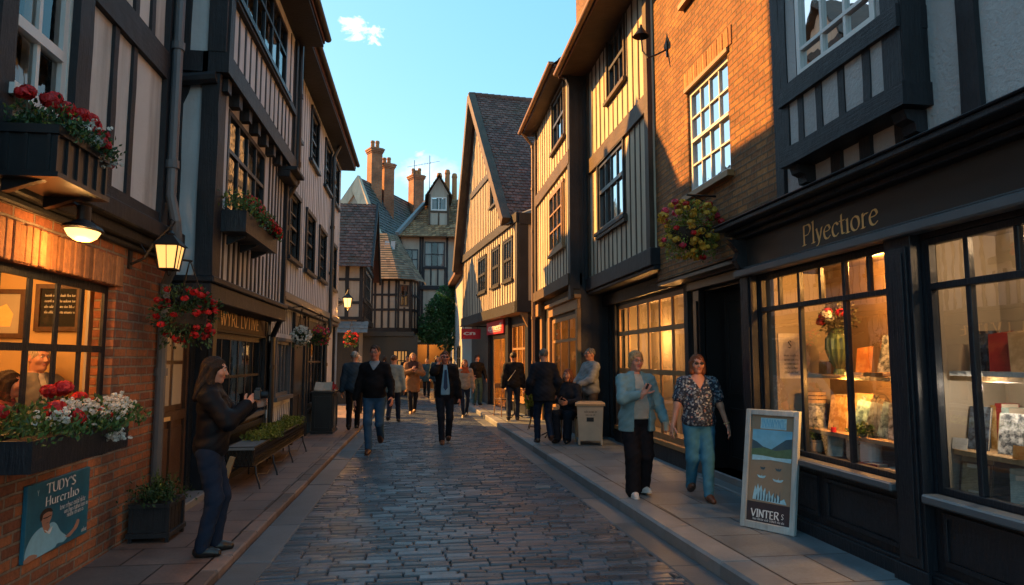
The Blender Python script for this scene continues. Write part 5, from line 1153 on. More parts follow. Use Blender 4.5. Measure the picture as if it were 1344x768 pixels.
# ---- wrought iron plant trough
t = thing('plant_trough', (-2.0, 10.0, .05), 'long wrought iron trough on thin legs filled with lime green groundcover', 'plant trough')
y0, y1, xa, xb, zt, zb = 8.55, 12.0, -2.26, -1.93, .52, .30
def xo(y): return .03*(y-y0)*.3
m = MB()
for z in (zt, zb):
    for x in (xa, xb): m.tube([(x, y0, z), (x, y1, z)], .009, 5)
    for y in (y0, y1): m.tube([(xa, y, z), (xb, y, z)], .009, 5)
rnd.seed(17); n = 62
for i in range(n):
    y = y0+(y1-y0)*(i+.5)/n; d_ = (y1-y0)/n
    m.tube([(xb, y-d_*.5, zb), (xb+.006, y+d_*.7, (zt+zb)/2), (xb, y-d_*.4, zt)], .0045, 4, False); m.tube([(xb, y+d_*.5, zb), (xb+.006, y-d_*.6, (zt+zb)/2), (xb, y+d_*.4, zt)], .004, 4, False)
for i in range(7):
    x = xa+(xb-xa)*(i+.5)/7; m.tube([(x-.02, y0, zb), (x+.03, y0-.006, (zt+zb)/2), (x-.02, y0, zt)], .005, 4, False); m.tube([(x+.02, y0, zb), (x-.03, y0-.006, (zt+zb)/2), (x+.02, y0, zt)], .005, 4, False)
m.build('lattice', M['iron'], t)
m = MB(); m.box(Fr((0, 0), (0, 1), (1, 0)), y0+.015, y1-.015, zb+.01, zt-.03, xa+.012, xb-.012); m.build('liner', M['soil'], t)
for y in (8.62, 9.6, 10.7, 11.9):
    for x, s_ in ((xb, 1), (xa+.03, -1)):
        m = MB(); m.tube([(x, y, zb), (x+.02*s_, y-.03, .2), (x+.07*s_, y-.08, .09), (x+.10*s_, y-.14, .012), (x+.12*s_, y-.16, .012)] if s_ > 0 else [(x, y, zb), (x, y, .01)], .012, 6); m.build('leg', M['iron'], t)
m = MB(); m.tube([(xb+.005, 8.62, .2), (xb+.03, 9.1, .13), (xb+.005, 9.6, .2), (xb+.03, 10.1, .13), (xb, 10.7, .2), (xb+.03, 11.3, .13), (xb, 11.9, .2)], .007, 5); m.build('stretcher', M['iron'], t)
m = MB(); m.beam(FC(8.5), -2.27, .06, -2.16, .42, .06, -.03, .03, .002); m.build('wooden_prop', M['wood_shelf'], t)
m = MB(); m.box(Fr((0, 0), (0, 1), (1, 0)), y0-.02, y0+.75, zt-.03, zt+.0, xa-.02, xb+.0); m.build('slate_top', M['kerb'], t)
m = MB(); rnd.seed(18); cl_ = [(rnd.uniform(y0+.6, y1), rnd.uniform(xa, xb), rnd.uniform(.06, .13)) for _ in range(60)]
for i in range(5200):
    cy, cx_, h = rnd.choice(cl_); leaf(m, (cx_+rnd.gauss(0, .05), cy+rnd.gauss(0, .1), zt-.02+h*rnd.random()**.7), .026, Vector((rnd.gauss(0, .8), rnd.gauss(0, .8), 1)), .8)
m.build('groundcover', M['leaf_lime'], t)

# ---- black menu cabinet with an open book
t = thing('menu_cabinet', (-1.95, 14.9, .05), 'waist-high black wooden cabinet standing on the left pavement past the iron trough', 'cabinet')
m = MB(); Q = FL(-2.2); m.box(Q, 14.55, 15.3, .0, .86, .0, .42); m.box(Q, 14.5, 15.35, .86, .9, -.03, .46); m.box(Q, 14.5, 15.35, .0, .09, -.0, .44)
m.build('body', M['black_paint'], t, bevel=.006)
m = MB(); panel(m, FC(14.55), -2.16, -1.82, .14, .8, .001); panel(m, Q, 14.6, 15.25, .14, .8, .4205); m.build('panels', M['black_paint'], t)
m = MB()
for s_ in (-1, 1): m.face([(-2.0+s_*.17, 14.62, .93), (-2.0+s_*.17, 14.86, 1.09), (-2.0, 14.86, 1.07), (-2.0, 14.62, .91)]); m.face([(-2.0+s_*.17, 14.62, .91), (-2.0+s_*.17, 14.86, 1.07), (-2.0, 14.86, 1.05), (-2.0, 14.62, .902)])
m.face([(-2.17, 14.87, .9), (-1.83, 14.87, .9), (-1.83, 14.86, 1.08), (-2.17, 14.86, 1.08)]); o = m.build('menu_book', M['cream_paint'], None, off=(-2, 14.75, .9)); tag(o, 'open pale menu book propped on the black cabinet', 'book')
m = MB(); rnd.seed(19)
for i in range(120): leaf(m, (-1.88+rnd.gauss(0, .06), 15.15+rnd.gauss(0, .1), .92+abs(rnd.gauss(0, .05))), .05)
o = m.build('red_plant', M['red_petal'], None, off=(-1.88, 15.15, .9)); tag(o, 'low clump of red blooms on the black cabinet behind the menu', 'plant')

# ---- framed board leaning by the shop door
t = thing('display_board', (2.96, 5.66, .10), 'tall framed board with a painted blue landscape leaning beside the shop door', 'board')
ax = Vector((.27, -.42, 0)); Lb = ax.length; ux, uy = ax.x/Lb, ax.y/Lb
class Tilt:
    def p(s, u, z, w=0): 
        zz = z*math.cos(.17)-w*math.sin(.17)*0; ww_ = w-z*math.sin(.17)
        return (2.80+u*ux+ww_*(uy), 5.88+u*uy+ww_*(-ux), .10+z*math.cos(.17))
B_ = Tilt(); Wb, Hb = .50, 1.02
M['board_frame'] = timber_mat('weathered blue-grey frame', (.33, .37, .37), .7, .35); M['kraft'] = plain('kraft paper', (.27, .20, .135), .8, .2, 9, 60, 0); M['art_sky'] = plain('painted sky', (.14, .42, .60), .6, .35, 9, 60, 0); M['art_hill'] = plain('painted hills', (.03, .085, .12), .6, .4, 12, 60, 0); M['art_green'] = plain('painted meadow', (.07, .15, .08), .6, .5, 20, 60, 0); M['art_dark'] = plain('painted band', (.012, .02, .035), .5, .3, 20, 60, 0); M['art_pale'] = plain('painted pale blue', (.32, .58, .68), .6, .4, 25, 60, 0)
m = MB(); fw = .048
m.box(B_, 0, fw, 0, Hb, -.03, .012); m.box(B_, Wb-fw, Wb, 0, Hb, -.03, .012); m.box(B_, fw, Wb-fw, 0, fw*1.2, -.03, .011); m.box(B_, fw, Wb-fw, Hb-fw, Hb, -.03, .011); m.build('frame', M['board_frame'], t, bevel=.004)
m = MB(); m.box(B_, fw, Wb-fw, fw*1.2, Hb-fw, -.03, -.012); m.build('panel', M['kraft'], t)
def art(n_, mat, pts, w_): m = MB(); m.poly(B_, [(fw+(Wb-2*fw)*a, .058+(Hb-.106)*b) for a, b in pts], w_); m.build(n_, M[mat], t)
art('painted_sky', 'art_sky', [(.04, .60), (.96, .60), (.96, .86), (.04, .86)], -.0115)
art('painted_hills', 'art_hill', [(.04, .62), (.04, .76), (.16, .74), (.3, .70), (.5, .68), (.66, .73), (.82, .78), (.96, .79), (.96, .62)], -.011)
art('painted_meadow', 'art_green', [(.04, .6), (.04, .67), (.3, .69), (.6, .67), (.96, .70), (.96, .6)], -.0105)
art('painted_water', 'art_pale', [(.06, .565), (.5, .58), (.96, .57), (.96, .61), (.6, .605), (.3, .615), (.06, .615)], -.01)
art('title_patch', 'art_pale', [(.22, .87), (.82, .87), (.82, .975), (.22, .975)], -.011)
art('dark_band', 'art_dark', [(0, 0), (1, 0), (1, .18), (0, .18)], -.0115)
for k, (a, b, s_) in enumerate(((.32, .5, .06), (.68, .5, .07), (.3, .42, .1), (.68, .40, .12))):
    art('sketch', 'art_hill' if k < 2 else 'art_pale', cr([(a-s_, b+.012), (a-s_*.6, b-.012), (a+s_*.6, b-.015), (a+s_, b+.01), (a+s_*.2, b+.004), (a+s_*.15, b+.028), (a-s_*.05, b+.004), (a-s_, b+.012)], 4)[:-1], -.0112)
art('sketch', 'art_pale', [(.12, .2), (.14, .27), (.17, .33), (.2, .29), (.23, .35), (.27, .30), (.31, .34), (.35, .27), (.4, .32), (.44, .25), (.5, .30), (.54, .24), (.6, .28), (.64, .23), (.7, .27), (.76, .22), (.84, .24), (.9, .19)], -.0112)
for k in range(9):
    a = .2+k*.065; art('sketch', 'art_hill', [(a, .2), (a+.01, .24+.06*((k*7) % 5)/5), (a+.025, .26+.07*((k*3) % 5)/5), (a+.035, .22), (a+.03, .2)], -.0107)
m = MB(); lettering(m, B_, 'VINTER', fw+.04, .098, .062, -.0108, .26, .16, .5, flat=.08); lettering(m, B_, 'S', fw+.32, .108, .045, -.0108); scribble(m, B_, fw+.06, Wb-fw-.06, .072, .02, -.0108, 1, 3); m.build('lettering', M['chalk'], t)
m = MB(); lettering(m, B_, 'INNWYNIL', fw+.098, .865, .07, -.0104, .225, .18, .9, flat=.1); m.build('title_lettering', M['art_sky'], t)

# ---- cream bin
t = thing('litter_bin', (2.92, 11.75, .10), 'square cream litter bin with a rounded lid on the right pavement', 'bin')
m = MB(); Bc = Fr((2.92, 11.75), (.97, -.24), (-.24, -.97)); 
def taper(m, a, b, z0, z1): 
    for k in range(4):
        c_ = [(-1, -1), (1, -1), (1, 1), (-1, 1)]; p, q = c_[k], c_[(k+1) % 4]
        m.face([Bc.p(p[0]*a, z0, p[1]*a), Bc.p(q[0]*a, z0, q[1]*a), Bc.p(q[0]*b, z1, q[1]*b), Bc.p(p[0]*b, z1, p[1]*b)])
taper(m, .20, .225, .18, .76); m.box(Bc, -.2, .2, .178, .2, -.2, .2)
for a in (-1, 1):
    for b in (-1, 1): m.box(Bc, a*.19-.02, a*.19+.02, .10, .2, b*.19-.02, b*.19+.02)
m.build('body', M['cream_paint'], t, bevel=.008)
m = MB(); m.box(Bc, -.255, .255, .765, .80, -.255, .255); taper(m, .25, .2, .80, .825); m.box(Bc, -.2, .2, .8245, .826, -.2, .2); m.build('lid', M['wood_shelf'], t, bevel=.012)
m = MB(); scribble(m, Bc, -.1, .1, .65, .035, .224, 1, 4); scribble(m, Bc, -.08, .08, .6, .03, .222, 1, 8); m.box(Bc, -.06, .06, .5, .57, .2185, .2215); m.build('lettering', M['iron'], t)

# ---- café furniture
def cafe_chair(loc, rz, label):
    t = thing('cafe_chair', (0, 0, 0), label, 'chair', 'cafe chairs on the right pavement'); G_ = Fr((0, 0), (1, 0), (0, -1))
    m = MB(); m.box(G_, -.2, .2, .43, .455, -.2, .2); m.build('seat', M['wood_door'], t, bevel=.008)
    for x, y in ((-.18, -.18), (.18, -.18)): m = MB(); m.tube([(x, y, .43), (x*1.1, y*1.15, .0)], .014, 6); m.build('leg', M['ochre_frame'], t)
    for x in (-.18, .18): m = MB(); m.tube([(x*1.1, .24, .0), (x, .19, .45), (x, .24, .86)], .014, 6); m.build('leg', M['ochre_frame'], t)
    m = MB(); m.box(Fr((0, .235), (1, 0), (0, -1)), -.19, .19, .72, .84, -.01, .012)
    for x in (-.09, 0, .09): m.tube([(x, .2, .45), (x, .235, .73)], .007, 5)
    m.build('backrest', M['ochre_frame'], t); t.location = loc; t.rotation_euler = (0, 0, rz); return t
cafe_chair((2.66, 12.35, .096), R(-28), 'wooden cafe chair under the seated woman')
def cafe_table(loc, label):
    t = thing('cafe_table', (0, 0, 0), label, 'table', 'cafe tables on the right pavement')
    m = MB(); m.lathe((0, 0, .70), [(0, 0), (.29, 0), (.3, .012), (.3, .028), (.0, .03)], 22); m.build('tabletop', M['wood_shelf'], t)
    m = MB(); m.tube([(0, 0, .70), (0, 0, .08)], .022, 8); m.build('pedestal', M['iron'], t)
    m = MB()
    for k in range(3): a = k*2.094; m.tube([(0, 0, .1), (.22*math.cos(a), .22*math.sin(a), .015)], .014, 6)
    m.build('foot', M['iron'], t); t.location = loc; return t
cafe_table((2.42, 12.95, .096), 'round cafe table beside the seated woman'); cafe_table((2.35, 17.3, .096), 'round cafe table outside the gabled house window')
cafe_chair((2.16, 17.75, .096), R(20), 'dark cafe chair at the table outside the gabled house')
m = MB()
for k, (dx, dy) in enumerate(((.06, -.08), (-.1, .02), (.02, .12))): m.lathe((2.42+dx, 12.95+dy, .826), [(.03, 0), (.037, .07), (.034, .07), (.028, .01), (0, .01)], 10)
tag(m.build('cups', M['white_frame'], None, off=(2.42, 12.95, .826)), 'white cups gathered on the cafe table beside the seated woman', 'cups')
# bushy plant on a slatted stand by the café
t = thing('potted_plant', (2.36, 14.3, .096), 'bushy yellow-green plant on a dark wire stand outside the cafe', 'potted plant')
m = MB(); m.lathe((2.36, 14.3, .36), [(0, 0), (.1, 0), (.14, .2), (.15, .22), (.12, .2)], 14); m.build('pot', M['iron'], t)
m = MB()
for k in range(4): a = k*1.571+.5; m.tube([(2.36+.17*math.cos(a), 14.3+.17*math.sin(a), .1), (2.36+.08*math.cos(a), 14.3+.08*math.sin(a), .38)], .008, 5); m.tube([(2.36+.15*math.cos(a), 14.3+.15*math.sin(a), .16), (2.36+.15*math.cos(a+1.57), 14.3+.15*math.sin(a+1.57), .16)], .006, 4)
m.build('stand', M['iron'], t)
m = MB(); rnd.seed(23)
for i in range(900): p = in_ell((2.36, 14.3, .72), (.2, .22, .24), .2); leaf(m, p, .06, p-Vector((2.36, 14.3, .5)))
m.build('foliage', M['leaf_lime'], t)
m = MB(); m.box(Fr((0, 0), (1, 0), (0, 1)), .98, 1.16, -.012, .0005, 8.35, 8.55); 
for k in range(6): m.box(Fr((0, 0), (1, 0), (0, 1)), 1.0+k*.025, 1.012+k*.025, .0006, .004, 8.37, 8.53)
o = m.build('drain_cover', M['lead'], None, off=(1.07, 8.45, 0)); o.location.x += .42; o.location.z = .006; tag(o, 'small square metal drain cover at the right edge of the setts', 'drain cover')

# ---- tree at the end of the street
t = thing('tree', (1.25, 31.2, 0), 'dense dark green tree in front of the dormer house', 'tree')
m = MB(); rnd.seed(29); m.tube([(1.25, 31.2, -.1), (1.2, 31.15, 1.2), (1.28, 31.1, 2.2), (1.2, 31.1, 3.6)], [.13, .1, .08, .03], 8)
for k in range(9): a = k*.7; z = 1.9+k*.2; m.tube([(1.24, 31.1, z), (1.24+.5*math.cos(a), 31.1+.5*math.sin(a), z+.4), (1.24+.95*math.cos(a), 31.1+.95*math.sin(a), z+.7)], [.04, .025, .01], 5)
m.build('trunk', M['stalk'], t)
m = MB(); lob = [((1.1, 31, 3.6), 1.0), ((1.6, 31, 3.9), .9), ((.6, 31, 3.1), .75), ((1.7, 30.9, 3.0), .9), ((1.25, 30.7, 2.7), .8), ((1.75, 31.1, 4.6), .6), ((.35, 31, 2.75), .5), ((1.3, 30.8, 4.3), .7), ((2.1, 31, 3.5), .7), ((.85, 30.8, 3.9), .55)]
for i in range(11000):
    c_, r_ = rnd.choice(lob); p = in_ell(c_, (r_, r_, r_*.85), .55); leaf(m, p, .13, (p-Vector(c_))*1.2+Vector((rnd.gauss(0, .4), rnd.gauss(0, .4), rnd.gauss(0, .4)-.15)), .6)
m.build('crown', M['leaf_teal'], t)

# ---- pub room pictures
def picture(y, x0, x1, z0, z1, label, inner):
    t = thing('picture', ((x0+x1)/2, y, z0), label, 'picture'); A_ = FC(y); m = MB()
    for q in ((x0, x1, z0, z0+.04), (x0, x1, z1-.04, z1), (x0, x0+.04, z0+.04, z1-.04), (x1-.04, x1, z0+.04, z1-.04)): m.box(A_, *q, 0, .035)
    m.build('frame', M['wood_door'], t); m = MB(); m.box(A_, x0+.04, x1-.04, z0+.04, z1-.04, 0, .012); m.build('panel', inner, t); return t, A_
tp, A_ = picture(6.595, -3.85, -3.48, 1.74, 2.17, 'framed pale print on the ochre wall seen through the pub window', M['cream_paint'])
m = MB(); m.poly(A_, [(-3.75, 1.84), (-3.6, 1.84), (-3.58, 1.95), (-3.64, 2.04), (-3.72, 2.0)], .013); m.build('print', M['gold'], tp)
tp, A_ = picture(6.595, -3.40, -3.02, 1.80, 2.22, 'dark chalkboard menu on the ochre wall inside the pub', M['dark_room'])
m = MB()
for k in range(4): scribble(m, A_, -3.33, -3.08, 2.11-k*.05, .022, .0125, 1, 40+k)
m.build('lettering', M['chalk'], tp)
# ================================================================== SHOP WINDOW GOODS
def cover_mat(name, a, b_, sc_=14, rough=.45):
    m, nt, b = new_mat(name); v = coord(nt, 'Object'); n1 = noise(nt, v, sc_, 4, .65); nt.links.new(ramp(nt, n1, [(.42, a), (.52, tuple((x+y)/2 for x, y in zip(a, b_))), (.62, b_)]), b.inputs['Base Color']); b.inputs['Roughness'].default_value = rough; return m
CV = {'blue': cover_mat('mottled blue cover', (.02, .06, .10), (.22, .38, .45)), 'gold': cover_mat('mottled gold cover', (.30, .16, .04), (.55, .40, .2)), 'dark': cover_mat('mottled dark cover', (.012, .016, .025), (.10, .14, .19), 18), 'red': cover_mat('red cover', (.22, .02, .02), (.30, .035, .03), 5), 'tan': cover_mat('tan cover', (.26, .18, .09), (.40, .30, .18), 10), 'silver': cover_mat('streaked pale cover', (.04, .05, .06), (.42, .45, .45), 22), 'orange': cover_mat('orange cover', (.42, .15, .03), (.55, .30, .10), 9), 'white': cover_mat('off white cover', (.42, .41, .38), (.55, .54, .5), 8), 'teal': cover_mat('pale teal cover', (.16, .28, .28), (.35, .45, .42), 8)}
PAPER = plain('paper edges', (.50, .46, .38), .8, .12, 30, 120, 0)
G0b = Fr((0, 0), (0, 1), (-1, 0))
def book(u, z, wd, ht, th, cv, label, x=3.6, lean=.2, yaw=.25, group='goods in the shop windows', roll=0, face=True):
    if ht > .12: ht *= 1.28; wd *= 1.12
    t = thing('book', (0, 0, 0), label, 'book', group); m = MB(); m.box(G0b, -wd/2, wd/2, 0, ht, th/2-.004, th/2); m.box(G0b, -wd/2, wd/2, 0, ht, -th/2, -th/2+.004); m.box(G0b, wd/2-.004, wd/2, 0, ht, -th/2+.004, th/2-.004); m.build('cover', CV[cv], t, off=(0, 0, 0))
    m = MB(); m.box(G0b, -wd/2+.002, wd/2-.005, .004, ht-.004, -th/2+.0045, th/2-.0045); m.build('pages', PAPER, t, off=(0, 0, 0))
    if face and int(u*100) % 3 == 0: m = MB(); m.box(G0b, -wd*.3, wd*.3, ht*.7, ht*.82, th/2+.0005, th/2+.0015); m.box(G0b, -wd*.2, wd*.2, ht*.15, ht*.2, th/2+.0005, th/2+.0015); m.build('title_label', PAPER, t, off=(0, 0, 0))
    t.location = (x, u, z); t.rotation_euler = Matrix(((Matrix.Rotation(yaw, 3, 'Z') @ Matrix.Rotation(lean, 3, 'Y')) @ Matrix.Rotation(roll, 3, 'X'))).to_euler(); return t
# left display: upper shelf
t = thing('flower_vase', (3.6, 5.56, 1.42), 'green ribbed vase of red and cream dried flowers on the amber-lit upper shelf', 'vase', 'goods in the shop windows')
m = MB(); n = 28; pr_ = [(.05, 0), (.045, .03), (.035, .05), (.075, .12), (.105, .22), (.10, .31), (.06, .37), (.045, .39), (.05, .40)]
for (r0, z0), (r1, z1) in zip(pr_, pr_[1:]):
    for k in range(n):
        a, b_ = 2*math.pi*k/n, 2*math.pi*(k+1)/n; g0, g1 = (1+.05*math.cos(k*math.pi)), (1+.05*math.cos((k+1)*math.pi)); m.face([(3.6+r0*g0*math.cos(a), 5.56+r0*g0*math.sin(a), 1.42+z0), (3.6+r0*g1*math.cos(b_), 5.56+r0*g1*math.sin(b_), 1.42+z0), (3.6+r1*g1*math.cos(b_), 5.56+r1*g1*math.sin(b_), 1.42+z1), (3.6+r1*g0*math.cos(a), 5.56+r1*g0*math.sin(a), 1.42+z1)])
m.build('vase', plain('green glaze', (.10, .16, .08), .25, .5, 12, 40, 0), t)
rnd.seed(51); m = MB(); tw = MB()
for i in range(380): p = in_ell((3.6, 5.54, 1.9), (.12, .22, .16), .2); leaf(m, p, .035)
for i in range(70): p = in_ell((3.6, 5.54, 1.9), (.14, .27, .2), .6); tw.tube([(3.6, 5.56, 1.8), p], .0015, 3, False)
m.build('foliage', M['stalk'], t); tw.build('twigs', M['stalk'], t)
for nm, pm, cs in (('red_flowers', 'red_petal', [(3.52, 5.64, 1.93), (3.53, 5.58, 1.97), (3.54, 5.42, 1.95), (3.52, 5.68, 1.88)]), ('cream_flowers', 'white_petal', [(3.5, 5.55, 1.95), (3.5, 5.51, 1.91)])):
    m = MB(); [flower_ball(m, c, .035, 40, .016) for c in cs]; m.build(nm, M[pm], t)
book(5.78, 1.42, .09, .11, .06, 'orange', 'small orange block beside the green vase on the amber-lit upper shelf', lean=.1, face=False)
book(5.24, 1.42, .13, .19, .012, 'orange', 'orange card leaning right of the green vase', lean=.3, roll=-.12)
book(5.30, 1.42, .14, .025, .18, 'white', 'flat cream booklets piled below the orange card', lean=0, yaw=.5, face=False)
book(5.0, 1.42, .20, .26, .02, 'silver', 'large pale patterned picture leaning at the right end of the amber-lit upper shelf', x=3.66, lean=.28, face=False)
book(4.93, 1.42, .20, .03, .18, 'orange', 'flat orange booklets lying below the pale patterned picture', x=3.55, lean=0, yaw=.1, face=False)
t = thing('paper_fan', (3.72, 5.12, 1.5), 'rounded orange paper disc standing behind the pale patterned picture', 'ornament', 'goods in the shop windows'); m = MB(); q = FRt(3.74); m.poly(q, [(5.12+.09*math.cos(a), 1.62+.12*math.sin(a)) for a in np.linspace(0, 6.28, 25)[:-1]], 0, .01); m.build('disc', CV['orange'], t); m = MB(); m.box(q, 5.11, 5.13, 1.42, 1.51, -.02, -.0101); m.build('stick', M['wood_shelf'], t)
# middle shelf
book(5.63, .935, .17, .24, .022, 'gold', 'golden book standing leftmost on the lower shelf under the vase'); book(5.45, .935, .16, .26, .02, 'tan', 'tan book behind the golden one on the lower shelf', x=3.7); book(5.32, .935, .15, .22, .02, 'blue', 'tilted blue book just right of the tan one on the lower shelf', roll=.15)
book(5.14, .935, .17, .21, .025, 'dark', 'dark mottled book in the middle of the lower shelf', roll=.2); book(4.99, .935, .15, .22, .02, 'blue', 'blue book leaning against the dark mottled one', roll=.12); book(4.84, .935, .17, .22, .02, 'silver', 'streaked pale book at the right end of the lower shelf', roll=-.08); book(4.95, .935, .13, .27, .015, 'orange', 'orange book standing at the back of the lower shelf', x=3.74, lean=.1)
t = thing('red_candle', (3.5, 5.53, .935), 'little red candle on the lower shelf in front of the golden book', 'candle'); m = MB(); m.lathe((3.5, 5.53, .935), [(0, 0), (.022, 0), (.022, .04), (0, .042)], 12); m.build('wax', M['red_petal'], t); m = MB(); m.tube([(3.5, 5.53, .976), (3.5, 5.53, .99)], .002, 4); m.build('wick', M['stalk'], t)
m = MB(); m.tube([(3.66, 5.1+.15*math.cos(a), .935+.34*math.sin(a)) for a in np.linspace(0, math.pi, 16)], .003, 4); m.tube([(3.66, 5.1+.12*math.cos(a), .935+.30*math.sin(a)) for a in np.linspace(0, math.pi, 16)], .002, 4); tag(m.build('wire_arch', M['iron'], None, off=(3.66, 5.1, .935)), 'thin wire arch over the books on the lower shelf', 'ornament')
# display floor
def jar(c, r, h, mat, label, cat='jar', rim=True):
    t = thing('jar', c, label, cat, 'goods in the shop windows'); m = MB(); m.lathe(c, [(0, 0), (r*.8, 0), (r, .02), (r, h*.85), (r*.85, h), (r*.78, h), (r*.78, h-.03), (0, h-.03)], 18); m.build('body', mat, t, smooth=False)
    if rim: m = MB(); m.lathe(c, [(r*.86, h-.01), (r*1.02, h), (r*1.02, h+.015), (r*.78, h+.015)], 18); m.build('rim', mat, t)
    return t
jar((3.62, 5.98, .72), .095, .42, CV['silver'], 'tall pale glass jar with a wooden lid at the left of the display floor'); m = MB()
for k in range(3): m.lathe((3.62, 5.98, 1.155+k*.035), [(0, 0), (.10-.004*k, .0), (.10-.004*k, .028), (0, .03)], 18)
tag(m.build('wooden_bowls', M['wood_shelf'], None, off=(3.62, 5.98, 1.155)), 'stack of shallow wooden bowls on top of the tall pale jar', 'bowls')
jar((3.52, 5.83, .72), .05, .10, M['cream_paint'], 'little cream pot with a seedling on the display floor', 'pot'); m = MB(); rnd.seed(52); [leaf(m, in_ell((3.52, 5.83, .87), (.06, .06, .07), 0), .03) for _ in range(120)]; m.build('seedling', M['leaf_mid'], [o for o in COL.objects if o.name.startswith('jar') and o.type == 'EMPTY'][-1])
book(5.60, .72, .14, .16, .012, 'teal', 'pale teal card leaning by the little cream pot', x=3.55, roll=-.1)
jar((3.58, 5.36, .72), .07, .20, M['cream_paint'], 'white cylindrical jar left of the leafy pot on the display floor', rim=False)
jar((3.58, 5.16, .72), .08, .17, M['white_frame'], 'white pot holding a leafy green plant on the display floor', 'pot'); m = MB(); rnd.seed(53); [leaf(m, in_ell((3.56, 5.2, .95), (.10, .16, .08), 0), .04) for _ in range(420)]; m.build('leafy_plant', M['leaf_dark'], [o for o in COL.objects if o.name.startswith('jar') and o.type == 'EMPTY'][-1])
book(5.02, .72, .16, .03, .12, 'red', 'flat red tray on the display floor below the leafy pot', x=3.5, lean=0, face=False); book(4.72, .72, .3, .02, .2, 'silver', 'pale printed sheets lying at the right of the display floor', x=3.52, lean=0, face=False)
t = thing('paper_notice', (3.5, 6.19, 1.37), 'white printed notice hanging inside the left edge of the display window', 'notice'); m = MB(); q = FC(6.19); m.box(q, 3.39, 3.62, 1.37, 1.80, .0, .004); m.build('sheet', CV['white'], t); m = MB()
for k in range(5): scribble(m, q, 3.44, 3.58, 1.58-k*.04, .022, .0045, 1, 60+k)
lettering(m, q, 'S', 3.485, 1.66, .07, .0045); m.build('lettering', M['iron'], t)
# right display
book(4.02, 1.445, .15, .23, .02, 'dark', 'dark book leftmost on the upper shelf of the right window'); book(3.86, 1.445, .14, .22, .02, 'red', 'plain red book on the upper shelf of the right window', roll=-.12); book(3.68, 1.445, .17, .23, .02, 'tan', 'tan speckled book right of the red book', roll=-.15)
for k in range(9): book(4.13-k*.07, 1.4455, .065, .03, .16, 'white', 'small white booklets laid in a slanted row along the upper shelf of the right window', x=3.53, lean=0, yaw=.5, face=False, group='row of white booklets')
book(4.10, .965, .12, .22, .02, 'dark', 'dark book with a pale label leftmost on the lower right-window shelf'); book(4.14, .965, .10, .075, .006, 'white', 'pale blue-white card in front of the dark labelled book', x=3.5, face=False); book(3.96, .965, .10, .19, .03, 'tan', 'tan book second on the lower right-window shelf', x=3.68)
book(3.85, .965, .13, .20, .02, 'silver', 'black and white streaked book on the lower right-window shelf'); book(3.72, .965, .10, .20, .03, 'dark', 'dark book right of the streaked one', x=3.66); book(3.62, .965, .10, .20, .02, 'silver', 'second streaked pale book beside the right frame edge', x=3.66); book(3.66, .965, .10, .08, .006, 'orange', 'yellow-orange card standing low on the lower right-window shelf', x=3.49, face=False); book(3.48, .965, .13, .21, .03, 'blue', 'blue book far right on the lower right-window shelf')
t = book(4.06, .66, .18, .22, .02, 'tan', 'tan lettered plaque in a dark frame at the bottom of the right window', x=3.52); m = MB()
for q in ((-.1, .1, -.012, .0), (-.1, .1, .22, .232), (-.1, -.09, 0, .22), (.09, .1, 0, .22)): m.box(G0b, *q, -.012, .016)
m.build('frame', M['wood_door'], t, off=(0, 0, 0)); m = MB(); scribble(m, G0b, -.06, .06, .11, .02, .0116, -1, 70) if 0 else None
book(3.72, .66, .15, .19, .02, 'teal', 'pale green book leaning at the bottom of the right window', x=3.56, roll=-.1); book(3.50, .66, .22, .24, .015, 'dark', 'large dark framed picture at the bottom right of the right window', x=3.6); book(3.55, .66, .2, .03, .14, 'red', 'red book lying flat before the large dark picture', x=3.47, lean=0, face=False)

def spine_row(us, z, x, where, seed):
    r_ = random.Random(seed); nth = ('first', 'second', 'third', 'fourth', 'fifth', 'sixth', 'seventh', 'eighth', 'ninth', 'tenth')
    cols = ['red', 'blue', 'tan', 'dark', 'teal', 'gold', 'white', 'silver', 'orange']; nm = {'silver': 'pale streaked', 'white': 'off-white', 'dark': 'near-black'}; u = us[0]; k = 0
    while u > us[1] and k < 10:
        c = cols[(seed+k*4) % 9]; th = r_.uniform(.028, .05); book(u, z, th, r_.uniform(.17, .24), .13, c, '%s upright %s book from the left %s' % (nth[k], nm.get(c, c), where), x=x, lean=.0, yaw=r_.uniform(-.03, .03), roll=r_.uniform(-.04, .04), face=False, group='upright books '+where); u -= th+.012; k += 1
spine_row((5.86, 4.5), .935, 3.80, 'behind the golden book', 2); spine_row((4.12, 3.3), .965, 3.80, 'at the back of the right shelf', 5); spine_row((3.60, 3.0), 1.445, 3.72, 'on the top right shelf', 7); spine_row((5.0, 4.5), .72, 3.78, 'on the display floor corner', 1)
# ================================================================== PEOPLE (bodies grown from a distance field, one skin each)
def A3(v): return np.array(v, float)
def d_cap(P, a, b, ra, rb):
    a, b = A3(a), A3(b); ba = b-a; L2 = max(float(ba@ba), 1e-9); t = np.clip(((P-a)@ba)/L2, 0, 1)
    return np.linalg.norm(P-a-t[..., None]*ba, axis=-1)-(ra+(rb-ra)*t)
def d_ell(P, c, r):
    q = P-A3(c); r = A3(r); k0 = np.linalg.norm(q/r, axis=-1); k1 = np.linalg.norm(q/(r*r), axis=-1)
    return k0*(k0-1)/np.maximum(k1, 1e-6)
def bounds(p):
    if p[0] == 'c': a, b, r = A3(p[1]), A3(p[2]), max(p[3], p[4]); return np.minimum(a, b)-r, np.maximum(a, b)+r
    c, r = A3(p[1]), A3(p[2]); return c-r, c+r
def ev(p, P): return d_cap(P, p[1], p[2], p[3], p[4]) if p[0] == 'c' else d_ell(P, p[1], p[2])
def smin(a, b, k):
    h = np.maximum(k-np.abs(a-b), 0)/k; return np.minimum(a, b)-h*h*k*.25
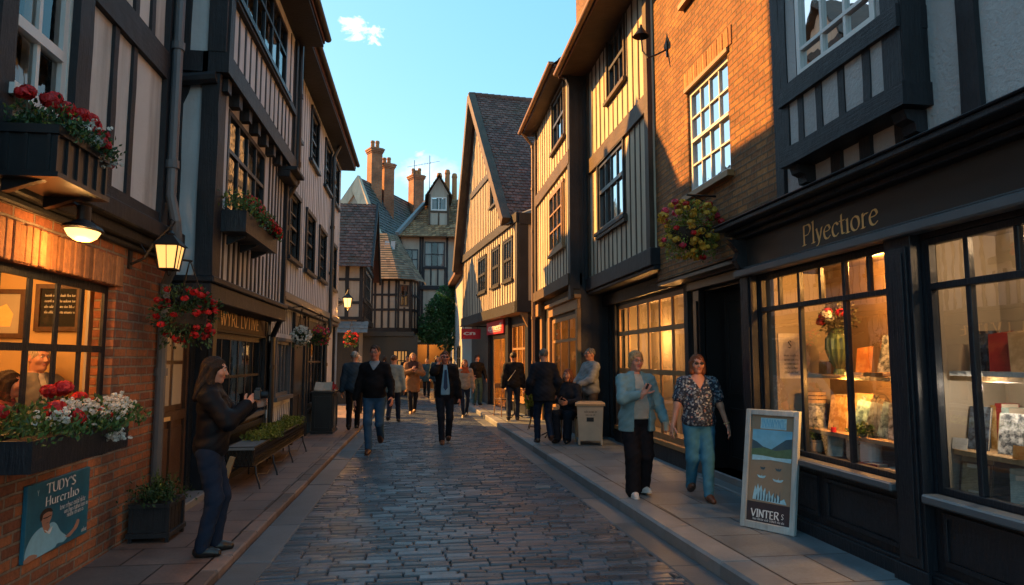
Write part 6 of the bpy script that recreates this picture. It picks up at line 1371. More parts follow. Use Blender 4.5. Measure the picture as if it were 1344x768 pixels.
def field(adds, h, k=.03, subs=(), clips=(), warp=None, inter=None):
    B = [bounds(p) for p in adds]; lo = np.min([b[0] for b in B], 0)-k-3*h; hi = np.max([b[1] for b in B], 0)+k+3*h
    n = np.ceil((hi-lo)/h).astype(int)+1; D = np.full(n, 1.0)
    ax = [lo[i]+h*np.arange(n[i]) for i in range(3)]
    def sub(b, m):
        s = np.maximum(((b[0]-m-lo)/h).astype(int), 0); e = np.minimum(((b[1]+m-lo)/h).astype(int)+2, n)
        return tuple(slice(s[i], e[i]) for i in range(3))
    def pts(sl): return np.stack(np.meshgrid(*[ax[i][sl[i]] for i in range(3)], indexing='ij'), -1)
    for p in adds:
        kk = p[-1] if (len(p) > (5 if p[0] == 'c' else 3)) else k
        sl = sub(bounds(p), kk+3*h); D[sl] = smin(D[sl], ev(p, pts(sl)), kk)
    for p in subs:
        sl = sub(bounds(p), .03); D[sl] = -smin(-D[sl], ev(p, pts(sl)), .012)
    if warp or clips or inter:
        P = pts((slice(None),)*3)
        if warp: D = D+warp(P)
        for nrm, c in clips: D = np.maximum(D, P@A3(nrm)-c)
        if inter: D = np.maximum(D, inter(P))
    return D, lo
def surfnet(D, lo, h):
    s = D < 0; n = D.shape; c = [s[i:n[0]-1+i, j:n[1]-1+j, k:n[2]-1+k] for i in (0, 1) for j in (0, 1) for k in (0, 1)]
    cnt = sum(x.astype(np.int8) for x in c); act = (cnt > 0) & (cnt < 8); idx = -np.ones(act.shape, int); ii = np.argwhere(act); idx[act] = np.arange(len(ii))
    if not len(ii): return np.zeros((0, 3)), []
    acc = np.zeros((len(ii), 3)); num = np.zeros(len(ii)); corners = [(i, j, k) for i in (0, 1) for j in (0, 1) for k in (0, 1)]
    for a in range(8):
        for b in range(a+1, 8):
            ca, cb = np.array(corners[a]), np.array(corners[b])
            if np.abs(ca-cb).sum() != 1: continue
            da = D[tuple((ii+ca).T)]; db = D[tuple((ii+cb).T)]; m = (da < 0) != (db < 0); t = np.where(m, da/np.where(m, da-db, 1), 0)
            acc[m] += (ca+t[:, None]*(cb-ca))[m]; num[m] += 1
    V = lo+h*(ii+acc/np.maximum(num, 1)[:, None]); F = []
    for ax in range(3):
        o = [0, 0, 0]; o[ax] = 1; u, v = [x for x in range(3) if x != ax]
        A = s[:n[0]-o[0], :n[1]-o[1], :n[2]-o[2]]; Bq = s[o[0]:, o[1]:, o[2]:]; e = np.argwhere(A != Bq)
        e = e[(e[:, u] > 0) & (e[:, v] > 0) & (e[:, u] < n[u]-1) & (e[:, v] < n[v]-1)]
        if not len(e): continue
        q = []
        for du, dv in ((-1, -1), (0, -1), (0, 0), (-1, 0)):
            x = e.copy(); x[:, u] += du; x[:, v] += dv; q.append(idx[tuple(x.T)])
        q = np.stack(q, 1); fl = A[tuple(e.T)] ^ (ax == 1); q[~fl] = q[~fl][:, ::-1]; F.append(q)
    F = np.concatenate(F) if F else []
    return V, [tuple(map(int, f)) for f in F if min(f) >= 0]
class Skin:
    def __init__(s): s.v = np.zeros((0, 3)); s.f = []; s.mi = []
    def add(s, V, F, mi=0):
        n = len(s.v); s.v = np.concatenate([s.v, V]) if len(V) else s.v; s.f += [tuple(i+n for i in f) for f in F]; s.mi += ([mi]*len(F) if isinstance(mi, int) else list(mi))
    def build(s, name, mats, parent):
        mats = mats if isinstance(mats, list) else [mats]; me = bpy.data.meshes.new(name); me.from_pydata([tuple(map(float, v)) for v in s.v], [], s.f)
        for m in mats: me.materials.append(m)
        me.polygons.foreach_set('use_smooth', [True]*len(me.polygons))
        if len(mats) > 1: me.polygons.foreach_set('material_index', s.mi)
        o = bpy.data.objects.new(name, me); COL.objects.link(o); o.parent = parent; return o
def rot(yaw=0, pitch=0, roll=0): return np.array((Matrix.Rotation(yaw, 3, 'Z') @ Matrix.Rotation(pitch, 3, 'X') @ Matrix.Rotation(roll, 3, 'Y')))
def ik(a, b, l1, l2, pole):
    a, b, pole = A3(a), A3(b), A3(pole); d = b-a; L = min(np.linalg.norm(d), (l1+l2)*.999); d = d/np.linalg.norm(d); x = (l1*l1-l2*l2+L*L)/(2*L); hgt = math.sqrt(max(l1*l1-x*x, 0))
    p = pole-(pole@d)*d; p = p/max(np.linalg.norm(p), 1e-6); return a+d*x+p*hgt, a+d*L
def hand(sk, wrist, d, side, palm, curl=.5, h=.0055, s=1.0, thumb=1):
    """palm and five fingers: d = direction of the fingers, side = towards the thumb, palm = palm normal"""
    W = A3(wrist); d = A3(d)/np.linalg.norm(d); n = A3(palm); n = n-(n@d)*d; n = n/np.linalg.norm(n); t = np.cross(n, d); t = t if t@A3(side) >= 0 else -t
    p = [('c', W-d*.05*s, W+d*.01*s, .026*s, .024*s)]
    for x in (-.027, -.009, .009, .027): p.append(('c', W+d*.015*s+t*x*.7*s, W+d*.085*s+t*x*s, .0125*s, .0105*s, .02))
    for x, L in ((-.03, .058), (-.01, .076), (.010, .082), (.029, .072)):
        q = W+d*.088*s+t*x*s; dd = d.copy(); r = .0092*s
        for k, f in enumerate((.45, .32, .27)):
            a = curl*(.55, .75, .6)[k]; dd = dd*math.cos(a)+n*math.sin(a)-0*t; dd = dd/np.linalg.norm(dd); q2 = q+dd*L*f*s; p.append(('c', q, q2, r, r*.9, .006)); q = q2; r *= .9
    q = W+d*.025*s+t*.025*s; dd = t*.8+d*.6+n*.25*thumb
    for f in (.045, .032, .026): dd = dd/np.linalg.norm(dd); q2 = q+dd*f*s; p.append(('c', q, q2, .0115*s, .0095*s, .01)); q = q2; dd = dd+d*.35+n*.25*curl
    D, lo = field(p, h, .012); V, F = surfnet(D, lo, h); sk.add(V, F)
CM = {}
def cloth(name, col, rough=.85, var=.22, scale=14, weave=220):
    if name not in CM:
        m, nt, b = new_mat(name); v = coord(nt); n1 = noise(nt, v, scale, 3); c = mixc(nt, n1, tuple(x*(1-var) for x in col), tuple(x*(1+var) for x in col)); nt.links.new(c, b.inputs['Base Color']); b.inputs['Roughness'].default_value = rough; b.inputs['Specular IOR Level'].default_value = .15
        p = bump(nt, None, noise(nt, v, weave, 2), .35, .0015); bump(nt, b, noise(nt, coord(nt, 'Object', (1, 1, .55)), 13, 3), .4, .012, p); CM[name] = m
    return CM[name]
def skin_m(name, col):
    if name not in CM:
        m, nt, b = new_mat(name); v = coord(nt); c = mixc(nt, noise(nt, v, 22, 3), tuple(x*y for x, y in zip(col, (.86, .74, .72))), tuple(x*1.1 for x in col)); nt.links.new(c, b.inputs['Base Color']); b.inputs['Roughness'].default_value = .5; b.inputs['Subsurface Weight'].default_value = .12; b.inputs['Subsurface Radius'].default_value = (.01, .004, .002); bump(nt, b, noise(nt, v, 160, 2), .25, .001); CM[name] = m
    return CM[name]
def hair_m(name, col):
    if name not in CM:
        m, nt, b = new_mat(name); v = coord(nt, 'Object', (75, 75, 9)); n1 = noise(nt, v, 2.2, 4); nt.links.new(ramp(nt, n1, [(.35, tuple(x*.3 for x in col)), (.65, tuple(x*1.55 for x in col))]), b.inputs['Base Color']); b.inputs['Roughness'].default_value = .62; b.inputs['Specular IOR Level'].default_value = .3; bump(nt, b, n1, .9, .006); CM[name] = m
    return CM[name]
LIP = plain('lips', (.33, .10, .09), .4, .1, 30, 60, 0); EYEW = plain('eye white', (.55, .54, .5), .25, .05, 30, 60, 0); IRIS = plain('iris', (.03, .025, .02), .15, .1, 30, 60, 0)
def person(label, loc, rz, h=1.75, res=.013, bulk=1.0, belly=0, bust=0, feet=None, hands=None, hip=(0, 0, 0), lean=0, top=None, bot=None, shoe=None, hair=None, skin=(.50, .25, .165), look=(0, 0), glasses=None, extra=None, hpose=None, legr=1.0, poles=None, group=None, seated=False, hres=.0055, fres=.0062, armr=1.0):
    S = 1.0; t = thing('person', (0, 0, 0), label, 'person', group)
    feet = feet or {-1: (-.10, .0, .075), 1: (.10, 0, .075)}; hands = hands or {-1: (-.27, -.02, .84), 1: (.27, -.02, .84)}; hpose = hpose or {}; poles = poles or {}
    hz = A3(hip); Pv = A3((0, 0, .93))+hz; Ab = A3((0, -.01-belly*.35+lean*.3, 1.10))+hz; Ch = A3((0, lean*.7, 1.29))+hz; Sh = {s: A3((s*.172*(.75+.25*bulk), lean+.012, 1.395))+hz for s in (-1, 1)}; Hd = A3((0, lean*1.15-.012, 1.632))+hz
    Hp = {s: Pv+A3((s*.088, 0, -.01)) for s in (-1, 1)}; arms, legs = {}, {}
    for s in (-1, 1):
        e, wv = ik(Sh[s], A3(hands[s]), .285, .255, poles.get(s, (s*.5, .9, -.25))); arms[s] = (Sh[s], e, wv)
        k, av = ik(Hp[s], A3(feet[s][:3]), .435, .425, (s*.08, -1, .1)); legs[s] = (Hp[s], k, av)
    bk = bulk; sk = Skin(); wr = lambda a: (lambda P: a*(np.sin(P[..., 2]*41+P[..., 0]*23+P[..., 1]*17)*.6+np.sin(P[..., 2]*73-P[..., 0]*47+P[..., 1]*31)*.4))
    # body under the clothes
    ad = [('e', Ch, (.15*bk, .095*bk, .18)), ('e', Ab, (.135*bk, .095*bk, .16)), ('e', Pv, (.145*bk, .105*bk, .12)), ('c', Ch+A3((-.04, .02, .155)), Sh[-1], .05, .045), ('c', Ch+A3((.04, .02, .155)), Sh[1], .05, .045), ('c', Hd+A3((0, .02, -.09)), Ch+A3((0, .02, .1)), .053, .062)]
    for s in (-1, 1):
        a = arms[s]; l = legs[s]; ad += [('c', a[0], a[1], .046*armr, .038*armr), ('c', a[1], a[2], .037*armr, .027), ('c', l[0], l[1], .075*legr, .05*legr), ('c', l[1], l[2], .048*legr, .034)]
    D, lo = field(ad, res, .045); sk.add(*surfnet(D, lo, res))
    # head
    Rh = rot(look[0], look[1]); E = lambda c, r: ('e', A3(c), r)
    ha = [('e', (0, .015, .03), (.075, .094, .086)), ('e', (0, -.012, -.03), (.061, .078, .084), .04), ('e', (0, -.058, -.095), (.027, .026, .021), .035), ('c', (0, -.086, .014), (0, -.108, -.024), .0075, .0125, .014), ('e', (-.011, -.1, -.028), (.009, .01, .008), .008), ('e', (.011, -.1, -.028), (.009, .01, .008), .008),
          ('c', (-.036, -.078, .031), (.036, -.078, .031), .011, .011, .02), ('e', (-.040, -.062, -.022), (.024, .022, .022), .03), ('e', (.040, -.062, -.022), (.024, .022, .022), .03), ('e', (0, -.086, -.053), (.022, .011, .006), .006), ('e', (0, -.085, -.064), (.019, .011, .007), .006),
          ('e', (-.077, .012, -.006), (.011, .021, .031), .01), ('e', (.077, .012, -.006), (.011, .021, .031), .01), ('c', (0, .022, -.06), (0, .034, -.17), .053, .06, .04)]
    D, lo = field(ha, fres, .03, [('e', (-.031, -.094, .012), (.017, .014, .011)), ('e', (.031, -.094, .012), (.017, .014, .011))]); V, F = surfnet(D, lo, fres)
    mi = [1 if (abs(V[f[0]][0]) < .024 and -.0715 < V[f[0]][2] < -.047 and V[f[0]][1] < -.084) else 0 for f in F]; sk.add(V@Rh.T+Hd, F, mi)
    for s in (-1, 1):
        d = arms[s][2]-arms[s][1]; d = d/np.linalg.norm(d); hp = hpose.get(s, {}); hand(sk, arms[s][2], hp.get('d', d), hp.get('side', (0, -1, .3)), hp.get('palm', (-s, .25, 0)), hp.get('curl', .55), hres)
    sk.build('body', [skin_m('skin %.2f' % skin[0], skin), LIP], t)
    ey = MB()
    for s in (-1, 1):
        for (c, r, m_) in (((s*.031, -.080, .012), .0115, 0), ((s*.031, -.0865, .012), .0068, 1)):
            ey.cm = m_
            for i in range(6):
                for j in range(8):
                    q = []
                    for a, b in ((i, j), (i+1, j), (i+1, j+1), (i, j+1)):
                        th_, ph_ = math.pi*a/6, 2*math.pi*b/8; q.append(tuple(Rh@(A3(c)+r*A3((math.sin(th_)*math.cos(ph_), math.sin(th_)*math.sin(ph_), math.cos(th_))))+Hd))
                    ey.face(q)
    ey.build('eyes', [EYEW, IRIS], t, off=(0, 0, 0))
    # hair
    kind, hc = hair; hm = hair_m('hair %.3f %.3f' % (hc[0], hc[2]), hc); st = lambda P: .004*np.sin(P[..., 0]*230+P[..., 2]*60)*np.cos(P[..., 1]*190+P[..., 2]*25)+.0045*np.sin(P[..., 0]*85+P[..., 1]*70+P[..., 2]*40)
    face_cut = [('e', (0, -.10, -.035), (.066, .072, .098))]; had = [('e', (0, .02, .036), (.083, .100, .088))]; cl = []
    if kind == 'short': cl = [((0, -.35, -1), .050)]
    elif kind == 'bald': had = [('e', (0, .03, .006), (.082, .09, .062))]; cl = [((0, 0, 1), .05), ((0, -1, 0), .02), ((0, 0, -1), .045)]
    elif kind == 'buzz': had = [('e', (0, .018, .033), (.079, .097, .086))]; cl = [((0, -.35, -1), .045)]; face_cut = [('e', (0, -.10, -.03), (.064, .068, .09))]
    elif kind == 'cap': cl = [((0, 0, -1), -.012)]; had = [('e', (0, .015, .03), (.086, .106, .09)), ('c', (-.03, -.09, .035), (.03, -.09, .035), .028, .028, .02)]; face_cut = []
    elif kind == 'bob': had += [('c', (-.068, .005, .0), (-.066, -.005, -.10), .034, .036), ('c', (.068, .005, .0), (.066, -.005, -.10), .034, .036), ('c', (-.05, .06, .0), (-.05, .055, -.1), .045, .042), ('c', (.05, .06, .0), (.05, .055, -.1), .045, .042)]; face_cut = [('e', (0, -.10, -.05), (.057, .075, .105))]
    elif kind == 'long': had += [('c', (s_*.066, .02, .01), (s_*.082, .005, -.20), .034, .032) for s_ in (-1, 1)]+[('c', (s_*.04, .07, .02), (s_*.055, .095, -.26), .05, .045) for s_ in (-1, 1)]; face_cut = [('e', (0, -.10, -.05), (.056, .078, .12))]
    elif kind == 'pulled': had += [('e', (0, .11, -.02), (.045, .04, .045)), ('c', (-.07, -.005, .03), (-.066, .03, -.055), .026, .026), ('c', (.07, -.005, .03), (.066, .03, -.055), .026, .026), ('e', (0, .0, .07), (.07, .085, .06))]; cl = []; face_cut = [('e', (0, -.10, -.05), (.060, .074, .10)), ('e', (0, .06, -.17), (.09, .09, .085))]
    D, lo = field(had, fres*1.15, .03, face_cut, cl, st); V, F = surfnet(D, lo, fres*1.15); hs_ = Skin(); hs_.add(V@Rh.T+Hd, F); hs_.build('hair' if kind != 'cap' else 'cap', hm, t)
    if kind not in ('cap',):
        b = MB()
        for s in (-1, 1): b.tube([tuple(Rh@A3((s*.018, -.0935, .034))+Hd), tuple(Rh@A3((s*.034, -.091, .039))+Hd), tuple(Rh@A3((s*.048, -.08, .034))+Hd)], [.004, .0045, .003], 5)
        b.build('eyebrows', hm, t, off=(0, 0, 0))
    if glasses:
        g = MB(); lens = MB()
        for s in (-1, 1):
            ring = [A3((s*.032+.022*math.cos(a), -.104+.004*abs(math.cos(a)), .010+.016*math.sin(a))) for a in np.linspace(0, 2*math.pi, 13)]; g.tube([tuple(Rh@q+Hd) for q in ring], .0024, 5, False); lens.face([tuple(Rh@q+Hd) for q in ring[:-1]])
            g.tube([tuple(Rh@A3(q)+Hd) for q in ((s*.054, -.1, .014), (s*.079, -.02, .016), (s*.08, .02, .008))], .0022, 5)
        g.tube([tuple(Rh@A3(q)+Hd) for q in ((-.011, -.105, .014), (.011, -.105, .014))], .0024, 5); o = g.build('glasses', M['black_paint'], t, off=(0, 0, 0)); lens.build('lens', M['black_paint'] if glasses == 'dark' else M['glass'], o, off=(0, 0, 0))
    # clothes
    def trunk(x, hem, slv, k=.05, warm=.004, open_=0, armx=1.0, name='jacket', mat=None, flare=0, neck=1.505, fcut=None, vneck=0):
        a = [('e', Ch, ((.165+x)*bk, (.11+x)*bk, .19)), ('e', Ab, ((.15+x)*bk+belly*.4, (.11+x)*bk+belly*.75, .18)), ('e', Pv+A3((0, 0, .02)), ((.165+x)*bk+flare, (.122+x)*bk+belly*.4+flare, .15)), ('c', Ch+A3((-.045, .02, .15)), Sh[-1], .058+x, .05+x), ('c', Ch+A3((.045, .02, .15)), Sh[1], .058+x, .05+x), ('c', Ch+A3((0, .018, .1)), Hd+A3((0, .026, -.115)), .07, .064)]
        if bust: a += [('e', Ch+A3((s*.075*bk, -.085*bk, -.03)), (.07, .062, .07), .05) for s in (-1, 1)]
        if hem < .8: a += [('c', Pv+A3((-.05, 0, 0)), A3((-.06, hip[1], hem-.02+hip[2]*0)), .13*bk+x, .135*bk+flare), ('c', Pv+A3((.05, 0, 0)), A3((.06, hip[1], hem-.02)), .13*bk+x, .135*bk+flare)]
        hemz = hem+hip[2] if not seated else hem+hip[2]
        for s in (-1, 1):
            q = arms[s]; r0, r1, r2 = (.062+x)*armr*armx, (.05+x)*armr*armx, (.042+x)*armx
            if slv == 'long': a += [('c', q[0], q[1], r0, r1), ('c', q[1], q[1]+(q[2]-q[1])*.93, r1, r2)]
            elif slv == 'short': a += [('c', q[0], q[0]+(q[1]-q[0])*.62, r0+.006, r1+.018)]
        # torso hem: clip only what is near the trunk
        def inter(P):
            d = hemz-P[..., 2]; near = np.hypot(P[..., 0]-Pv[0], P[..., 1]-Pv[1]) < .235*max(1, bk)+flare
            armd = np.full(d.shape, 9.)
            for s in (-1, 1):
                q = arms[s]; armd = np.minimum(armd, np.minimum(d_cap(P, q[0], q[1], .09, .085), d_cap(P, q[1], q[2], .085, .07)))
            low = d_cap(P, A3((0, Pv[1], Pv[2]-.5)), Pv+A3((0, 0, .03)), .25*bk+flare, .25*bk+flare)
            r = np.where((armd < 0) & (low > -.06) | (d < 0), -1., d)
            if open_:
                gap = np.maximum(np.abs(P[..., 0])-(open_*(.35+.65*np.clip((1.5+hip[2]-P[..., 2])/.45, 0, 1)) if open_ > 0 else 0), P[..., 1]-(Ch[1]-.02)); gap = np.maximum(gap, Hd[2]*0+P[..., 2]-1.62-hip[2]); r = np.maximum(r, -gap)
            if vneck: v = np.maximum(np.abs(P[..., 0])-np.clip((P[..., 2]-(1.44+hip[2]-vneck))*.62, -.01, .08), P[..., 1]-(Ch[1]-.0)); r = np.maximum(r, -np.maximum(v, -(P[..., 2]-1.2-hip[2])))
            return r
        D, lo = field(a, res, k, (), [((0, 0, 1), neck+hip[2])], wr(warm), inter); V, F = surfnet(D, lo, res); o = Skin(); o.add(V, F); return o.build(name, mat, t)
    for L in top: trunk(**L)
    if bot:
        wz = bot.get('waist', 1.02)+hip[2]; r0, r1, r2 = [x*legr for x in bot.get('r', (.098, .068, .058))]; a = [('e', Pv+A3((0, 0, 0)), (.158*bk, .118*bk+belly*.25, .14)), ('e', Pv+A3((0, 0, .1)), (.15*bk, .108*bk+belly*.3, .12))]
        for s in (-1, 1):
            l = legs[s]; a += [('c', l[0]+A3((s*.005, .01, -.02)), l[1], r0, r1), ('c', l[1], l[2]+A3((0, 0, .0)), r1, r2)]
        cl = [((0, 0, 1), wz)]; D, lo = field(a, res, .035, (), cl, wr(.004)); V, F = surfnet(D, lo, res); o = Skin(); o.add(V, F); o.build(bot.get('name', 'trousers'), bot['mat'], t)
    for s in (-1, 1):
        ft = feet[s]; yaw, pit = (ft[3] if len(ft) > 3 else s*.15), (ft[4] if len(ft) > 4 else 0); Rf = rot(yaw, pit); g_ = shoe.get('g', 1)
        a = [('c', (0, .035, -.035), (0, -.06, -.035), .040*g_, .041*g_), ('c', (0, -.06, -.035), (s*.006, -.135, -.045), .042*g_, .034*g_), ('c', (0, .012, .02+shoe.get('hi', 0)), (0, .0, -.03), .042*g_, .046*g_)]
        D, lo = field(a, min(res, .011), .03, (), [((0, 0, -1), .075), ((0, 0, 1), .05+shoe.get('hi', 0))]); V, F = surfnet(D, lo, min(res, .011)); o = Skin(); o.add(V@Rf.T+legs[s][2], F); so_ = o.build('shoe', shoe['mat'], t)
        if shoe.get('sole'):
            D, lo = field([('c', (0, .035, -.06), (0, -.06, -.06), .046, .047), ('c', (0, -.06, -.06), (s*.006, -.135, -.06), .047, .04)], min(res, .011), .02, (), [((0, 0, -1), .076), ((0, 0, 1), -.056)]); V, F = surfnet(D, lo, min(res, .011)); o = Skin(); o.add(V@Rf.T+legs[s][2], F); o.build('sole', shoe['sole'], so_)
    if extra: extra(t, dict(Sh=Sh, Hd=Hd, Ch=Ch, Ab=Ab, Pv=Pv, arms=arms, legs=legs, Rh=Rh))
    sc_ = h/1.75; t.location = loc; t.rotation_euler = (0, 0, rz); t.scale = (sc_,)*3
    return t, dict(arms=arms, Hd=Hd, sc=sc_, rz=rz, loc=Vector(loc))
def wpt(info, p):
    v = Matrix.Rotation(info['rz'], 3, 'Z') @ (Vector(p)*info['sc']); return v+info['loc']
NAVY = cloth('navy cloth', (.013, .016, .024)); BLACK = cloth('black knit', (.008, .008, .010)); DENIM = cloth('blue denim', (.035, .085, .155), .85, .4, 6); DDENIM = cloth('dark denim', (.012, .022, .045), .85, .35, 6); BLKTR = cloth('black trousers', (.009, .009, .012))
LEATHER = plain('black shoe leather', (.012, .011, .011), .35, .3, 20, 90, .001); BROWN = plain('brown shoe leather', (.085, .035, .018), .4, .3, 20, 90, .001); WHITE = plain('white canvas', (.55, .55, .53), .7, .15, 20, 90, .001)
STD = dict(feet={-1: (-.10, -.24, .085, 0, .15), 1: (.09, .26, .13, 0, -.55)}, hands={-1: (-.29, .12, .86), 1: (.29, -.16, .88)})    # mid-stride
def walk(f=-1, a=.22, lift=.13, hip=-.03):
    return {f: (f*.085, -a, .08, 0, .18), -f: (-f*.085, a*1.05, .075+lift*.6, 0, -.6)}

# 1 photographer
def strap(t, J):
    m = MB(); c = J['Ch']; m.tube([(.06, -.07, 1.44), (.09, -.15, 1.34), (.08, -.25, 1.32), (.05, -.36, 1.40)], .006, 5); m.tube([(-.07, -.06, 1.42), (-.12, .02, 1.43), (-.02, .1, 1.44), (.07, .06, 1.43), (.06, -.07, 1.40)], .006, 5); m.build('strap', M['black_paint'], t, off=(0, 0, 0))
pt, inf = person('woman with long brown hair in a dark jacket and jeans photographing the street', (-1.63, 5.75, .05), R(98), 1.52, .010, 1.0, .02, 1, feet={-1: (-.085, .03, .075, -.1), 1: (.095, -.05, .075, .15)}, hands={-1: (-.06, -.30, 1.31), 1: (.05, -.34, 1.30)}, poles={-1: (-.8, .3, -.9), 1: (.8, .3, -.9)},
  hpose={-1: dict(d=(.25, -.5, .75), palm=(.8, -.4, 0), side=(0, -.2, 1), curl=.9), 1: dict(d=(-.1, -.9, .25), palm=(-.8, -.2, .3), side=(0, 0, 1), curl=.8)},
  top=[dict(x=.022, hem=.86, slv='long', name='jacket', mat=cloth('dark padded jacket', (.005, .006, .009), .6, .3, 9), warm=.004), dict(x=.03, hem=1.38, slv='none', name='collar', mat=cloth('dark padded jacket', (.005, .006, .009)), neck=1.52)], bot=dict(mat=DDENIM, r=(.102, .074, .062)), shoe=dict(mat=LEATHER, g=1.05), hair=('long', (.016, .008, .005)), look=(.05, .14), extra=strap, fres=.0055)
c_ = wpt(inf, (.0, -.385, 1.40)); cm = thing('photo_camera', (0, 0, 0), 'small black camera held up in the hands of the woman in the dark jacket', 'camera')
m = MB(); G0 = Fr((0, 0), (1, 0), (0, -1)); m.box(G0, -.06, .06, -.035, .04, -.025, .025); m.box(G0, -.02, .02, .04, .058, -.02, .02); m.build('body', M['black_paint'], cm, bevel=.004, off=(0, 0, 0)); m = MB(); m.tube([(0, -.026, 0), (0, -.075, 0)], .028, 14); m.tube([(0, -.075, 0), (0, -.08, 0)], .022, 14); m.build('lens', M['iron'], cm, off=(0, 0, 0)); cm.location = c_; cm.rotation_euler = (.0, 0, R(98))
# 2 man in black sweater
person('man in a black sweater with pale collar and blue jeans striding towards the viewer', (-.77, 11.9, 0), R(-6), 1.81, .013, 1.08, .04, 0, feet={-1: (-.05, -.16, .075, .0, .05), 1: (.07, .28, .20, .0, -.75)}, hands={-1: (-.31, -.04, .82), 1: (.31, -.20, .90)}, lean=-.02, hip=(0, 0, -.02),
  top=[dict(x=.012, hem=.90, slv='long', name='sweater', mat=BLACK, vneck=.10, warm=.005), dict(x=.004, hem=1.33, slv='none', name='shirt_collar', mat=cloth('pale grey shirt', (.25, .29, .33)), neck=1.50)], bot=dict(mat=DENIM), shoe=dict(mat=BROWN), hair=('short', (.045, .022, .013)), skin=(.52, .21, .14), glasses='clear', look=(-.05, .05))
# 3 man in suit
def tie(t, J):
    y = J['Ch'][1]; m = MB(); m.face([(-.022, y-.135, 1.40), (.022, y-.135, 1.40), (.040, y-.15, 1.06), (0, y-.152, 1.01), (-.040, y-.15, 1.06)]); m.face([(-.022, y-.130, 1.40), (.022, y-.130, 1.40), (.040, y-.140, 1.06), (0, y-.140, 1.01), (-.040, y-.140, 1.06)]); m.build('tie', cloth('navy tie', (.015, .04, .10), .5), t, off=(0, 0, 0))
pt, inf = person('man in open black jacket and navy tie holding a phone to his ear', (.45, 13.0, 0), R(4), 1.70, .013, 1.02, .01, 0, feet={-1: (-.06, -.14, .08, 0, .1), 1: (.09, .16, .10, 0, -.35)}, hands={-1: (-.125, -.12, 1.545), 1: (.28, -.05, .83)}, poles={-1: (-.55, -.35, -1)}, hpose={-1: dict(d=(.15, .1, 1), palm=(1, .2, 0), side=(0, -1, .2), curl=.8)},
  top=[dict(x=.004, hem=.92, slv='none', name='shirt', mat=cloth('pale blue shirt', (.22, .38, .50)), neck=1.50, warm=.002), dict(x=.026, hem=.82, slv='long', name='jacket', mat=BLACK, open_=.085, warm=.005)], bot=dict(mat=NAVY), shoe=dict(mat=BROWN), hair=('short', (.09, .035, .016)), skin=(.52, .20, .125), glasses='dark', extra=tie)
m = MB(); m.box(G0, -.006, .006, -.06, .06, -.03, .03); o = m.build('phone', M['black_paint'], None, bevel=.002, off=(0, 0, 0)); o.location = wpt(inf, (-.105, -.10, 1.64)); o.rotation_euler = (0, .1, R(4)); tag(o, 'dark phone held to the ear of the man in the pale blue shirt', 'phone')
# 4 old man
person('white haired man in a slate blue jacket walking away on the left pavement', (-1.44, 15.44, .03), R(182), 1.70, .014, 1.12, .03, 0, feet={-1: (-.07, -.16, .08, 0, .1), 1: (.09, .14, .10, 0, -.4)}, top=[dict(x=.024, hem=.80, slv='long', name='jacket', mat=cloth('slate jacket', (.035, .06, .085)), warm=.005)], bot=dict(mat=BLKTR), shoe=dict(mat=LEATHER), hair=('short', (.42, .38, .33)), hres=.008, fres=.008)
# 5 light jacket behind
person('person in a pale grey-green jacket walking away behind the man in the black sweater', (-.66, 17.4, 0), R(170), 1.66, .016, 1.05, .02, 0, feet=walk(), top=[dict(x=.022, hem=.78, slv='long', name='jacket', mat=cloth('pale grey green jacket', (.22, .28, .28)))], bot=dict(mat=DDENIM), shoe=dict(mat=LEATHER), hair=('short', (.10, .05, .025)), hres=.008, fres=.008)
# 6 coat woman
person('woman with long fair hair in a camel coat and dark scarf', (-.23, 20.2, 0), R(8), 1.74, .016, 1.02, 0, 1, feet={-1: (-.06, -.12, .08, 0, .1), 1: (.07, .12, .09, 0, -.3)}, hands={-1: (-.05, -.24, 1.24), 1: (.07, -.25, 1.20)}, poles={-1: (-1, .2, -.8), 1: (1, .2, -.8)}, hpose={-1: dict(d=(.4, -.1, .8), palm=(.5, .6, 0), side=(1, 0, .3)), 1: dict(d=(-.5, -.1, .7), palm=(-.5, .6, 0), side=(-1, 0, .3))}, top=[dict(x=.026, hem=.62, slv='long', name='coat', mat=cloth('camel coat', (.24, .13, .065)), flare=.02), dict(x=.04, hem=1.30, slv='none', name='scarf', mat=cloth('dark brown scarf', (.05, .03, .03)), neck=1.54)], bot=dict(mat=NAVY), shoe=dict(mat=plain('tan boots', (.3, .16, .07), .5, .2, 20, 90, .001)), hair=('long', (.26, .15, .06)), hres=.008, fres=.008)
# 7 backpack woman
def tote(t, J):
    w_ = J['arms'][-1][2]; m = MB(); x, y, z = w_; m.box(G0, x-.10, x+.10, z-.42, z-.1, -y-.05, -y+.05); m.tube([(x-.07, y, z-.1), (x, y, z-.02), (x+.07, y, z-.1)], .007, 5); m.build('bag', BLACK, t, off=(0, 0, 0)) 
pt, inf = person('small woman in a pale quilted jacket with an orange scarf carrying a dark bag', (1.19, 18.9, 0), R(5), 1.55, .015, 1.0, 0, 1, feet={-1: (-.06, -.14, .08, 0, .1), 1: (.08, .14, .10, 0, -.35)}, top=[dict(x=.03, hem=.82, slv='long', name='jacket', mat=cloth('pale quilted jacket', (.34, .29, .23)), warm=.008), dict(x=.035, hem=1.33, slv='none', name='scarf', mat=cloth('orange scarf', (.40, .09, .03)), neck=1.54)], bot=dict(mat=DDENIM, r=(.09, .06, .05)), shoe=dict(mat=LEATHER, sole=WHITE), hair=('bob', (.12, .06, .03)), hres=.008, fres=.008)
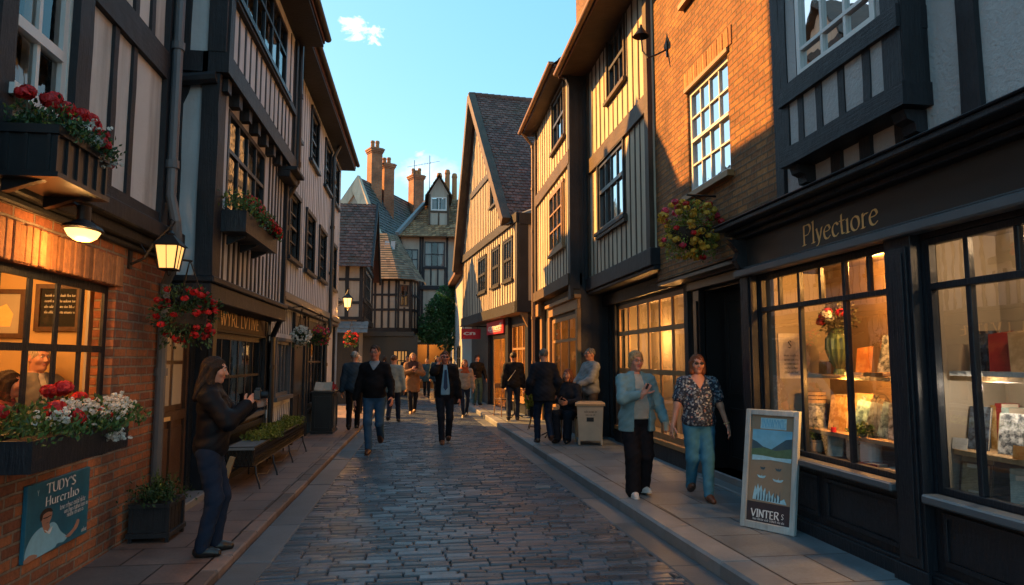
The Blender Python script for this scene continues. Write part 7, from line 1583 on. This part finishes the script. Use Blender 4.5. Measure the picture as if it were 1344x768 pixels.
o = MB(); o.box(G0, -.11, .11, -.36, -.05, -.05, .05); o.tube([(-.08, 0, -.05), (-.04, 0, .02), (.04, 0, .02), (.08, 0, -.05)], .008, 5); o = o.build('handbag', cloth('black bag', (.01, .01, .011)), None, bevel=.01, off=(0, 0, 0)); o.location = wpt(inf, (-.29, -.03, .79)); tag(o, 'dark handbag carried by the small woman in the pale jacket', 'bag')
# 8 doorway person
person('woman in black cropped jacket and teal trousers before the glazed door under the red sign', (1.80, 22.2, .1), R(15), 1.60, .016, 1.0, 0, 1, hands={-1: (-.2, -.12, 1.0), 1: (.3, -.1, .92)}, top=[dict(x=.02, hem=.95, slv='long', name='jacket', mat=BLACK), ], bot=dict(mat=cloth('teal trousers', (.03, .07, .085)), r=(.1, .075, .07)), shoe=dict(mat=LEATHER), hair=('pulled', (.02, .012, .01)), hres=.008, fres=.008)
# 9 dark coat man
def bagstrap(t, J):
    m = MB(); m.tube([(-.16, .05, 1.47), (-.03, .165, 1.25), (.14, .17, 1.02)], .008, 5); m.build('bag_strap', M['cream_paint'], t, off=(0, 0, 0))
person('man in a dark jacket with a thin bag strap walking away past the gabled house', (2.2, 16.4, .1), R(172), 1.62, .014, 1.1, .02, 0, feet={-1: (-.10, -.05, .075, 0, 0), 1: (.12, .22, .10, 0, -.3)}, top=[dict(x=.026, hem=.80, slv='long', name='jacket', mat=cloth('black jacket', (.012, .013, .016)), warm=.006)], bot=dict(mat=DDENIM), shoe=dict(mat=LEATHER, sole=WHITE), hair=('short', (.018, .012, .01)), extra=bagstrap, hres=.008, fres=.008)
# 10 navy blazer man
person('grey haired man in a navy blazer and dark trousers walking away along the right kerb', (2.14, 11.95, .1), R(186), 1.64, .012, 1.1, .01, 0, feet={1: (.09, -.12, .08, 0, .1), -1: (-.08, .20, .15, 0, -.75)}, hands={-1: (-.27, -.10, .92), 1: (.27, -.14, .92)}, top=[dict(x=.02, hem=.78, slv='long', name='blazer', mat=NAVY)], bot=dict(mat=DDENIM), shoe=dict(mat=BROWN), hair=('short', (.13, .12, .105)))
# 11 seated woman
person('seated woman with auburn hair in a dark navy top at the cafe table', (2.66, 12.35, .1), R(-28), 1.68, .013, 1.0, 0, 1, hip=(0, 0, -.42), seated=True, feet={-1: (-.10, -.42, .075), 1: (.10, -.44, .075)}, hands={-1: (-.08, -.36, .74), 1: (.10, -.34, .72)}, poles={-1: (-.8, .4, -.6), 1: (.8, .4, -.6)}, top=[dict(x=.014, hem=.93, slv='long', name='top', mat=NAVY)], bot=dict(mat=NAVY, r=(.105, .085, .08)), shoe=dict(mat=LEATHER), hair=('bob', (.14, .045, .018)), look=(-.1, 0), skin=(.42, .2, .12))
# 12 standing grey man
person('grey haired man in a pale striped shirt jacket standing behind the cream bin', (3.12, 12.5, .1), R(-72), 1.66, .012, 1.12, .03, 0, hands={-1: (-.12, -.32, 1.06), 1: (.1, -.33, 1.04)}, poles={-1: (-.8, .4, -.8), 1: (.8, .4, -.8)}, top=[dict(x=.022, hem=.80, slv='long', name='shirt_jacket', mat=cloth('pale grey shirt jacket', (.20, .22, .235)), warm=.005)], bot=dict(mat=cloth('grey brown trousers', (.07, .055, .045))), shoe=dict(mat=BROWN), hair=('short', (.16, .145, .125)), skin=(.42, .2, .12), glasses='clear')
# 13 cardigan woman
pt, inf = person('woman with fair tied-back hair in a pale blue cardigan, cream top and black trousers', (2.33, 7.3, .1), R(4), 1.535, .010, 1.14, .05, 1, feet={-1: (-.10, -.10, .075, -.05, .0), 1: (.10, .10, .08, .15, -.15)}, hands={-1: (-.03, -.30, 1.245), 1: (.33, -.10, .90)}, poles={-1: (-1, .15, -.7)}, hpose={-1: dict(d=(.35, -.25, .7), palm=(.4, .7, 0), side=(.6, -.6, .4), curl=1.15), 1: dict(curl=.9, palm=(-.9, -.4, 0))}, armr=1.02, legr=1.12,
  top=[dict(x=.006, hem=.93, slv='none', name='top', mat=cloth('cream top', (.40, .38, .33)), warm=.003, neck=1.475), dict(x=.016, hem=.78, slv='long', name='cardigan', mat=cloth('pale blue cardigan', (.15, .265, .30)), open_=.10, warm=.006, flare=.02, neck=1.51)], bot=dict(mat=BLKTR, r=(.108, .085, .082), waist=.98), shoe=dict(mat=WHITE, sole=WHITE), hair=('pulled', (.40, .25, .12)), skin=(.56, .27, .19), glasses='clear', look=(.06, .02), fres=.0052, hres=.005)
m = MB(); m.lathe((0, 0, 0), [(0, 0), (.028, 0), (.036, .085), (.033, .085), (.0, .08)], 14); m.lathe((0, 0, 0), [(.038, .083), (.038, .092), (0, .095)], 14); o = m.build('paper_cup', M['cream_paint'], None, off=(0, 0, 0)); o.location = wpt(inf, (.315, -.17, .79)); tag(o, 'small pale paper cup in the hand of the woman in the blue cardigan', 'cup')
m = MB(); m.box(G0, -.012, .012, -.03, .03, -.006, .006); o = m.build('small_device', M['black_paint'], None, bevel=.003, off=(0, 0, 0)); o.location = wpt(inf, (.0, -.355, 1.335)); o.rotation_euler = (.2, .4, 0); tag(o, 'small dark object held at the chest of the woman in the blue cardigan', 'device')
# 14 floral woman
fl, nt_, b_ = new_mat('floral blouse'); v_ = coord(nt_); vo = N(nt_, 'ShaderNodeTexVoronoi', Scale=52.0); nt_.links.new(v_, vo.inputs['Vector']); wn = N(nt_, 'ShaderNodeTexWhiteNoise'); nt_.links.new(vo.outputs['Color'], wn.inputs['Vector'])
c_ = ramp(nt_, wn.outputs[0], [(0, (.014, .022, .04)), (.45, (.02, .03, .05)), (.5, (.16, .20, .24)), (.68, (.05, .08, .13)), (.76, (.30, .17, .15)), (.82, (.02, .03, .05)), (.93, (.36, .37, .36))]); c_.node.color_ramp.interpolation = 'CONSTANT'; nt_.links.new(c_, b_.inputs['Base Color']); b_.inputs['Roughness'].default_value = .8; bump(nt_, b_, noise(nt_, v_, 12, 3), .5, .02)
def bracelet(t, J):
    m = MB(); a = J['arms'][1]; p = a[1]+(a[2]-a[1])*.9; d = (a[2]-a[1])/np.linalg.norm(a[2]-a[1]); u_ = np.cross(d, A3((0, 1, 0))); u_ = u_/np.linalg.norm(u_); v2 = np.cross(d, u_)
    m.tube([tuple(p+.034*(u_*math.cos(q)+v2*math.sin(q))) for q in np.linspace(0, 6.283, 13)], .005, 5, False); m.build('bracelet', M['gold'], t, off=(0, 0, 0))
person('woman with a reddish bob in a dark floral short-sleeved blouse and bright blue jeans', (2.93, 7.05, .1), R(-8), 1.505, .010, 1.08, .035, 1, feet={1: (.05, -.18, .08, .1, .1), -1: (-.07, .20, .12, 0, -.5)}, hands={-1: (-.34, -.08, .87), 1: (.36, -.02, .84)}, armr=1.0, legr=1.05, top=[dict(x=.016, hem=.88, slv='short', name='blouse', mat=fl, vneck=.12, warm=.005, flare=.015, neck=1.50)], bot=dict(mat=cloth('bright blue denim', (.045, .17, .27), .85, .3, 7), r=(.105, .075, .056)), shoe=dict(mat=BROWN, hi=.05), hair=('bob', (.20, .06, .022)), skin=(.55, .27, .18), glasses='dark', look=(-.02, .03), extra=bracelet, fres=.0052, hres=.005)
# 15-16 inside the pub
person('grey haired man in a grey suit standing inside behind the amber pub window', (-3.2, 6.28, .05), R(62), 1.62, .014, 1.0, 0, 0, top=[dict(x=.004, hem=.92, slv='none', name='shirt', mat=cloth('white shirt', (.5, .46, .4)), neck=1.50), dict(x=.024, hem=.8, slv='long', name='suit_jacket', mat=cloth('grey suit', (.16, .155, .15)), open_=.06)], bot=dict(mat=NAVY), shoe=dict(mat=LEATHER), hair=('short', (.35, .28, .2)), skin=(.5, .26, .15))
person('woman with long dark hair inside the pub at the left of the amber window', (-2.95, 5.42, .05), R(112), 1.42, .014, 1.0, 0, 1, top=[dict(x=.014, hem=.9, slv='long', name='top', mat=cloth('plum patterned top', (.12, .035, .04), .8, .5, 40))], bot=dict(mat=BLKTR), shoe=dict(mat=LEATHER), hair=('long', (.03, .014, .009)), skin=(.5, .26, .15))
# distant walkers
for k, (x, y, rz_, h_, tc_, hc_, lb) in enumerate([(.62, 27, 10, 1.70, (.03, .06, .09), (.02, .015, .012), 'distant walker in a blue coat before the amber shopfront'), (1.06, 25, 175, 1.64, (.05, .04, .05), (.12, .07, .04), 'distant person with brown hair seen behind the suited man'), (-1.26, 24, 190, 1.68, (.03, .035, .04), (.03, .02, .015), 'distant dark clothed walker under the far lantern'), (-.55, 29, 0, 1.72, (.015, .018, .022), (.02, .015, .012), 'farthest dark figure before the dark shopfront'), (-1.72, 19.6, 185, 1.62, (.12, .10, .10), (.4, .36, .32), 'grey haired walker in a mauve jacket far along the left pavement'), (.25, 28.5, 0, 1.6, (.04, .09, .13), (.16, .09, .04), 'distant shopper in a teal coat left of the far tree')]):
    person(lb, (x, y, .05 if x < -1.3 else 0), R(rz_), h_, .02, 1.05, .01, 0, feet=walk(1 if k % 2 else -1), top=[dict(x=.024, hem=.72, slv='long', name='coat', mat=cloth('far coat %d' % k, tc_))], bot=dict(mat=NAVY), shoe=dict(mat=LEATHER), hair=('short' if k % 2 else 'bob', hc_), hres=.009, fres=.01)
# ------------------------------------------------------------------ camera, sky, sun, lamps
f_ = 900.0; cam = bpy.data.cameras.new('camera'); co = bpy.data.objects.new('camera', cam); COL.objects.link(co)
cam.sensor_width = 36; cam.lens = 36*f_/1344; cam.clip_start = .05; cam.clip_end = 2000
th, ph = math.atan(119/f_), math.atan(88/f_)
co.location = (0, 0, 1.55); co.rotation_euler = (math.pi/2+ph, 0, -th); sc.camera = co

SUN_D = Vector((-.84, .54, 0)).normalized(); EL = R(30)
sun = bpy.data.lights.new('sun', 'SUN'); so = bpy.data.objects.new('sun', sun); COL.objects.link(so)
sun.energy = 3.8; sun.angle = R(.6); sun.color = (1, .45, .10)
dvec = Vector((SUN_D.x*math.cos(EL), SUN_D.y*math.cos(EL), math.sin(EL))); so.rotation_euler = dvec.to_track_quat('Z', 'Y').to_euler(); so.location = (-20, 20, 30)
w = bpy.data.worlds.new('World'); sc.world = w; w.use_nodes = True; nt = w.node_tree; bg = nt.nodes['Background']
sky = nt.nodes.new('ShaderNodeTexSky'); sky.sky_type = 'NISHITA'; sky.sun_disc = False; sky.sun_elevation = EL; sky.sun_rotation = math.atan2(SUN_D.x, SUN_D.y); sky.ozone_density = 2.2; sky.dust_density = .6; sky.air_density = 1.0
tc = nt.nodes.new('ShaderNodeTexCoord')
def cloud(direction, rad, sx, sz, seed, amt):
    d = Vector(direction).normalized(); rt = d.cross(Vector((0, 0, 1))).normalized(); up = rt.cross(d)
    def dot(v):
        n = nt.nodes.new('ShaderNodeVectorMath'); n.operation = 'DOT_PRODUCT'; nt.links.new(tc.outputs['Generated'], n.inputs[0]); n.inputs[1].default_value = v; return n.outputs['Value']
    a, b_, c_ = dot(rt), dot(up), dot(d)
    r2 = math_n(nt, 'ADD', math_n(nt, 'POWER', math_n(nt, 'ABSOLUTE', math_n(nt, 'DIVIDE', a, sx)), 2), math_n(nt, 'POWER', math_n(nt, 'ABSOLUTE', math_n(nt, 'DIVIDE', b_, sz)), 2))
    nn = N(nt, 'ShaderNodeTexNoise', Scale=rad, Detail=7, Roughness=.62, Distortion=.4); mp = nt.nodes.new('ShaderNodeMapping'); mp.inputs['Location'].default_value = (seed, seed*.3, 0); mp.inputs['Scale'].default_value = (1, 1, 1.7); nt.links.new(tc.outputs['Generated'], mp.inputs[0]); nt.links.new(mp.outputs[0], nn.inputs['Vector'])
    v = math_n(nt, 'SUBTRACT', math_n(nt, 'MULTIPLY_ADD', nn.outputs[0], 5.0, -2.2), r2)
    front = math_n(nt, 'GREATER_THAN', c_, .5)
    n = nt.nodes.new('ShaderNodeMath'); n.operation = 'MULTIPLY'; n.use_clamp = True; nt.links.new(v, n.inputs[0]); n.inputs[1].default_value = amt
    return math_n(nt, 'MULTIPLY', n.outputs[0], front)
cl = [((-.0817, .8956, .4374), 22.0, .045, .02, 3.1, .9), ((-.0202, .9557, .2936), 16.0, .03, .016, 7.7, .6), ((.02, .965, .262), 9.0, .12, .03, 1.3, .22)]
fac = None
for c_ in cl:
    o = cloud(*c_); fac = o if fac is None else math_n(nt, 'MAXIMUM', fac, o)
hs = N(nt, 'ShaderNodeHueSaturation', Saturation=1.9, Hue=.475, Value=.94); gm = N(nt, 'ShaderNodeGamma', Gamma=.45); nt.links.new(sky.outputs[0], gm.inputs['Color']); nt.links.new(gm.outputs[0], hs.inputs['Color'])
mxo = mixc(nt, fac, hs.outputs[0], (4.2, 4.0, 3.9)); nt.links.new(mxo, bg.inputs[0]); bg.inputs[1].default_value = .15

def lamp(name, loc, energy, col, r=.05, kind='POINT', rot=None, size=None):
    l = bpy.data.lights.new(name, kind); o = bpy.data.objects.new(name, l); COL.objects.link(o); o.location = loc; l.energy = energy; l.color = col
    if kind == 'AREA': l.shape = 'RECTANGLE'; l.size, l.size_y = size; o.rotation_euler = rot
    else: l.shadow_soft_size = r
    if kind == 'SPOT': o.rotation_euler = rot; l.spot_size = R(100); l.spot_blend = .7
    return o
WARM = (1, .45, .12); AMB = (1, .42, .09)
lamp('bar_lamp', (-3.3, 4.4, 2.25), 15, WARM, .12); lamp('bar_lamp', (-3.3, 5.6, 2.25), 10, WARM, .12)
lamp('display_lamp', (3.60, 5.0, 2.32), 34, AMB, .05); lamp('display_lamp', (3.5, 5.3, 1.36), 9, AMB, .03); lamp('display_lamp', (3.6, 3.5, 2.3), 6, (1, .62, .32), .05)
lamp('display_lamp', (3.5, 3.8, 1.38), 2.6, (1, .8, .6), .03); lamp('blind_lamp', (3.9, 9.6, 1.9), 17, WARM, .1); lamp('blind_lamp', (3.9, 11.4, 1.9), 15, WARM, .1)  # the display one is fill light added under the shelf to brighten the books
lamp('cafe_lamp', (4.0, 14.2, 2.5), 55, AMB, .1)
lamp('pub_lamp_bulb', (-2.14, 4.62, 2.26), 4.5, WARM, .05); lamp('lantern_bulb', (-2.1, 6.02, 2.40), 2, WARM, .05); lamp('sign_lamp_bulb', (-2.2, 9.1, 2.22), 2.2, WARM, .02); lamp('far_lantern_bulb', (-2.02, 19.3, 2.9), 10, AMB, .06)
p_ = Gf.p(2.6, 2.5, -1.2); lamp('shop_lamp', p_, 70, AMB, .1); lamp('end_shop_lamp', (.4, 36, 2.4), 35, AMB, .1)
sc.view_settings.view_transform = 'Standard'; sc.view_settings.look = 'None'; sc.view_settings.exposure = 2.15; sc.view_settings.gamma = 1.0
sc.render.resolution_x = 1024; sc.render.resolution_y = 585
sc.cycles.max_bounces = 6; sc.cycles.transparent_max_bounces = 12; sc.cycles.use_denoising = True; sc.cycles.sample_clamp_indirect = 4; sc.cycles.caustics_reflective = False; sc.cycles.caustics_refractive = False
